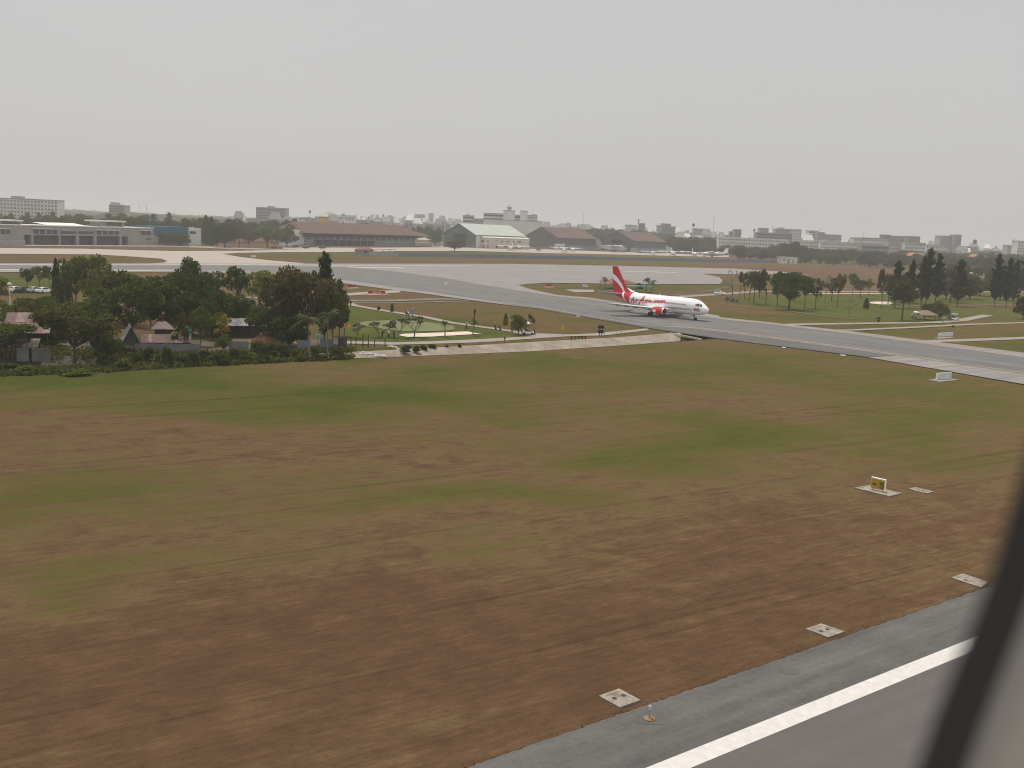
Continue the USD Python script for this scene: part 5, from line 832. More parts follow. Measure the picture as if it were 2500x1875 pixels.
for k in range(9): x = L*(.09+.51*k/8); part(t, 'column', MB().span(x, x+.6, .1, .8, -.1, ze*.45).get(), 'mid_wall')
part(t, 'balcony_rail', MB().span(L*.08, L*.6, -.6, -.4, ze*.45, ze*.45+.35).get(), 'grey_wall')
def blockpx(name, label, cat, x0, y0, x1, base, mat, depth=6.0, Y=None, roof=None, group=None):
    b = base if Y is None else None; A, B = (gp(x0, base), gp(x1, base+.04*(x1-x0)*0)) if Y is None else (gp(x0, base_py(x0, Y)), gp(x1, base_py(x1, Y)))
    f = Facade(A, B); h = f.at((x0+x1)/2, y0)[1]; t = thing(name, label, cat, f.A, f.rz, group); part(t, 'wall', MB().span(0, f.L, 0, depth, -.1, h).get(), mat)
    if roof: part(t, 'roof', MB().span(-.4, f.L+.4, -.4, depth+.4, h+.002, h+.5).get(), roof)
    return t, f, h
blockpx('annex', 'white annex wall at the left end of the brown roofed hall', 'building', 723, 562, 742, 599, 'white_wall', 5); blockpx('shed', 'low white shed left of the brown roofed hall', 'shed', 692, 592, 713, 600, 'white_wall', 4, roof='grey_roof')
def canopy(label, x0, x1, ytop, base, depth, mat='roof_white', posts=3):
    f = Facade(gp(x0, base), gp(x1, base)); h = f.at((x0+x1)/2, ytop)[1]; t = thing('canopy', label, 'canopy', f.A, f.rz)
    part(t, 'canopy_roof', MB().add([(0, 0, h-.5), (f.L, 0, h-.5), (f.L, depth, h), (0, depth, h), (0, 0, h-.65), (f.L, 0, h-.65), (f.L, depth, h-.15), (0, depth, h-.15)], [[0, 1, 2, 3], [7, 6, 5, 4], [0, 4, 5, 1], [1, 5, 6, 2], [2, 6, 7, 3], [3, 7, 4, 0]]).get(), mat)
    for k in range(posts): part(t, 'post', MB().tube([((k+.5)*f.L/posts, .4, 0), ((k+.5)*f.L/posts, .4, h-.6)], .09, 6).get(), 'steel')
canopy('white awning roof right of the brown roofed hall, upper one', 1018, 1053, 583, 601, 7); canopy('white awning roof right of the brown roofed hall, lower one', 1021, 1049, 591, 602.5, 4); canopy('grey carport roof left of the brown roofed hall', 705, 733, 580.5, 600, 8, 'grey_wall')
# three hangars, their long sides along the runway
HR = np.array([.81, .59, 0]); HN = np.array([-.59, .81, 0])
def solve_along(B, e, px):
    lo, hi = 0.0, 200.0
    for _ in range(60):
        m = (lo+hi)/2
        if (px_of(B+e*m)[0]-px_of(B)[0])*np.sign(np.dot(e, CR)) < abs(px-px_of(B)[0]): lo = m
        else: hi = m
    return lo
def hangar(label, corner, left, right, eave_y, apex, gable_mat, wall_mat, roof_mat, trim, door=None):
    B = gp(*corner); rz = math.atan2(HR[1], HR[0]); W = solve_along(B, HN, left); Ln = solve_along(B, HR, right)
    Fs = Facade(B, B+HR*10); Fg = Facade(B+HN*W, B)                      # side wall and gable wall planes
    he = Fs.at(corner[0]+1, eave_y)[1]; hp = Fg.at(*apex)[1]
    t = thing('hangar', label, 'hangar', B, rz)
    du0, du1, dz = (W-Fg.rect(*door)[1], W-Fg.rect(*door)[0], Fg.rect(*door)[3]) if door else (W*.4, W*.5, 0)
    g = MB().span(0, .4, 0, du0, -.1, he).span(0, .4, du1, W, -.1, he); g.span(0, .4, du0, du1, dz, he)
    g.add([(0, 0, he), (0, W, he), (0, W/2, hp), (.4, 0, he), (.4, W, he), (.4, W/2, hp)], [[0, 2, 1], [3, 4, 5], [0, 3, 5], [0, 5, 2], [1, 2, 5], [1, 5, 4]]); part(t, 'gable_wall', g.get(), gable_mat)
    if door: part(t, 'doorway', MB().span(3, 3.2, du0-1, du1+1, -.1, dz+1).get(), 'hangar_dark')
    part(t, 'side_wall', MB().span(.42, Ln, 0, .4, -.1, he).span(.42, Ln, W-.4, W, -.1, he).span(Ln-.4, Ln, .42, W-.42, -.1, he).get(), wall_mat)
    for k in range(1, 8): part(t, 'gable_rib', MB().span(-.12, .0, W*k/8-.1, W*k/8+.1, -.1, he+(hp-he)*(1-abs(k/4-1))*.9).get() if not door or not (du0-.4 < W*k/8 < du1+.4) else MB().span(-.12, .0, W*k/8-.1, W*k/8+.1, dz, he+(hp-he)*(1-abs(k/4-1))*.9).get(), gable_mat)
    o = .9; k = (hp-he)/(W/2)
    part(t, 'roof', MB().add([(-o, -o, he-k*o+.25), (Ln+o, -o, he-k*o+.25), (Ln+o, W/2, hp+.25), (-o, W/2, hp+.25)], [[0, 1, 2, 3]]).add([(-o, W+o, he-k*o+.25), (Ln+o, W+o, he-k*o+.25), (Ln+o, W/2, hp+.25), (-o, W/2, hp+.25)], [[3, 2, 1, 0]]).add([(-o, -o, he-k*o), (Ln+o, -o, he-k*o), (Ln+o, W/2, hp), (-o, W/2, hp)], [[3, 2, 1, 0]]).add([(-o, W+o, he-k*o), (Ln+o, W+o, he-k*o), (Ln+o, W/2, hp), (-o, W/2, hp)], [[0, 1, 2, 3]]).get(), roof_mat)
    fa = MB()
    for y0 in (-o, W+o): fa.add([(-o, y0, he-k*o), (-o, y0, he-k*o+.25), (-o, W/2, hp+.25), (-o, W/2, hp)], [[0, 1, 2, 3]])
    fa.span(-o, Ln+o, -o-.12, -o, he-k*o-.2, he-k*o+.27); part(t, 'eave_trim', fa.get(), trim)
    for q in range(1, 11): x = Ln*q/11; part(t, 'roof_seam', MB().add([(x-.12, -o, he-k*o+.29), (x+.12, -o, he-k*o+.29), (x+.12, W/2, hp+.29), (x-.12, W/2, hp+.29)], [[0, 1, 2, 3]]).get(), roof_mat)
    return t, Fs, Fg, W, Ln, he
t, Fs, Fg, W, Ln, he = hangar('green gabled hangar with a pale green roof and white side annex', (1160.5, 605.5), 1082, 1282, 573, (1121, 545.5), 'hangar_green', 'white_wall', 'green_roof', 'green_trim', (1108, 569, 1137, 604))
ha = Fs.at(1225, 581)[1]; part(t, 'annex_wall', MB().span(Ln*.10, Ln*1.02, -5, -.02, -.1, ha).get(), 'pink_wall'); part(t, 'annex_roof', MB().add([(Ln*.09, -5.5, ha+.02), (Ln*1.03, -5.5, ha+.02), (Ln*1.03, 0, ha+1.3), (Ln*.09, 0, ha+1.3)], [[0, 1, 2, 3]]).get(), 'white_wall'); part(t, 'upper_band', MB().span(Ln*.10, Ln, -.06, -.01, ha+1.6, he-.6).get(), 'hangar_dark')
Fa = Facade(Fs.A-Fs.n*5, Fs.B-Fs.n*5)
def annex_box(x0, y0, x1, y1):
    a, b, c, d = Fa.rect(x0, y0, x1, y1); return MB().span(a, b, -5.08, -4.9, c, d).get()
for r in ((1175, 586.3, 1182.4, 591), (1189.6, 587, 1192.6, 591), (1211, 587, 1214, 589), (1224.3, 588, 1228, 592), (1237.3, 588, 1241, 592), (1252.5, 588.5, 1255.5, 593), (1264, 588.7, 1271.5, 592.6)): part(t, 'window', annex_box(*r), 'window_dark')
for r in ((1180, 598.5, 1183.2, 605), (1189.5, 598.5, 1192.6, 605), (1210.5, 599.5, 1216.5, 605.5), (1230, 600, 1238, 604), (1247, 600.5, 1253, 604), (1260, 600.5, 1265, 604)): part(t, 'door', annex_box(*r), 'window_dark')
part(t, 'side_lean_to', MB().span(0.5, 12, W+.05, W+4.5, -.1, he*.8).get(), 'white_wall')
hangar('dark grey hangar with a brown roof in the middle of three', (1362, 607), 1282, 1457, 580.5, (1322, 554), 'hangar_grey', 'hangar_grey', 'brown_roof', 'hangar_dark')
hangar('dark grey hangar with an open black doorway, rightmost of three', (1548, 615.5), 1467, 1625, 588.5, (1506.5, 565), 'hangar_grey', 'hangar_grey', 'brown_roof', 'hangar_dark', (1493, 584.5, 1517, 611))
blockpx('shed', 'small white box shed beside the middle hangar', 'shed', 1361, 596, 1379, 609, 'white_wall', 4); blockpx('lean_to', 'low pale lean to along the side of the middle hangar', 'shed', 1379, 602, 1460, 611, 'mid_wall', 3, roof='grey_roof'); blockpx('lean_to', 'low pale lean to along the side of the rightmost hangar', 'shed', 1545, 606, 1560, 616, 'cream_wall', 3); blockpx('lean_to', 'long low brownish lean to behind the parked aircraft at the rightmost hangar', 'shed', 1562, 608, 1625, 618, 'mid_wall', 3, roof='grey_roof')
# perimeter wall of blue grey panels
wl = [(973, 626.3), (1100, 628), (1250, 630.5), (1450, 634), (1650, 638), (1850, 641.5), (1958, 643)]; pts = []
for a, b in zip(wl[:-1], wl[1:]): pts += [gp(*(np.array(a)+(np.array(b)-np.array(a))*k/15)) for k in range(15)]
pts.append(gp(*wl[-1])); c0 = pts[0]
t = thing('perimeter_wall', 'long low blue grey panel wall between the far grass and the apron', 'wall', c0)
for i, (a, b) in enumerate(zip(pts[:-1], pts[1:])):
    d = b-a; Lp = np.linalg.norm(d); rz = math.atan2(d[1], d[0]); m = (a+b)/2-c0; hh = 2.35+.06*math.sin(i*2.1)
    part(t, 'wall_panel', MB().box((m[0], m[1], hh/2), (Lp-.25, .14, hh), rz).get(), 'fence_blue'); q = a-c0; part(t, 'wall_post', MB().box((q[0], q[1], hh/2+.08), (.26, .3, hh+.2), rz).get(), 'fence_blue')
f = Facade(gp(903, 623.5), gp(973, 625)); t = thing('garden_wall', 'pale grey wall left of the long blue grey wall', 'wall', f.A, f.rz)
for k in range(12): part(t, 'wall_panel', MB().span(f.L*k/12+.05, f.L*(k+1)/12-.05, 0, .2, -.1, 1.9).get(), 'grey_wall')
def hut(label, x0, x1, eave, top, base, wall, roof, depth=5.0, name='hut', cat='hut', rects=(), open_=False, ov=.7, group=None):
    f = Facade(gp(x0, base), gp(x1, base)); h = f.at((x0+x1)/2, eave)[1]; hp = f.at((x0+x1)/2, top, depth/2)[1]; t = thing(name, label, cat, f.A, f.rz, group); Lh = f.L
    if open_:
        for x in (.15, Lh-.15):
            for y in (.15, depth-.15): part(t, 'post', MB().tube([(x, y, 0), (x, y, h)], .09, 6).get(), wall)
    else: part(t, 'wall', MB().span(0, Lh, 0, depth, -.1, h).get(), wall)
    a, b, c, d, e, g = (-ov, -ov, h), (Lh+ov, -ov, h), (Lh+ov, depth+ov, h), (-ov, depth+ov, h), (Lh*.3, depth/2, hp), (Lh*.7, depth/2, hp)
    part(t, 'roof', MB().add([a, b, c, d, e, g], [[0, 1, 5], [0, 5, 4], [1, 2, 5], [2, 3, 4], [2, 4, 5], [3, 0, 4], [0, 3, 2], [0, 2, 1]]).get(), roof)
    win_parts(t, f, rects); return t, f
hut('small guard booth with a red roof in front of the brown hall', 884, 912, 610, 602, 623, 'mid_wall', 'roof_red', 6, 'guard_booth', 'booth', [(889, 612, 897, 618)])
for x, lab in ((925, 'first grey equipment frame right of the red roofed booth'), (945, 'second grey equipment frame right of the red roofed booth'), (957, 'third grey equipment frame right of the red roofed booth')):
    c = gp(x, 621); s = mpp(c); mb = MB()
    t = thing('equipment_frame', lab, 'frame', c, .1)
    for dx in (-8, 8): part(t, 'post', MB().tube([(dx*s, 0, 0), (dx*s, 0, 11*s)], .12, 5).get(), 'hangar_grey')
    part(t, 'cross_bar', MB().span(-8.5*s, 8.5*s, -.15, .15, 11*s, 12*s).get(), 'hangar_grey'); part(t, 'crate', MB().span(-6*s, 6*s, -1, 1, 0, 7*s).get(), 'mid_wall')
f = Facade(gp(1908, 643), gp(1946, 644)); h = f.at(1927, 629)[1]; t = thing('guard_house', 'small white flat roofed house at the right end of the blue grey wall', 'house', f.A, f.rz); part(t, 'wall', MB().span(0, f.L, 0, 6, -.1, h).get(), 'white_wall'); part(t, 'roof', MB().span(-.5, f.L+.5, -.5, 6.5, h+.002, h+.45).get(), 'pink_wall'); win_parts(t, f, [(1912, 633, 1917, 637)]); win_parts(t, f, [(1923, 633, 1927, 643)], name='door'); win_parts(t, f, [(1934, 634, 1939, 642)], name='door', mat='grey_wall')
# ---------------------------------------------------------------- shacks by the ditch
def sheet_roof(label, x0, x1, eave, top, base, d, n, mats, wall=None, name='shack', rows=1, posts=3, seed=1, cat='shed', wallh=None):
    """A lean to under separate sheets of corrugated iron, rising to the back."""
    f = Facade(gp(x0, base), gp(x1, base)); h = f.at((x0+x1)/2, eave)[1]; hb = f.at((x0+x1)/2, top, d)[1]; t = thing(name, label, cat, f.A, f.rz); r_ = random.Random(seed); Lh = f.L
    for q in range(rows):
        for k in range(n):
            a, b = Lh*k/n, Lh*(k+1)/n+.06; y0, y1 = d*q/rows-.3*(q == 0), d*(q+1)/rows+.12; dz = r_.uniform(0, .05)+.03*q+.012*(k % 2); z0, z1 = h+(hb-h)*y0/d+dz, h+(hb-h)*y1/d+dz; ex = r_.uniform(-.12, .18)
            nn = 4; vv, fq = [], []
            for j in range(nn*2+1):
                x = a+(b-a)*j/(nn*2); zz = .03*(j % 2); vv += [(x, y0-ex, z0+zz), (x, y1, z1+zz)]
                if j: fq.append([2*j-2, 2*j, 2*j+1, 2*j-1])
            part(t, 'roof_sheet', (np.array(vv), np.array(fq)), r_.choice(mats))
    part(t, 'purlin', MB().span(0, Lh, .0, .1, h-.16, h-.04).get(), 'timber'); 
    for k in range(posts): part(t, 'post', MB().tube([(Lh*(k+.1)/(posts-.8), .1, -.1), (Lh*(k+.1)/(posts-.8), .1, h)], .07, 5).get(), 'timber')
    part(t, 'back_wall', MB().span(0, Lh, d-.15, d, -.1, hb-.1).get(), wall or 'dark_shed'); return t, f
sheet_roof('long rusty corrugated roof behind the large olive tree', 5, 122, 812, 765, 852, 6.5, 13, ['rust_roof', 'rust_roof', 'red_rust_roof', 'red_rust_roof'], rows=2, seed=3)
sheet_roof('small rusty lean to roof above white panels at the left', 29, 92, 847, 828, 876, 3.0, 8, ['rust_roof', 'red_rust_roof', 'rust_roof'], seed=5)
sheet_roof('long low red rust roof behind the white wall', 343, 466, 836, 817, 868, 4.2, 14, ['red_rust_roof', 'red_rust_roof', 'rust_roof'], seed=7)
sheet_roof('open shed with a silver corrugated roof', 512, 644, 795, 778, 824, 6.0, 15, ['silver_roof', 'silver_roof', 'grey_roof'], seed=9, posts=6)
sheet_roof('rusty low roof scrap beside the A frame', 264, 296, 834, 826, 868, 3.0, 4, ['rust_roof', 'red_rust_roof'], seed=11)
hut('small red rust hip roof hut behind the low roof', 378, 416, 803, 783, 836, 'dark_shed', 'red_rust_roof', 4.0, 'hut', 'hut')
c = gp(321, 868); s = mpp(c); t = thing('gabled_hut', 'steep A frame hut with a grey tin roof and dark gable', 'hut', c, math.radians(24)); w2, zb, za, dd = 22*s, 28*s, 72*s, 4.5
part(t, 'roof_slope', MB().add([(-w2-.3, -.4, zb-.3), (0, -.4, za), (0, dd, za), (-w2-.3, dd, zb-.3), (-w2-.3, -.4, zb-.42), (0, -.4, za-.12), (0, dd, za-.12), (-w2-.3, dd, zb-.42)], [[0, 1, 2, 3], [7, 6, 5, 4], [0, 4, 5, 1], [3, 2, 6, 7], [0, 3, 7, 4]]).get(), 'grey_roof'); part(t, 'roof_slope', MB().add([(w2+.3, -.4, zb-.3), (.01, -.4, za), (.01, dd, za), (w2+.3, dd, zb-.3), (w2+.3, -.4, zb-.42), (.01, -.4, za-.12), (.01, dd, za-.12), (w2+.3, dd, zb-.42)], [[3, 2, 1, 0], [4, 5, 6, 7], [1, 5, 4, 0], [7, 6, 2, 3]]).get(), 'grey_roof')
part(t, 'gable', MB().add([(-w2, 0, zb), (w2, 0, zb), (0, 0, za-.15), (-w2, .12, zb), (w2, .12, zb), (0, .12, za-.15)], [[0, 1, 2], [5, 4, 3]]).get(), 'dark_shed')
for x in (-w2+.2, w2-.2):
    for y in (.1, dd-.3): part(t, 'post', MB().tube([(x, y, -.1), (x, y, zb)], .08, 6).get(), 'timber')
def wall_piece(label, x0, x1, top, base, n, mat='shed_wall', name='white_wall'):
    f = Facade(gp(x0, base), gp(x1, base)); h = f.at((x0+x1)/2, top)[1]; t = thing(name, label, 'wall', f.A, f.rz)
    for k in range(n): part(t, 'wall_panel', MB().span(f.L*k/n+.01, f.L*(k+1)/n-.01, .004*(k % 2), .12+.004*(k % 2), -.2, h-.03*(k % 3)).get(), mat)
    for k in range(n+1): part(t, 'wall_post', MB().span(f.L*k/n-.05, f.L*k/n+.05, -.03, .15, -.2, h+.03).get(), mat)
wall_piece('grey white wall in front of the long low red rust roof', 331, 490, 839, 869, 7); wall_piece('short grey white wall piece below the yellow flowering tree', 560, 606, 833, 858, 2); wall_piece('grey panel wall under the small rusty lean to, left piece', 42, 70, 850, 879, 2); wall_piece('grey panel wall under the small rusty lean to, right piece', 79, 122, 850, 879, 3); wall_piece('grey panel wall half hidden behind the large olive tree', 230, 284, 852, 872, 3)
wall_piece('grey metal hoarding panels left of the coconut palms', 727, 757, 831, 856, 3, 'fence_blue', 'hoarding'); wall_piece('grey metal hoarding between the coconut palms', 784, 813, 827, 847, 3, 'fence_blue', 'hoarding'); wall_piece('dark panel beside the red umbrella post', 826, 846, 824, 844, 2, 'dark_shed', 'hoarding')
board_sign('small blank white notice board between the coconut palms', (772, 837), (785, 837), 818, 'sign_back', 'white_paint', 'notice_board', None, 2, zoff=.7)
c = gp(458, 824); solo('water_tank', 'teal green water tank behind the pollarded trunk', 'water tank', MB().tube([(0, 0, 0), (0, 0, .06), (0, 0, 1.25), (0, 0, 1.4), (0, 0, 1.5)], [.66, .7, .7, .6, .2], 18).get(), 'teal', c, smooth=40)
f = Facade(gp(412, 832), gp(438, 832)); t = thing('green_sheet', 'sloping teal sheet roof beside the small hip roof', 'roof sheet', f.A, f.rz); z0, z1 = f.at(425, 804)[1], f.at(425, 791, 2)[1]; part(t, 'roof_sheet', MB().add([(0, 0, z0), (f.L, 0, z0), (f.L, 2.4, z1), (0, 2.4, z1)], [[0, 1, 2, 3]]).get(), 'teal')
for x in (.1, f.L-.1): part(t, 'post', MB().tube([(x, .1, 0), (x, .1, z0)], .06, 5).get(), 'timber')
# hut and canopy behind the jet, tan hut on the golf ground
hut('shelter with a low red roof half hidden behind the jet tail', 1497, 1552, 692, 681, 706, 'timber', 'roof_red', 8, 'shelter', 'shelter', open_=True)
f = Facade(gp(1537, 713), gp(1596, 714)); h = f.at(1566, 700)[1]; t = thing('canopy', 'thin teal canopy sheet on posts behind the jet', 'canopy', f.A, f.rz); part(t, 'canopy_roof', MB().span(0, f.L, 0, 4, h, h+.15).get(), 'canopy_teal')
for x in (.3, f.L*.35, f.L*.65, f.L-.3): part(t, 'post', MB().tube([(x, .2, 0), (x, .2, h)], .08, 5).get(), 'steel')
hut('open tan thatched hut on the golf ground', 2256, 2284, 769, 757, 782, 'timber', 'thatch', 4.0, 'golf_hut', 'hut', open_=True, ov=.5)
hut('house with a pale roof among the trees left of the right edge casuarinas', 2378, 2400, 670, 664, 682, 'pink_wall', 'roof_white', 8, 'house', 'house')

# ---------------------------------------------------------------- the city
def tower(label, x0, x1, top, Y, rows, cols, wall='white_wall', depth=16.0, name='apartment_block', yaw=0.0, cap=None, win='window_dark', band=False, roofmat='grey_wall', wh=.5, ww=.5, wing=None, group=None, cat='building'):
    A, B = gp(x0, base_py(x0, Y)), gp(x1, base_py(x1, Y)); xm = (x0+x1)/2; C = (A+B)/2; d = B-A; rz = math.atan2(d[1], d[0])+yaw; Lw = float(np.linalg.norm(d))/math.cos(yaw); h = dp(xm, top, Y)[2]
    t = thing(name, label, cat, C, rz, group); part(t, 'wall', MB().span(-Lw/2, Lw/2, 0, depth, -.2, h).get(), wall); part(t, 'parapet', MB().span(-Lw/2-.3, Lw/2+.3, -.3, depth+.3, h+.005, h+.9).get(), roofmat)
    vis = h-max(0, dp(xm, top, Y)[2]-60); fl = h/max(rows, 1)
    if rows and rows*cols:
        mb, sb = MB(), MB()
        for r in range(rows):
            z0 = fl*(r+.32)
            if band: mb.span(-Lw/2+.6, Lw/2-.6, -.12, .2, z0, z0+fl*wh)
            else:
                for c_ in range(cols): x = -Lw/2+Lw*(c_+.5)/cols; mb.span(x-Lw/cols*ww/2, x+Lw/cols*ww/2, -.12, .2, z0, z0+fl*wh)
            sb.span(-Lw/2-.05, Lw/2+.05, -.5, -.15, fl*r+fl*.12, fl*r+fl*.2)
        part(t, 'windows', mb.get(), win, kind='stuff'); part(t, 'floor_ledges', sb.get(), wall, kind='stuff')
    for (a, b, hh, mat) in (cap or ()):                          # rooftop blocks: from and to along the front, pixel row of the top
        zc_ = dp(xm, hh, Y)[2]; part(t, 'rooftop_block', MB().span(-Lw/2+Lw*a, -Lw/2+Lw*b, depth*.2, depth*.8, h+.91, zc_).get(), mat)
    return t
tower('long white apartment block with a grey stair tower at the far left', -40, 142, 487, 980, 8, 22, 'white_wall', 15, cap=[(.36, .49, 479, 'grey_wall'), (.56, .64, 484, 'grey_wall'), (.72, .80, 485, 'grey_wall')], roofmat='mid_wall', wh=.42)
tower('small grey tower block with a rooftop dish behind the terminal trees', 267, 305, 502, 1250, 9, 6, 'grey_wall', 18, cap=[(.02, .42, 494, 'grey_wall'), (.55, .68, 499, 'mid_wall')], band=True, name='tower_block')
tower('grey slab block with a small rooftop box above the pink flowering trees', 625, 697, 508, 1400, 8, 14, 'mid_wall', 20, cap=[(.36, .54, 503, 'mid_wall')], band=True, name='slab_block', wh=.4)
# white hospital like complex behind the green hangar
tower('long low white front block behind the green hangar', 1179, 1322, 539, 1200, 0, 0, 'white_wall', 20, name='white_complex', cap=[(.02, .10, 536, 'mid_wall'), (.27, .33, 536.5, 'mid_wall')])
tower('white banded wing left of the tall white tower', 1178, 1229, 522, 1260, 8, 1, 'white_wall', 20, name='banded_block', band=True, cap=[(.2, .95, 520, 'white_wall')])
t = tower('tall white tower with a cross shaped tank on its roof', 1226, 1254, 515, 1250, 0, 0, 'white_wall', 14, name='white_tower')
hb = dp(1240, 515, 1250)[2]+.9; part(t, 'tank_stem', MB().tube([(0, 7, hb), (0, 7, hb+3.6)], 1.5, 8).get(), 'grey_wall'); part(t, 'roof_tank', MB().span(-3.2, 3.2, 4, 10, hb+1.8, hb+4.4).get(), 'grey_wall'); part(t, 'mast', MB().tube([(0, 7, hb+4.4), (0, 7, hb+6.2)], .55, 6).get(), 'mid_wall')
tower('white banded wing right of the tall white tower', 1252, 1270, 526, 1265, 8, 1, 'white_wall', 20, name='banded_block', band=True); tower('white block with a brown panel beside the tall white tower', 1267, 1285, 516, 1245, 0, 0, 'white_wall', 14, name='white_tower', cap=None); tower('stepped grey white wing at the right of the white complex', 1283, 1309, 527, 1255, 8, 6, 'white_wall', 16, name='banded_block', cap=[(.45, .95, 523, 'mid_wall')]); tower('small white block with a rooftop tank left of the white complex', 1128, 1155, 527, 1270, 7, 1, 'white_wall', 16, name='banded_block', band=True, cap=[(.3, .5, 523, 'mid_wall')]); tower('low white connecting block left of the white complex', 1154, 1180, 535, 1265, 6, 6, 'pink_wall', 16, name='banded_block')
tower('pale hazy round shouldered tower far behind the brown roof', 1011, 1035, 524, 2600, 14, 1, 'grey_wall', 30, name='far_tower', band=True, cap=[(.2, .8, 522.5, 'grey_wall')]); tower('pale hazy slim tower far behind the brown roof', 1045, 1056, 521, 2700, 16, 1, 'grey_wall', 25, name='far_tower', band=True)
tower('small hazy tower on the skyline left of the pale pair', 932, 936, 524, 2300, 10, 1, 'mid_wall', 10, name='far_tower', band=True)
hut('white hall with a pagoda roof behind the brown roof', 800, 835, 531, 518, 571, 'cream_wall', 'grey_wall', 20, 'temple_hall', 'hall'); tower('yellow ochre building behind the left end of the brown roof', 779, 797, 531, 905, 0, 0, 'yellow_wall', 10, name='yellow_building')
tower('white house row behind the pagoda roof', 828, 866, 527, 1500, 3, 10, 'white_wall', 12, name='house_row')
tower('white block beside the red and white mast', 1524, 1552, 550, 1600, 8, 6, 'white_wall', 18); tower('dark grey glass block right of the red and white mast', 1557, 1572, 546, 1550, 9, 4, 'mid_wall', 16, band=True); tower('brownish block with a small white annex on the skyline', 1613, 1634, 547, 1500, 9, 5, 'mid_wall', 18, cap=[(.1, .3, 545, 'mid_wall')]); tower('pale small block right of the brownish block', 1633, 1646, 554, 1510, 7, 3, 'grey_wall', 14); tower('low white block left of the brownish block', 1601, 1613, 551, 1520, 7, 3, 'white_wall', 12)
tower('pale low block behind the thin mast', 1691, 1725, 559, 1700, 6, 8, 'grey_wall', 16); tower('grey block with white dish on the skyline', 1790, 1806, 561, 1400, 7, 4, 'mid_wall', 14); tower('small grey block left of the one with the white dish', 1780, 1790, 566, 1420, 6, 2, 'mid_wall', 12)
tower('grey white tower left of the building crane', 1852, 1872, 558, 1350, 10, 4, 'grey_wall', 16); tower('long grey block under the building crane', 1844, 1930, 570, 1330, 7, 16, 'mid_wall', 16, band=True); tower('white stepped tower right of the building crane', 1890, 1924, 560, 1380, 9, 6, 'grey_wall', 16, cap=[(.25, .6, 555.5, 'grey_wall')]); tower('pale white block right of the stepped tower', 1923, 1952, 561, 1400, 9, 6, 'white_wall', 16)
tower('long row of white terraced flats above the tree belt, left', 1752, 1923, 583, 1160, 5, 26, 'white_wall', 12, name='terraced_flats', wh=.42, roofmat='white_wall'); tower('white terraced flats with a pale hip roof, middle of the row', 1947, 2020, 589, 1150, 5, 12, 'white_wall', 12, name='terraced_flats', wh=.42, roofmat='pink_wall'); tower('long white terraced flats, right of the row', 2000, 2098, 593, 1140, 5, 16, 'white_wall', 12, name='terraced_flats', wh=.42)
tower('pale square block on the skyline left of the antenna', 1970, 1994, 564, 1500, 9, 1, 'white_wall', 16, band=True); tower('grey block right beside the antenna', 1993, 2009, 568, 1480, 8, 4, 'mid_wall', 14); tower('pale long block behind the terraced flats', 2008, 2050, 574, 1500, 7, 8, 'grey_wall', 16, cap=[(.1, .9, 572, 'tower_green')])
tower('white block with pitched gables behind the flats', 2080, 2165, 583, 1250, 6, 16, 'white_wall', 14, name='gabled_flats', roofmat='roof_red', cap=[(.3, .5, 580, 'pink_wall'), (.62, .8, 580, 'pink_wall')]); tower('blue grey cube on the skyline above the gabled block', 2151, 2169, 574, 1400, 8, 1, 'fence_blue', 14); tower('long pale block on the skyline right of the blue grey cube', 2168, 2208, 577, 1420, 8, 8, 'grey_wall', 16); tower('grey green block on the skyline left of the tall right tower', 2212, 2241, 578, 1400, 8, 6, 'tower_green', 16); tower('white terrace below the grey green block', 2205, 2255, 594, 1150, 6, 10, 'white_wall', 14); tower('low pale green glass block among the white flats', 2100, 2166, 600, 1090, 4, 1, 'tower_green', 14, band=True); tower('pinkish terrace behind the tall casuarina', 2165, 2200, 595, 1160, 5, 8, 'pink_wall', 14)
tower('tall pale apartment tower on the right skyline', 2290, 2326, 577, 1500, 12, 7, 'grey_wall', 20, name='apartment_tower', cap=[(.05, .4, 575.5, 'grey_wall')]); tower('higher half of the tall pale apartment tower on the right', 2325, 2341, 574, 1490, 12, 3, 'mid_wall', 20, name='apartment_tower'); tower('white flats in front of the tall right tower', 2258, 2312, 600, 1180, 5, 10, 'white_wall', 14); tower('pale block behind the right edge casuarinas', 2455, 2478, 600, 1400, 6, 5, 'grey_wall', 14); tower('grey white block cut by the right edge of the photo', 2479, 2530, 590, 1300, 8, 8, 'white_wall', 16); tower('low pale block under the square sign on the skyline', 2360, 2386, 603, 1600, 5, 5, 'grey_wall', 12)
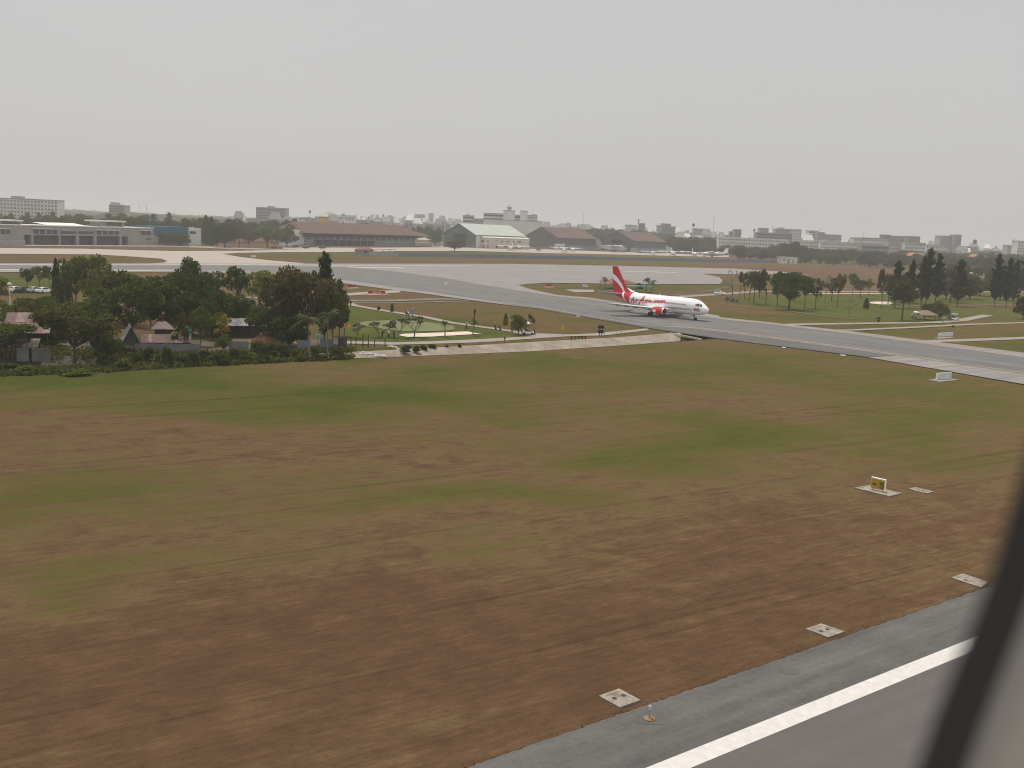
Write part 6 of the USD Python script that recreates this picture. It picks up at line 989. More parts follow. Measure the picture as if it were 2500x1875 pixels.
# small houses: white boxes and red or pale roofs, one by one
rc = random.Random(21)
def houses(n, x0, x1, Y0, Y1, hm, label, group, mats, roofs, w=(7, 15)):
    for i in range(n):
        x = x0+(x1-x0)*(i+rc.random())/n; Y = rc.uniform(Y0, Y1); c = gp(x, base_py(x, Y)); wd = rc.uniform(*w); h = rc.uniform(*hm); dd = rc.uniform(7, 11); key = f'house_{rc.randint(0, 2)}_{rc.choice(mats)}_{rc.choice(roofs)}'
        def build(k, key=key):
            _, v, *_m = key.split('_'); v = int(v); wm = [m for m in mats if m in key][0]; rm = [m for m in roofs if m in key][0]
            part(k, 'wall', MB().span(-.5, .5, -.5, .5, -.02, 1).get(), wm); part(k, 'windows', MB().span(-.4, -.15, -.51, -.4, .25, .42).span(.1, .38, -.51, -.4, .25, .42).span(-.4, -.15, -.51, -.4, .62, .8).span(.1, .38, -.51, -.4, .62, .8).get(), 'window_dark', kind='stuff')
            if v == 0: part(k, 'roof', MB().span(-.54, .54, -.54, .54, 1.002, 1.07).span(-.2, .2, 0, .4, 1.07, 1.3).get(), 'grey_wall', kind='stuff')
            else: part(k, 'roof', MB().add([(-.58, -.58, .98), (.58, -.58, .98), (.58, .58, .98), (-.58, .58, .98), (-.4, 0, 1.38), (.4, 0, 1.38)], [[0, 1, 5], [0, 5, 4], [1, 2, 5], [2, 3, 4], [2, 4, 5], [3, 0, 4], [0, 3, 2], [0, 2, 1]]).get(), rm)
        copy_of(key, build, 'house', label, 'house', c, math.atan2(-c[0], c[1])+rc.uniform(-.5, .5), (wd, dd, h), group)
houses(70, 830, 1190, 1500, 2700, (21, 26), 'small hazy city house beyond the brown roofed hall', 'city houses beyond the brown hall', ['white_wall', 'grey_wall', 'mid_wall'], ['roof_white', 'grey_wall', 'mid_wall'])
houses(44, 1290, 1760, 1600, 2600, (21, 26), 'small hazy city house on the skyline behind the hangars', 'city houses behind the hangars', ['white_wall', 'grey_wall', 'mid_wall'], ['roof_white', 'grey_wall', 'mid_wall'])
houses(50, 1640, 2480, 1250, 2100, (12, 21), 'small hazy city house on the right hand skyline', 'city houses on the right skyline', ['white_wall', 'grey_wall', 'mid_wall'], ['roof_white', 'grey_wall', 'mid_wall'])
houses(24, 560, 830, 1000, 1800, (10, 20), 'small hazy house between the trees left of the brown hall', 'houses left of the brown hall', ['grey_wall', 'mid_wall'], ['grey_wall', 'mid_wall', 'roof_red'])
houses(18, 2180, 2420, 1030, 1110, (7.5, 10), 'house with an orange tiled roof among the trees on the right', 'orange roofed houses on the right', ['white_wall', 'pink_wall'], ['roof_orange'], (9, 16))
houses(5, 1575, 1660, 1250, 1350, (8, 10), 'house with a red roof above the rightmost hangar', 'red roofed houses above the hangar', ['white_wall', 'pink_wall'], ['roof_red'], (9, 15))
def mast(label, px, top, Y, r=.5, mat='steel', bands=False, head=None):
    c = gp(px, base_py(px, Y)); h = dp(px, top, Y)[2]; t = thing('mast', label, 'mast', c)
    if bands:
        for k in range(8): part(t, 'mast_section', MB().tube([(0, 0, h*k/8), (0, 0, h*(k+1)/8-.02)], r, 6).get(), 'roof_red' if k % 2 else 'white_wall')
    else: part(t, 'pole', MB().tube([(0, 0, 0), (0, 0, h)], [r, r*.5], 6).get(), mat)
    if head: part(t, 'head', MB().ball((0, 0, h), head).get(), 'hangar_dark')
    else: part(t, 'cross_arm', MB().box((0, 0, h*.96), (r*5, r*.6, r*.6)).get(), mat)
mast('red and white banded mast on the skyline', 1555, 535, 1560, 1.0, bands=True); mast('thin radio mast on the skyline between the hangars', 1421, 518, 1700, .5); mast('thin tall radio mast right of the rightmost hangar', 1738, 521, 1700, .5); mast('lollipop water tower above the tree belt', 1689, 549, 1500, .6, head=(2.2, 2.2, 2.6)); mast('small ball topped mast left of the building crane', 1837, 562, 1300, .5, head=(1.4, 1.4, 1.9)); mast('leaning thin crane jib on the skyline', 1881, 549, 1340, .45); mast('dark ball topped mast behind the bright green tree', 756, 517, 1500, .5, head=(1.6, 1.6, 2.6)); mast('slim antenna on the pale square block', 1997, 556, 1480, .4); mast('thin mast on the skyline above the gabled block', 2102, 568, 1240, .3); mast('thin mast near the right edge of the skyline', 2468, 582, 1350, .6); mast('mast carrying a dark square board on the skyline', 2375, 590, 1580, .5, head=(3.5, .6, 3.6)); mast('thin mast on the far left skyline, left of two', 342, 497, 2600, .8); mast('thin mast on the far left skyline, right of two', 358, 498, 2600, .8)
# far low ground and woods fading into the haze
rng = np.random.default_rng(4); mb = MB()
for k in range(900):
    a = math.radians(rng.uniform(-33, 33)); d = rng.uniform(1700, 4500); w = rng.uniform(20, 60); mb.ball((d*math.sin(a), d*math.cos(a), 2), (w, w*.5, rng.uniform(6, 11)+(13 if abs(a-.0) < .22 else 6)), 1)
v, fc_ = mb.get(); v[:, 2] += (meshkit.noise(v*.12, 3)-.5)*5*(v[:, 2] > 2); v[:, :2] += (np.c_[meshkit.noise(v*.1, 5), meshkit.noise(v*.1, 6)]-.5)*8
struct('far_woods', 'far hazy woods and gardens filling the horizon', (v, fc_), 'leaf_needle', kind='stuff')

# ================================================================ people
def hull(*balls):
    """The hull of balls (x, y, z, r)."""
    return manifold3d.Manifold.batch_hull([manifold3d.Manifold.sphere(r, 10).translate((x, y, z)) for x, y, z, r in balls])
def person(label, px, base, shirt, trousers, hat, yaw=0.0, pose='stand', height=1.68, extra=None, group=None):
    """One continuous body (head, face, arms, five fingered hands, legs, feet) with shirt, trousers and hat over it; faces +y."""
    c = gp(px, base); k = height/1.72
    step = {'stand': .05, 'walk': .30, 'bend': .06}[pose]; lean = {'stand': .02, 'walk': .06, 'bend': .42}[pose]
    hip, sh, nk, hd = np.array([0, 0, .90]), np.array([0, lean*.8, 1.40-(.16 if pose == 'bend' else 0)]), np.array([0, lean*.95, 1.48-(.2 if pose == 'bend' else 0)]), np.array([0, lean*1.25+.02, 1.60-(.28 if pose == 'bend' else 0)])
    legs, arms, hands = [], [], []
    for s in (-1, 1):
        h = np.array([.09*s, 0, .88]); a = np.array([.11*s, step*s, .09]); kn = (h+a)/2+[0, .05+abs(step)*.12, .02]; legs.append((h, kn, a))
        S = sh+[.19*s, 0, -.02]; fwd = {'stand': .10, 'walk': -.22*s, 'bend': .22}[pose]; el = S+[.05*s, fwd*.4, -.27]; w = el+[-.02*s, fwd+.08, -.22]; arms.append((S, el, w))
    B = lambda p, r: (p[0], p[1], p[2], r)
    torso = hull(B(hip+[-.08, 0, 0], .10), B(hip+[.08, 0, 0], .10), B(sh+[-.14, 0, -.05], .09), B(sh+[.14, 0, -.05], .09))
    body = [torso, hull(B(sh, .07), B(nk, .055), B(hd-[0, 0, .06], .05)), hull(B(hd+[0, -.015, .03], .092), B(hd+[0, .02, -.07], .062)), hull(B(hd+[0, .095, -.005], .014), B(hd+[0, .085, .03], .010))]
    for s in (-1, 1): body.append(hull(B(hd+[.092*s, -.01, .0], .018), B(hd+[.09*s, -.012, .03], .014)))
    for h, kn, a in legs: body += [hull(B(h, .085), B(kn, .056)), hull(B(kn, .056), B(a, .04)), hull(B(a+[0, -.03, -.05], .04), B(a+[0, .15, -.06], .03))]
    for S, el, w in arms:
        body += [hull(B(S, .055), B(el, .042)), hull(B(el, .042), B(w, .028))]; d = (w-el)/np.linalg.norm(w-el); e = np.array([0, 1.0, 0])-d*d[1]; e /= np.linalg.norm(e); n = np.cross(d, e)
        body.append(hull(B(w, .026), B(w+d*.08+e*.03, .017), B(w+d*.08-e*.03, .017)))
        for q, L in enumerate((.065, .078, .072, .055)): b0 = w+d*.085+e*(.033-.022*q); m1 = b0+d*L*.55+n*.012; body += [hull(B(b0, .010), B(m1, .009)), hull(B(m1, .009), B(m1+d*L*.4+n*.03, .008))]
        body += [hull(B(w+d*.03+e*.03, .012), B(w+d*.075+e*.06, .009))]
    def un(parts_):
        m = manifold3d.Manifold.batch_boolean(parts_, manifold3d.OpType.Add).scale((k, k, k)); r = m.to_mesh(); return r.vert_properties[:, :3], r.tri_verts
    t = thing('person', label, 'person', c, yaw, group)
    part(t, 'body', un(body), 'skin', True)
    sp = [hull(B(hip+[-.08, 0, .02], .118), B(hip+[.08, 0, .02], .118), B(sh+[-.14, 0, -.05], .105), B(sh+[.14, 0, -.05], .105))]+[hull(B(S, .07), B(el*.8+S*.2, .06)) for S, el, w in arms]
    part(t, 'shirt', un(sp), shirt, True)
    tp = [hull(B(hip+[-.08, 0, -.02], .122), B(hip+[.08, 0, -.02], .122), B(hip+[0, 0, -.1], .10))]
    for h, kn, a in legs: tp += [hull(B(h, .10), B(kn, .072)), hull(B(kn, .072), B(a+[0, 0, .04], .055))]
    part(t, 'trousers', un(tp), trousers, True)
    part(t, 'hair', un([hull(B(hd+[0, -.03, .045], .095), B(hd+[0, -.05, -.02], .075))]), 'hair', True)
    if hat: part(t, 'hat', un([hull(B(hd+[0, 0, .10], .085), B(hd+[0, 0, .14], .05)), manifold3d.Manifold.cylinder(.02, .19, .17, 16).translate((hd[0], hd[1], hd[2]+.085))]), hat, True)
    for s in (-1, 1): part(t, 'shoe', un([hull(B(legs[(s+1)//2][2]+[0, -.03, -.055], .048), B(legs[(s+1)//2][2]+[0, .16, -.066], .036))]), 'black', True)
    return t
person('golfer in a blue top and pale hat standing on the narrow golf path', 1007, 771, 'cloth_blue', 'cloth_blue', 'hat_white', .4)
person('golfer in dark clothes leaning over, leftmost of three behind the frangipani trees', 933, 824, 'cloth_dark', 'cloth_dark', None, -2.2, 'bend'); person('golfer in a white top and dark trousers between two others by the frangipani trees', 949, 826, 'cloth_white', 'cloth_dark', None, 2.8, 'stand'); person('golfer in a pale blue top and white cap, rightmost of three by the frangipani trees', 962, 825, 'cloth_blue', 'cloth_dark', 'hat_white', 2.6)
person('golfer walking beside the right hand small palm', 1138, 807, 'cloth_grey', 'cloth_dark', 'hat_white', -1.6, 'walk'); person('golfer in blue with a white hat left of the parked golf cart', 1249, 810, 'cloth_blue', 'cloth_grey', 'hat_white', -1.2, 'stand'); person('person in dark blue standing at the left end of the narrow golf path', 856, 749, 'cloth_dark', 'cloth_dark', None, .2); person('person in a white hat crouching beside the golfer in blue on the path', 998, 772, 'cloth_white', 'cloth_grey', 'hat_white', 1.0, 'bend', 1.3)
person('golfer in dark trousers bending under the white umbrella', 2227, 778, 'cloth_white', 'cloth_dark', None, 1.2, 'bend'); person('golfer in a pale top holding the white umbrella', 2236, 780, 'cloth_white', 'cloth_dark', 'hat_white', 1.8); person('person in a white hat bending over right of the tan hut', 2302, 787, 'cloth_blue', 'cloth_grey', 'hat_white', -1.0, 'bend'); person('person in dark clothes beside the golf cart on the right', 2316, 783, 'cloth_dark', 'cloth_dark', None, .5)
def umbrella(label, px, base, z, r, mat, tilt=0.0, stripes=None, name='umbrella'):
    c = gp(px, base); t = thing(name, label, 'umbrella', c); n = 8
    part(t, 'shaft', MB().tube([(0, 0, z-1.0), (tilt*.3, 0, z), (tilt*.36, 0, z+r*.46)], .018, 5).get(), 'steel')
    ce = np.array([tilt*.33, 0, z]); T = lambda p: ce+np.array([p[0], p[1], p[2]-p[0]*tilt*.5])
    for k in range(n):
        a0, a1 = k*2*math.pi/n, (k+1)*2*math.pi/n; mb = MB(); prev = None
        for q, (rr, zz) in enumerate(((.02, .42), (.45, .36), (.8, .2), (1.0, .02))):
            cur = (T((rr*r*math.cos(a0), rr*r*math.sin(a0), zz*r)), T((rr*r*math.cos(a1), rr*r*math.sin(a1), zz*r)))
            if prev: mb.quad(prev[0], cur[0], cur[1], prev[1])
            prev = cur
        part(t, 'canopy_panel', mb.get(), (stripes if stripes and k % 2 else mat))
umbrella('white umbrella held over two golfers on the right', 2235, 780, 2.0, .85, 'white_paint', .25); umbrella('white and dark panelled umbrella over the parked golf cart', 1284, 815, 2.15, 1.0, 'white_paint', .3, 'cloth_grey'); umbrella('red umbrella beside the coconut palms at the ditch', 848, 850, 3.6, .55, 'umbrella_red', .1, None)
# ================================================================ vehicles and small aircraft
def wheel(parent, x, y, r, w=.18):
    part(parent, 'wheel', MB().loft([[(x+q*math.cos(t), y+o, r+q*math.sin(t)) for t in np.arange(16)/16*2*math.pi] for o, q in ((-w/2, r*.55), (-w/2, r*.92), (-w*.3, r), (w*.3, r), (w/2, r*.92), (w/2, r*.55))]).get(), 'tyre', 40)
def golf_cart(label, px, base, yaw, roof='white_paint', body='white_paint'):
    def build(c):
        part(c, 'body', MB().loft([[(x, y, z0) for y in (-w, w)]+[(x, y, z1) for y in (w, -w)] for x, w, z0, z1 in ((-1.15, .5, .35, .72), (-.5, .58, .25, .78), (.2, .58, .25, .42), (.65, .58, .25, .46), (.9, .55, .28, .85), (1.2, .42, .35, .7))]).get(), body); part(c, 'seat', MB().span(-.45, .1, -.52, .52, .78, .9).span(-.5, -.38, -.52, .52, .9, 1.25).get(), 'cloth_dark')
        part(c, 'roof', MB().loft([[(x, y, z) for y, z in ((-w, 1.78), (w, 1.78), (w*.9, 1.88), (-w*.9, 1.88))] for x, w in ((-1.0, .5), (-.8, .6), (.7, .6), (.85, .5))]).get(), roof)
        for x in (-.85, .72):
            for y in (-.5, .5): part(c, 'roof_post', MB().tube([(x*(1.05 if x > 0 else 1), y, .7), (x*.92, y, 1.79)], .025, 5).get(), 'steel')
        for x in (-.78, .82):
            for y in (-.5, .5): wheel(c, x, y, .23)
        part(c, 'steering_wheel', MB().tube([(.75, -.25, .75), (.55, -.25, 1.0)], .02, 5).get(), 'black'); part(c, 'golf_bag', MB().tube([(-1.2, .2, .5), (-1.28, .2, 1.15)], [.13, .15], 8).tube([(-1.2, -.2, .5), (-1.28, -.2, 1.15)], [.13, .15], 8).get(), 'cloth_grey', kind='stuff')
    copy_of(f'golf_cart_{roof}_{body}', build, 'golf_cart', label, 'golf cart', gp(px, base), yaw)
golf_cart('parked golf cart under the umbrella beside the shrub tree', 1288, 817, .2, 'cloth_dark'); golf_cart('white roofed golf cart on the path right of the tan hut', 2329, 782, .3); golf_cart('dark golf cart beside the leafless pinkish tree, left of two', 1779, 734, .1, 'hangar_grey', 'hangar_grey'); golf_cart('dark golf cart beside the leafless pinkish tree, right of two', 1793, 737, .1, 'hangar_grey', 'hangar_grey')
def golf_trolley(label, px, base, yaw):
    def build(c):
        part(c, 'golf_bag', MB().tube([(0, 0, .25), (-.25, 0, 1.0)], [.13, .15], 8).get(), 'cloth_dark'); part(c, 'handle', MB().tube([(0, 0, .3), (-.45, 0, .85), (-.62, 0, .95)], .018, 5).get(), 'steel'); 
        for y in (-.25, .25): wheel(c, .05, y, .16, .05)
        for k in range(4): part(c, 'golf_club', MB().tube([(-.2, -.06+.04*k, .9), (-.32, -.06+.04*k, 1.22)], [.01, .03], 5).get(), 'bare_metal')
    copy_of('golf_trolley', build, 'golf_trolley', label, 'golf trolley', gp(px, base), yaw)
golf_trolley('golf trolley with a dark bag on the path, left of two', 1210, 805, .4); golf_trolley('golf trolley with a dark bag on the path, right of two', 1221, 806.5, -.3); golf_trolley('golf trolley standing right of the parked golf cart', 1305, 817, .9)
def car(label, px, base, yaw, paint, group=None):
    def build(c):
        def ring_(x, w, z0, z1): return [(x, -w, z0), (x, w, z0), (x, w, z0+(z1-z0)*.6), (x, w*.9, z1), (x, -w*.9, z1), (x, -w, z0+(z1-z0)*.6)]
        part(c, 'body', MB().loft([ring_(x, w, a, b) for x, w, a, b in ((-2.2, .7, .45, .85), (-2.1, .82, .32, .98), (-1.2, .86, .25, 1.0), (.8, .86, .25, .95), (1.7, .84, .28, .86), (2.15, .72, .35, .75), (2.22, .6, .4, .65))]).get(), paint, 35)
        part(c, 'cabin', MB().loft([ring_(x, w, .94, z) for x, w, z in ((-1.75, .72, .97), (-1.15, .70, 1.40), (-.2, .70, 1.46), (.35, .70, 1.40), (1.05, .74, .96))]).get(), paint, 35)
        for s in (-1, 1): part(c, 'side_window', MB().quad((-1.2, s*.765, 1.02), (.72, s*.765, 1.02), (.3, s*.735, 1.34), (-1.0, s*.735, 1.34)).get(), 'dark_glass')
        part(c, 'windscreen', MB().quad((1.02, -.62, 1.0), (1.02, .62, 1.0), (.44, .56, 1.385), (.44, -.56, 1.385)).get(), 'dark_glass'); part(c, 'rear_window', MB().quad((-1.74, -.6, 1.02), (-1.74, .6, 1.02), (-1.22, .55, 1.39), (-1.22, -.55, 1.39)).get(), 'dark_glass')
        for x in (-1.35, 1.35):
            for y in (-.78, .78): wheel(c, x, y, .31)
        for y in (-.55, .55): part(c, 'headlight', MB().ball((2.12, y, .66), (.1, .16, .08)).get(), 'white_marking'); part(c, 'tail_light', MB().ball((-2.17, y, .75), (.05, .14, .07)).get(), 'roof_red')
        part(c, 'number_plate', MB().span(2.21, 2.24, -.25, .25, .42, .54).get(), 'lamp_yellow')
    copy_of(f'car_{paint}', build, 'parked_car', label, 'car', gp(px, base), yaw, group=group)
car('white car with a yellow plate driving on the perimeter road', 1758, 720, -.75, 'white_paint')
for i, (x, b, m, l) in enumerate([(8, 714, 'white_paint', 'white car parked behind the lamp post at the left edge'), (40, 713, 'white_paint', 'white car parked right of the lamp post'), (60, 714, 'hangar_dark', 'dark car parked between two pale cars behind the hedge'), (86, 714, 'jet_grey', 'silver car parked below the small trees on the lawn'), (108, 715, 'white_paint', 'white car parked nearest the cypresses')]): car(l, x, b, 1.2, m)
for x, b, m, l in ((1060, 603, 'white_paint', 'white car parked between the hall awnings and the green hangar, left'), (1069, 603.5, 'jet_grey', 'silver car parked between the hall awnings and the green hangar, middle'), (1078, 604, 'white_paint', 'white car parked between the hall awnings and the green hangar, right'), (722, 603, 'hangar_dark', 'dark car under the grey carport'), (555, 604, 'jet_grey', 'silver car parked in front of the dark conifers'), (668, 607, 'hangar_dark', 'dark car parked below the bright green round tree')): car(l, x, b, .5, m)
def small_plane(label, px, base, yaw, scale=1.0, top='white_paint', belly='jet_grey'):
    def build(c):
        st = ((9, .1, 1.9, 2.1), (8.6, .55, 1.5, 2.6), (7.4, .95, 1.0, 3.2), (5.5, 1.1, .9, 3.5), (-1, 1.1, .9, 3.5), (-5, .7, 1.6, 3.4), (-8.6, .2, 2.8, 3.3)); n = 16; th = np.arange(n)/n*2*math.pi
        v, f = MB().loft([[(x, w*math.cos(t), (a+b)/2+(b-a)/2*math.sin(t)) for t in th] for x, w, a, b in st]).get(); zc_ = v[f].mean(1); up = zc_[:, 2] > np.interp(zc_[:, 0], [-9, 9], [2.7, 2.1])
        part(c, 'upper_fuselage', (v, f[up]), top, 40); part(c, 'lower_fuselage', (v, f[~up]), belly, 40)
        wi = MB(); wi.loft(surf([(-10.5, 1.2-2.6, 1.2-4.3+.6, 3.85, .1), (0, -.2-1.6, 1.6, 3.6, .13), (10.5, 1.2-2.6, 1.2-4.3+.6, 3.85, .1)])) if False else None
        part(c, 'wing', MB().loft([[(x0, y, z-.12), (x0-.5, y, z+.12), (x1, y, z+.05), (x1, y, z-.05)] for y, x0, x1, z in ((-10.8, 2.4, .6, 3.75), (-3, 3.2, .2, 3.6), (3, 3.2, .2, 3.6), (10.8, 2.4, .6, 3.75))]).get(), top)
        part(c, 'tailplane', MB().loft([[(x0, y, z-.06), (x0-.3, y, z+.08), (x1, y, z)] for y, x0, x1, z in ((-4, -7.6, -8.9, 3.3), (0, -6.6, -9, 3.2), (4, -7.6, -8.9, 3.3))]).get(), top)
        part(c, 'fin', MB().loft([[(x0, -t_, z), (x0-.4, t_, z), (x1, t_, z), (x1, -t_, z)] for x0, x1, z, t_ in ((-5.4, -9.0, 3.2, .14), (-7.6, -9.3, 6.6, .08))]).get(), top)
        for s in (-1, 1):
            part(c, 'engine', MB().tube([(4.6, 3.4*s, 3.35), (4.3, 3.4*s, 3.35), (2.4, 3.4*s, 3.4), (.6, 3.4*s, 3.5)], [.25, .5, .55, .2], 10).get(), belly, 40); part(c, 'propeller', MB().box((4.7, 3.4*s, 3.35), (.06, .16, 2.6)).box((4.7, 3.4*s, 3.35), (.06, 2.6, .16)).get(), 'black')
            part(c, 'landing_gear', MB().tube([(1.6, 1.5*s, 1.5), (1.6, 1.9*s, .5)], .12, 6).get(), 'steel'); wheel(c, 1.6, 1.95*s, .5, .3)
        part(c, 'cockpit_window', MB().loft([[(8.35, y, z) for y, z in ((-.45, 2.45), (.45, 2.45), (.4, 2.75), (-.4, 2.75))], [(7.7, y, z) for y, z in ((-.85, 2.55), (.85, 2.55), (.7, 3.1), (-.7, 3.1))]]).get(), 'dark_glass'); wheel(c, 7.2, 0, .4, .25)
    copy_of(f'small_plane_{top}_{belly}', build, 'propeller_plane', label, 'airplane', gp(px, base), yaw, (scale*1.25,)*3)
R0 = math.atan2(.59, .81)
small_plane('white propeller plane with a grey belly in front of the green hangar annex', 1248, 612, R0-2.3, .95); small_plane('small white propeller plane behind the one at the green hangar annex', 1268, 609, R0-2.3, .8); small_plane('dark camouflaged propeller plane between the green and middle hangars', 1313, 613, R0-2.0, .75, 'camo', 'camo'); small_plane('white propeller plane in front of the middle hangar', 1376, 616.5, R0-2.2, 1.0); small_plane('small white plane half behind the one at the middle hangar', 1398, 614, R0-2.2, .7)
small_plane('large white transport plane with a tall fin between the dark hangars', 1493, 615, R0-1.1, 1.55, 'cream_wall', 'jet_grey'); small_plane('white propeller plane left of the row at the rightmost hangar', 1594, 624, R0-2.3, .85); small_plane('white propeller plane second in the row right of the rightmost hangar', 1642, 625, R0-2.2, 1.0); small_plane('white propeller plane third in the row right of the rightmost hangar', 1694, 626.5, R0-2.2, 1.0); small_plane('white plane with a tall tail at the right end of the parked row', 1744, 628, R0+2.4, 1.15)
def helicopter(label, px, base, yaw):
    def build(c):
        th = np.arange(14)/14*2*math.pi
        part(c, 'fuselage', MB().loft([[(x, w*math.cos(t), z+h*math.sin(t)) for t in th] for x, w, z, h in ((3.2, .1, 1.3, .1), (2.6, .7, 1.4, .7), (1.2, 1.1, 1.5, 1.0), (-1.2, 1.1, 1.6, 1.0), (-2.6, .5, 1.9, .5), (-7.2, .15, 2.3, .18))]).get(), 'camo', 40); part(c, 'tail_fin', MB().loft([[(x0, -.05, z), (x0, .05, z), (x1, .05, z), (x1, -.05, z)] for x0, x1, z in ((-6.6, -7.4, 2.2), (-7.3, -7.8, 3.7))]).get(), 'camo'); part(c, 'rotor_mast', MB().tube([(0, 0, 2.4), (0, 0, 3.2)], .2, 8).get(), 'steel')
        for a in (0.3, 0.3+math.pi): part(c, 'rotor_blade', MB().tube([(0, 0, 3.2), (3.5*math.cos(a), 3.5*math.sin(a), 3.1), (7*math.cos(a), 7*math.sin(a), 2.7)], [.16, .16, .12], 4).get(), 'black')
        for s in (-1, 1): part(c, 'skid', MB().tube([(2, .95*s, .12), (-1.6, .95*s, .1)], .07, 5).tube([(.9, .95*s, .12), (.9, .6*s, .8)], .05, 5).tube([(-.9, .95*s, .12), (-.9, .6*s, .8)], .05, 5).get(), 'steel')
        part(c, 'cockpit_window', MB().ball((2.35, 0, 1.65), (.62, .62, .42)).get(), 'dark_glass', 40)
    copy_of('helicopter', build, 'helicopter', label, 'helicopter', gp(px, base), yaw)
helicopter('dark green helicopter in front of the brown roofed hall, left of two', 748, 608, R0+2.6); helicopter('dark green helicopter in front of the brown roofed hall, right of two', 788, 608.5, R0+2.6)
# ================================================================ posts, lamps, bags, soil
def post_thing(name, label, cat, px, base, top, r=.06, mat='steel', items=()):
    c = gp(px, base); s = mpp(c); h = (base-top)*s; t = thing(name, label, cat, c, toward_camera(c)+math.pi/2); part(t, 'pole', MB().tube([(0, 0, -.1), (0, 0, h)], [r*1.2, r], 6).get(), mat)
    for nm, mt, fn in items: part(t, nm, fn(h).get(), mt)
post_thing('lamp_post', 'lamp post with a white ball lamp at the left edge', 'street lamp', 26, 772, 694, .07, 'white_paint', [('lamp', 'white_marking', lambda h: MB().ball((0, 0, h), (.42, .42, .34), 2))])
for x, lab in ((1463, 'left of the two dark signal posts beside the golf path'), (1469, 'right of the two dark signal posts beside the golf path')):
    post_thing('signal_post', lab, 'signal', x, 820, 798, .07, 'black', [('signal_head', 'black', lambda h: MB().ball((0, 0, h), (.42, .2, .4))), ('signal_head', 'black', lambda h: MB().ball((0, 0, h-.95), (.42, .2, .4))), ('signal_lamp', 'roof_red', lambda h: MB().ball((0, .16, h), (.2, .06, .2)))])
post_thing('thin_post', 'thin dark post right of the two signal posts', 'post', 1475, 820, 797, .06, 'steel', [('cap', 'steel', lambda h: MB().box((0, 0, h), (.3, .1, .3)))])
post_thing('warning_sign', 'yellow square warning sign on a post beside the golf path', 'sign', 1373, 816, 792, .06, 'steel', [('sign_face', 'sign_yellow', lambda h: MB().box((0, -.06, h-.75), (.75, .05, .85)))]); post_thing('warning_sign', 'small orange sign on a thin post left of the jet nose wheel', 'sign', 1516, 814, 797, .05, 'steel', [('sign_face', 'orange_cap', lambda h: MB().box((0, -.06, h-.2), (.5, .05, .45)))]); post_thing('thin_post', 'thin short post beside the small orange sign', 'post', 1505, 815, 799, .04, 'steel', [('cap', 'steel', lambda h: MB().box((0, 0, h), (.25, .08, .25)))])
for i, x in enumerate((1395, 1404, 1413, 1421, 1429)): post_thing('bollard', ['leftmost of five low dark bollards above the lined ditch', 'second of five low dark bollards above the lined ditch', 'middle one of five low dark bollards above the lined ditch', 'fourth of five low dark bollards above the lined ditch', 'rightmost of five low dark bollards above the lined ditch'][i], 'bollard', x, 828-i*.2, 822-i*.2, .12, 'black', [('cap', 'black', lambda h: MB().ball((0, 0, h), (.22, .22, .14)))])
post_thing('marker_post', 'short dark marker post between the golf path and lined ditch', 'post', 1232, 836, 825, .09, 'timber', [('cap', 'timber', lambda h: MB().box((0, 0, h), (.4, .2, .3)))]); post_thing('notice_post', 'dark post with two small boards on the right below the golf ground', 'sign', 2144, 791, 774, .07, 'steel', [('sign_face', 'hangar_dark', lambda h: MB().box((0, -.08, h-.35), (.9, .05, .6))), ('sign_face', 'hangar_dark', lambda h: MB().box((0, -.08, h-1.0), (.7, .05, .45)))]); post_thing('notice_post', 'small dark sign post beyond the wide grey sign board', 'sign', 2326, 808, 794, .07, 'steel', [('sign_face', 'timber', lambda h: MB().box((0, -.08, h-.3), (.6, .05, .6)))]); post_thing('flag_pole', 'thin pole standing on the golf ground at the right', 'flagpole', 2448, 783, 752, .05, 'steel', [('cap', 'steel', lambda h: MB().ball((0, 0, h), (.1, .1, .1)))]); post_thing('dark_post', 'dark charred post behind the right hand small palm', 'post', 1157, 800, 756, .10, 'black', [('cap', 'black', lambda h: MB().ball((.05, 0, h-.3), (.25, .2, .6)))]); post_thing('telegraph_pole', 'thin pole with cross arms left of the jet fin', 'pole', 1494, 706, 678, .08, 'timber', [('cross_arm', 'timber', lambda h: MB().box((0, 0, h-.5), (1.6, .1, .12)))])
for x, b, tp, r, lab in ((940, 846, 823, .09, 'brown timber post nearest the white bags'), (886, 847, 815, .10, 'dark leaning timber post in the fence by the ditch, tallest'), (899, 848, 818, .09, 'dark leaning timber post beside the tallest one'), (857, 844, 826, .09, 'thin brown fence post right of the red umbrella'), (869, 846, 824, .08, 'thin brown fence post below the thin frangipani'), (914, 846, 830, .08, 'thin fence post between the leaning posts and the timber post'), (840, 856, 800, .09, 'dark pole under the red umbrella')): post_thing('fence_post', lab, 'post', x, b, tp, r, 'timber')
for i in range(14): x = 1650+i*7.2; post_thing('guard_post', 'small pale guard post along the road behind the jet fuselage', 'post', x, 719-i*.35, 715.3-i*.4, .13, 'white_paint') if False else solo('guard_post', 'small pale guard post along the road behind the jet fuselage', 'post', MB().span(-.09, .09, -.09, .09, -.1, .7).get(), 'path_concrete', gp(x, 719.5-i*.45), group='pale guard posts behind the jet')
for i in range(15): x = 2088+i*6; solo('guard_post', 'small pale guard post along the perimeter road left of the casuarinas', 'post', MB().span(-.09, .09, -.09, .09, -.1, .75).get(), 'path_concrete', gp(x, 705+.02*i), group='pale guard posts left of the casuarinas')
def rail(label, pts, h=.6):
    P = [gp(*p) for p in pts]; c = P[0]; solo('guard_rail', label, 'guard rail', MB().tube([p-c+[0, 0, h] for p in P], .13, 4).get(), 'path_concrete', c)
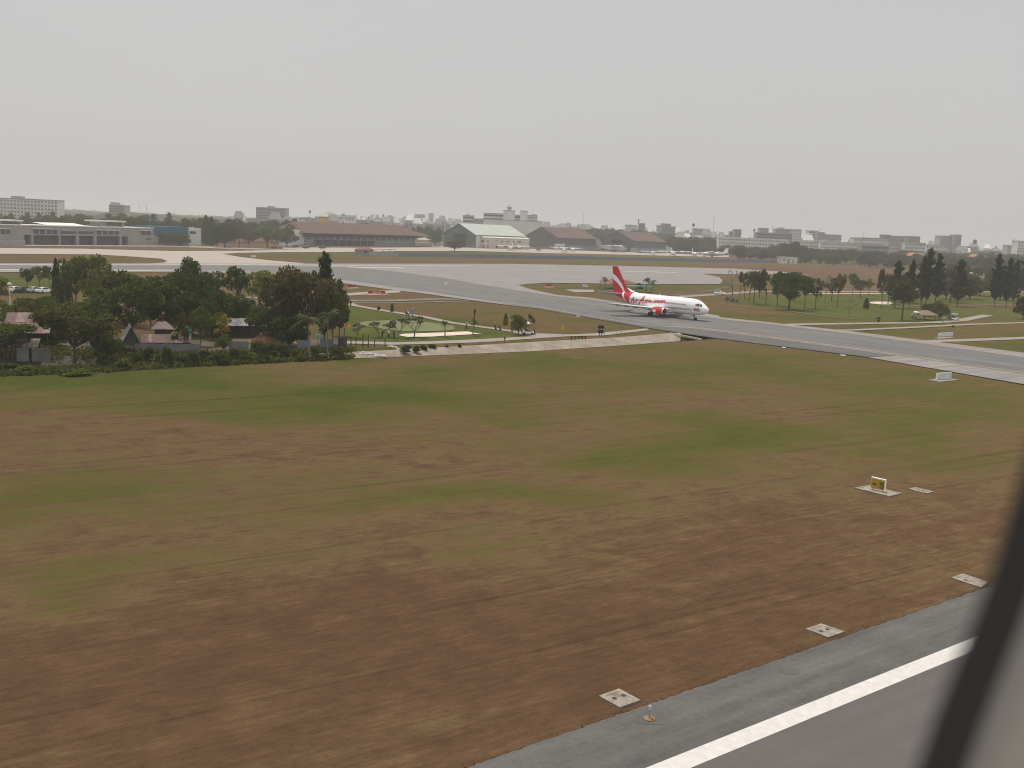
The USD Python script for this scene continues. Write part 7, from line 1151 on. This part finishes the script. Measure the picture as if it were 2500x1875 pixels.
rail('pale guard rail along the near side of the road behind the jet', [(1640, 723), (1700, 722.5), (1770, 720), (1800, 715), (1850, 707.5)]); rail('pale guard rail curving along the far side of the road behind the jet', [(1700, 717), (1745, 712), (1765, 706), (1782, 703)]); rail('pale guard rail along the perimeter road left of the casuarinas', [(2050, 708.5), (2110, 708), (2175, 708.5)])
rs = random.Random(12)
def bags(n, pts, label, group):
    for i in range(n):
        u = (i+rs.random())/n; x = np.interp(u, [0, 1], [pts[0][0], pts[1][0]])+rs.uniform(-3, 3); y = np.interp(u, [0, 1], [pts[0][1], pts[1][1]])+rs.uniform(-2.4, 2.4); c = gp(x, y); c[2] = .05+rs.choice((0, .0, .18))
        def build(k):
            v, f = MB().ball((0, 0, .14), (.42, .26, .16), 2).get(); v[:, 2] = np.maximum(v[:, 2], .02); v += (meshkit.noise(v*6, 3)[:, None]-.5)*.06; part(k, 'sack', (v, f), 'bag_white', True)
        copy_of('sandbag', build, 'sandbag', label, 'sandbag', c, rs.uniform(0, 3.1), (.8, .8, .8), group)
bags(24, ((878, 864.5), (942, 873.5)), 'white sandbag lying on the edge of the lined ditch', 'sandbags on the ditch edge'); bags(9, ((948, 847), (970, 853)), 'white sandbag in the small pile left of the bush row', 'sandbags left of the bush row')
a, b = gp(598, 836), gp(736, 836); c = (a+b)/2; w = np.linalg.norm(b-a)/2; gx, gy = np.meshgrid(np.linspace(-1, 1, 46), np.linspace(-1, 1, 30)); rr = np.hypot(gx, gy); pp = np.c_[(gx*w).ravel(), (gy*2.8).ravel(), 0*gx.ravel()]; hh = 2.1*np.clip(1-rr**1.4, 0, 1)*(.62+.75*meshkit.fbm(np.c_[gx.ravel()*2.2+5, gy.ravel()*1.5, 0*gx.ravel()], 4).reshape(gx.shape))-.08
pp[:, 2] = hh.ravel(); k = 46; fq = np.array([[i*k+j, i*k+j+1, (i+1)*k+j+1, (i+1)*k+j] for i in range(29) for j in range(45)]); solo('soil_heap', 'heap of orange soil behind the green hedge', 'soil heap', (pp, fq), 'dirt', c, math.atan2((b-a)[1], (b-a)[0]), smooth=50)
hut('red roofed hut at the left edge of the photo behind the lamp post', -14, 20, 707, 697, 720, 'timber', 'roof_orange', 5, 'hut', 'hut')
# undergrowth along the earth ditch, beyond counting
rng = np.random.default_rng(31); P = []
for q in range(1500):
    x = rng.uniform(-60, 860); t_ = rng.choice([rng.uniform(-.45, .12), rng.uniform(.8, 1.12)]); a, b = ditch_section(x); p = a+(b-a)*t_; h = rng.uniform(.25, 1.0)*(1.2 if t_ < .5 else .45); m = 9; P.append(p+rng.normal(size=(m, 3))*[.38, .38, .2]+[0, 0, h*.5])
struct('ditch_weeds', 'tangled weeds and undergrowth along the banks of the earth ditch', quads(rng, np.vstack(P), .17, np.array([0, 0, .6])), 'leaf_olive', kind='stuff')
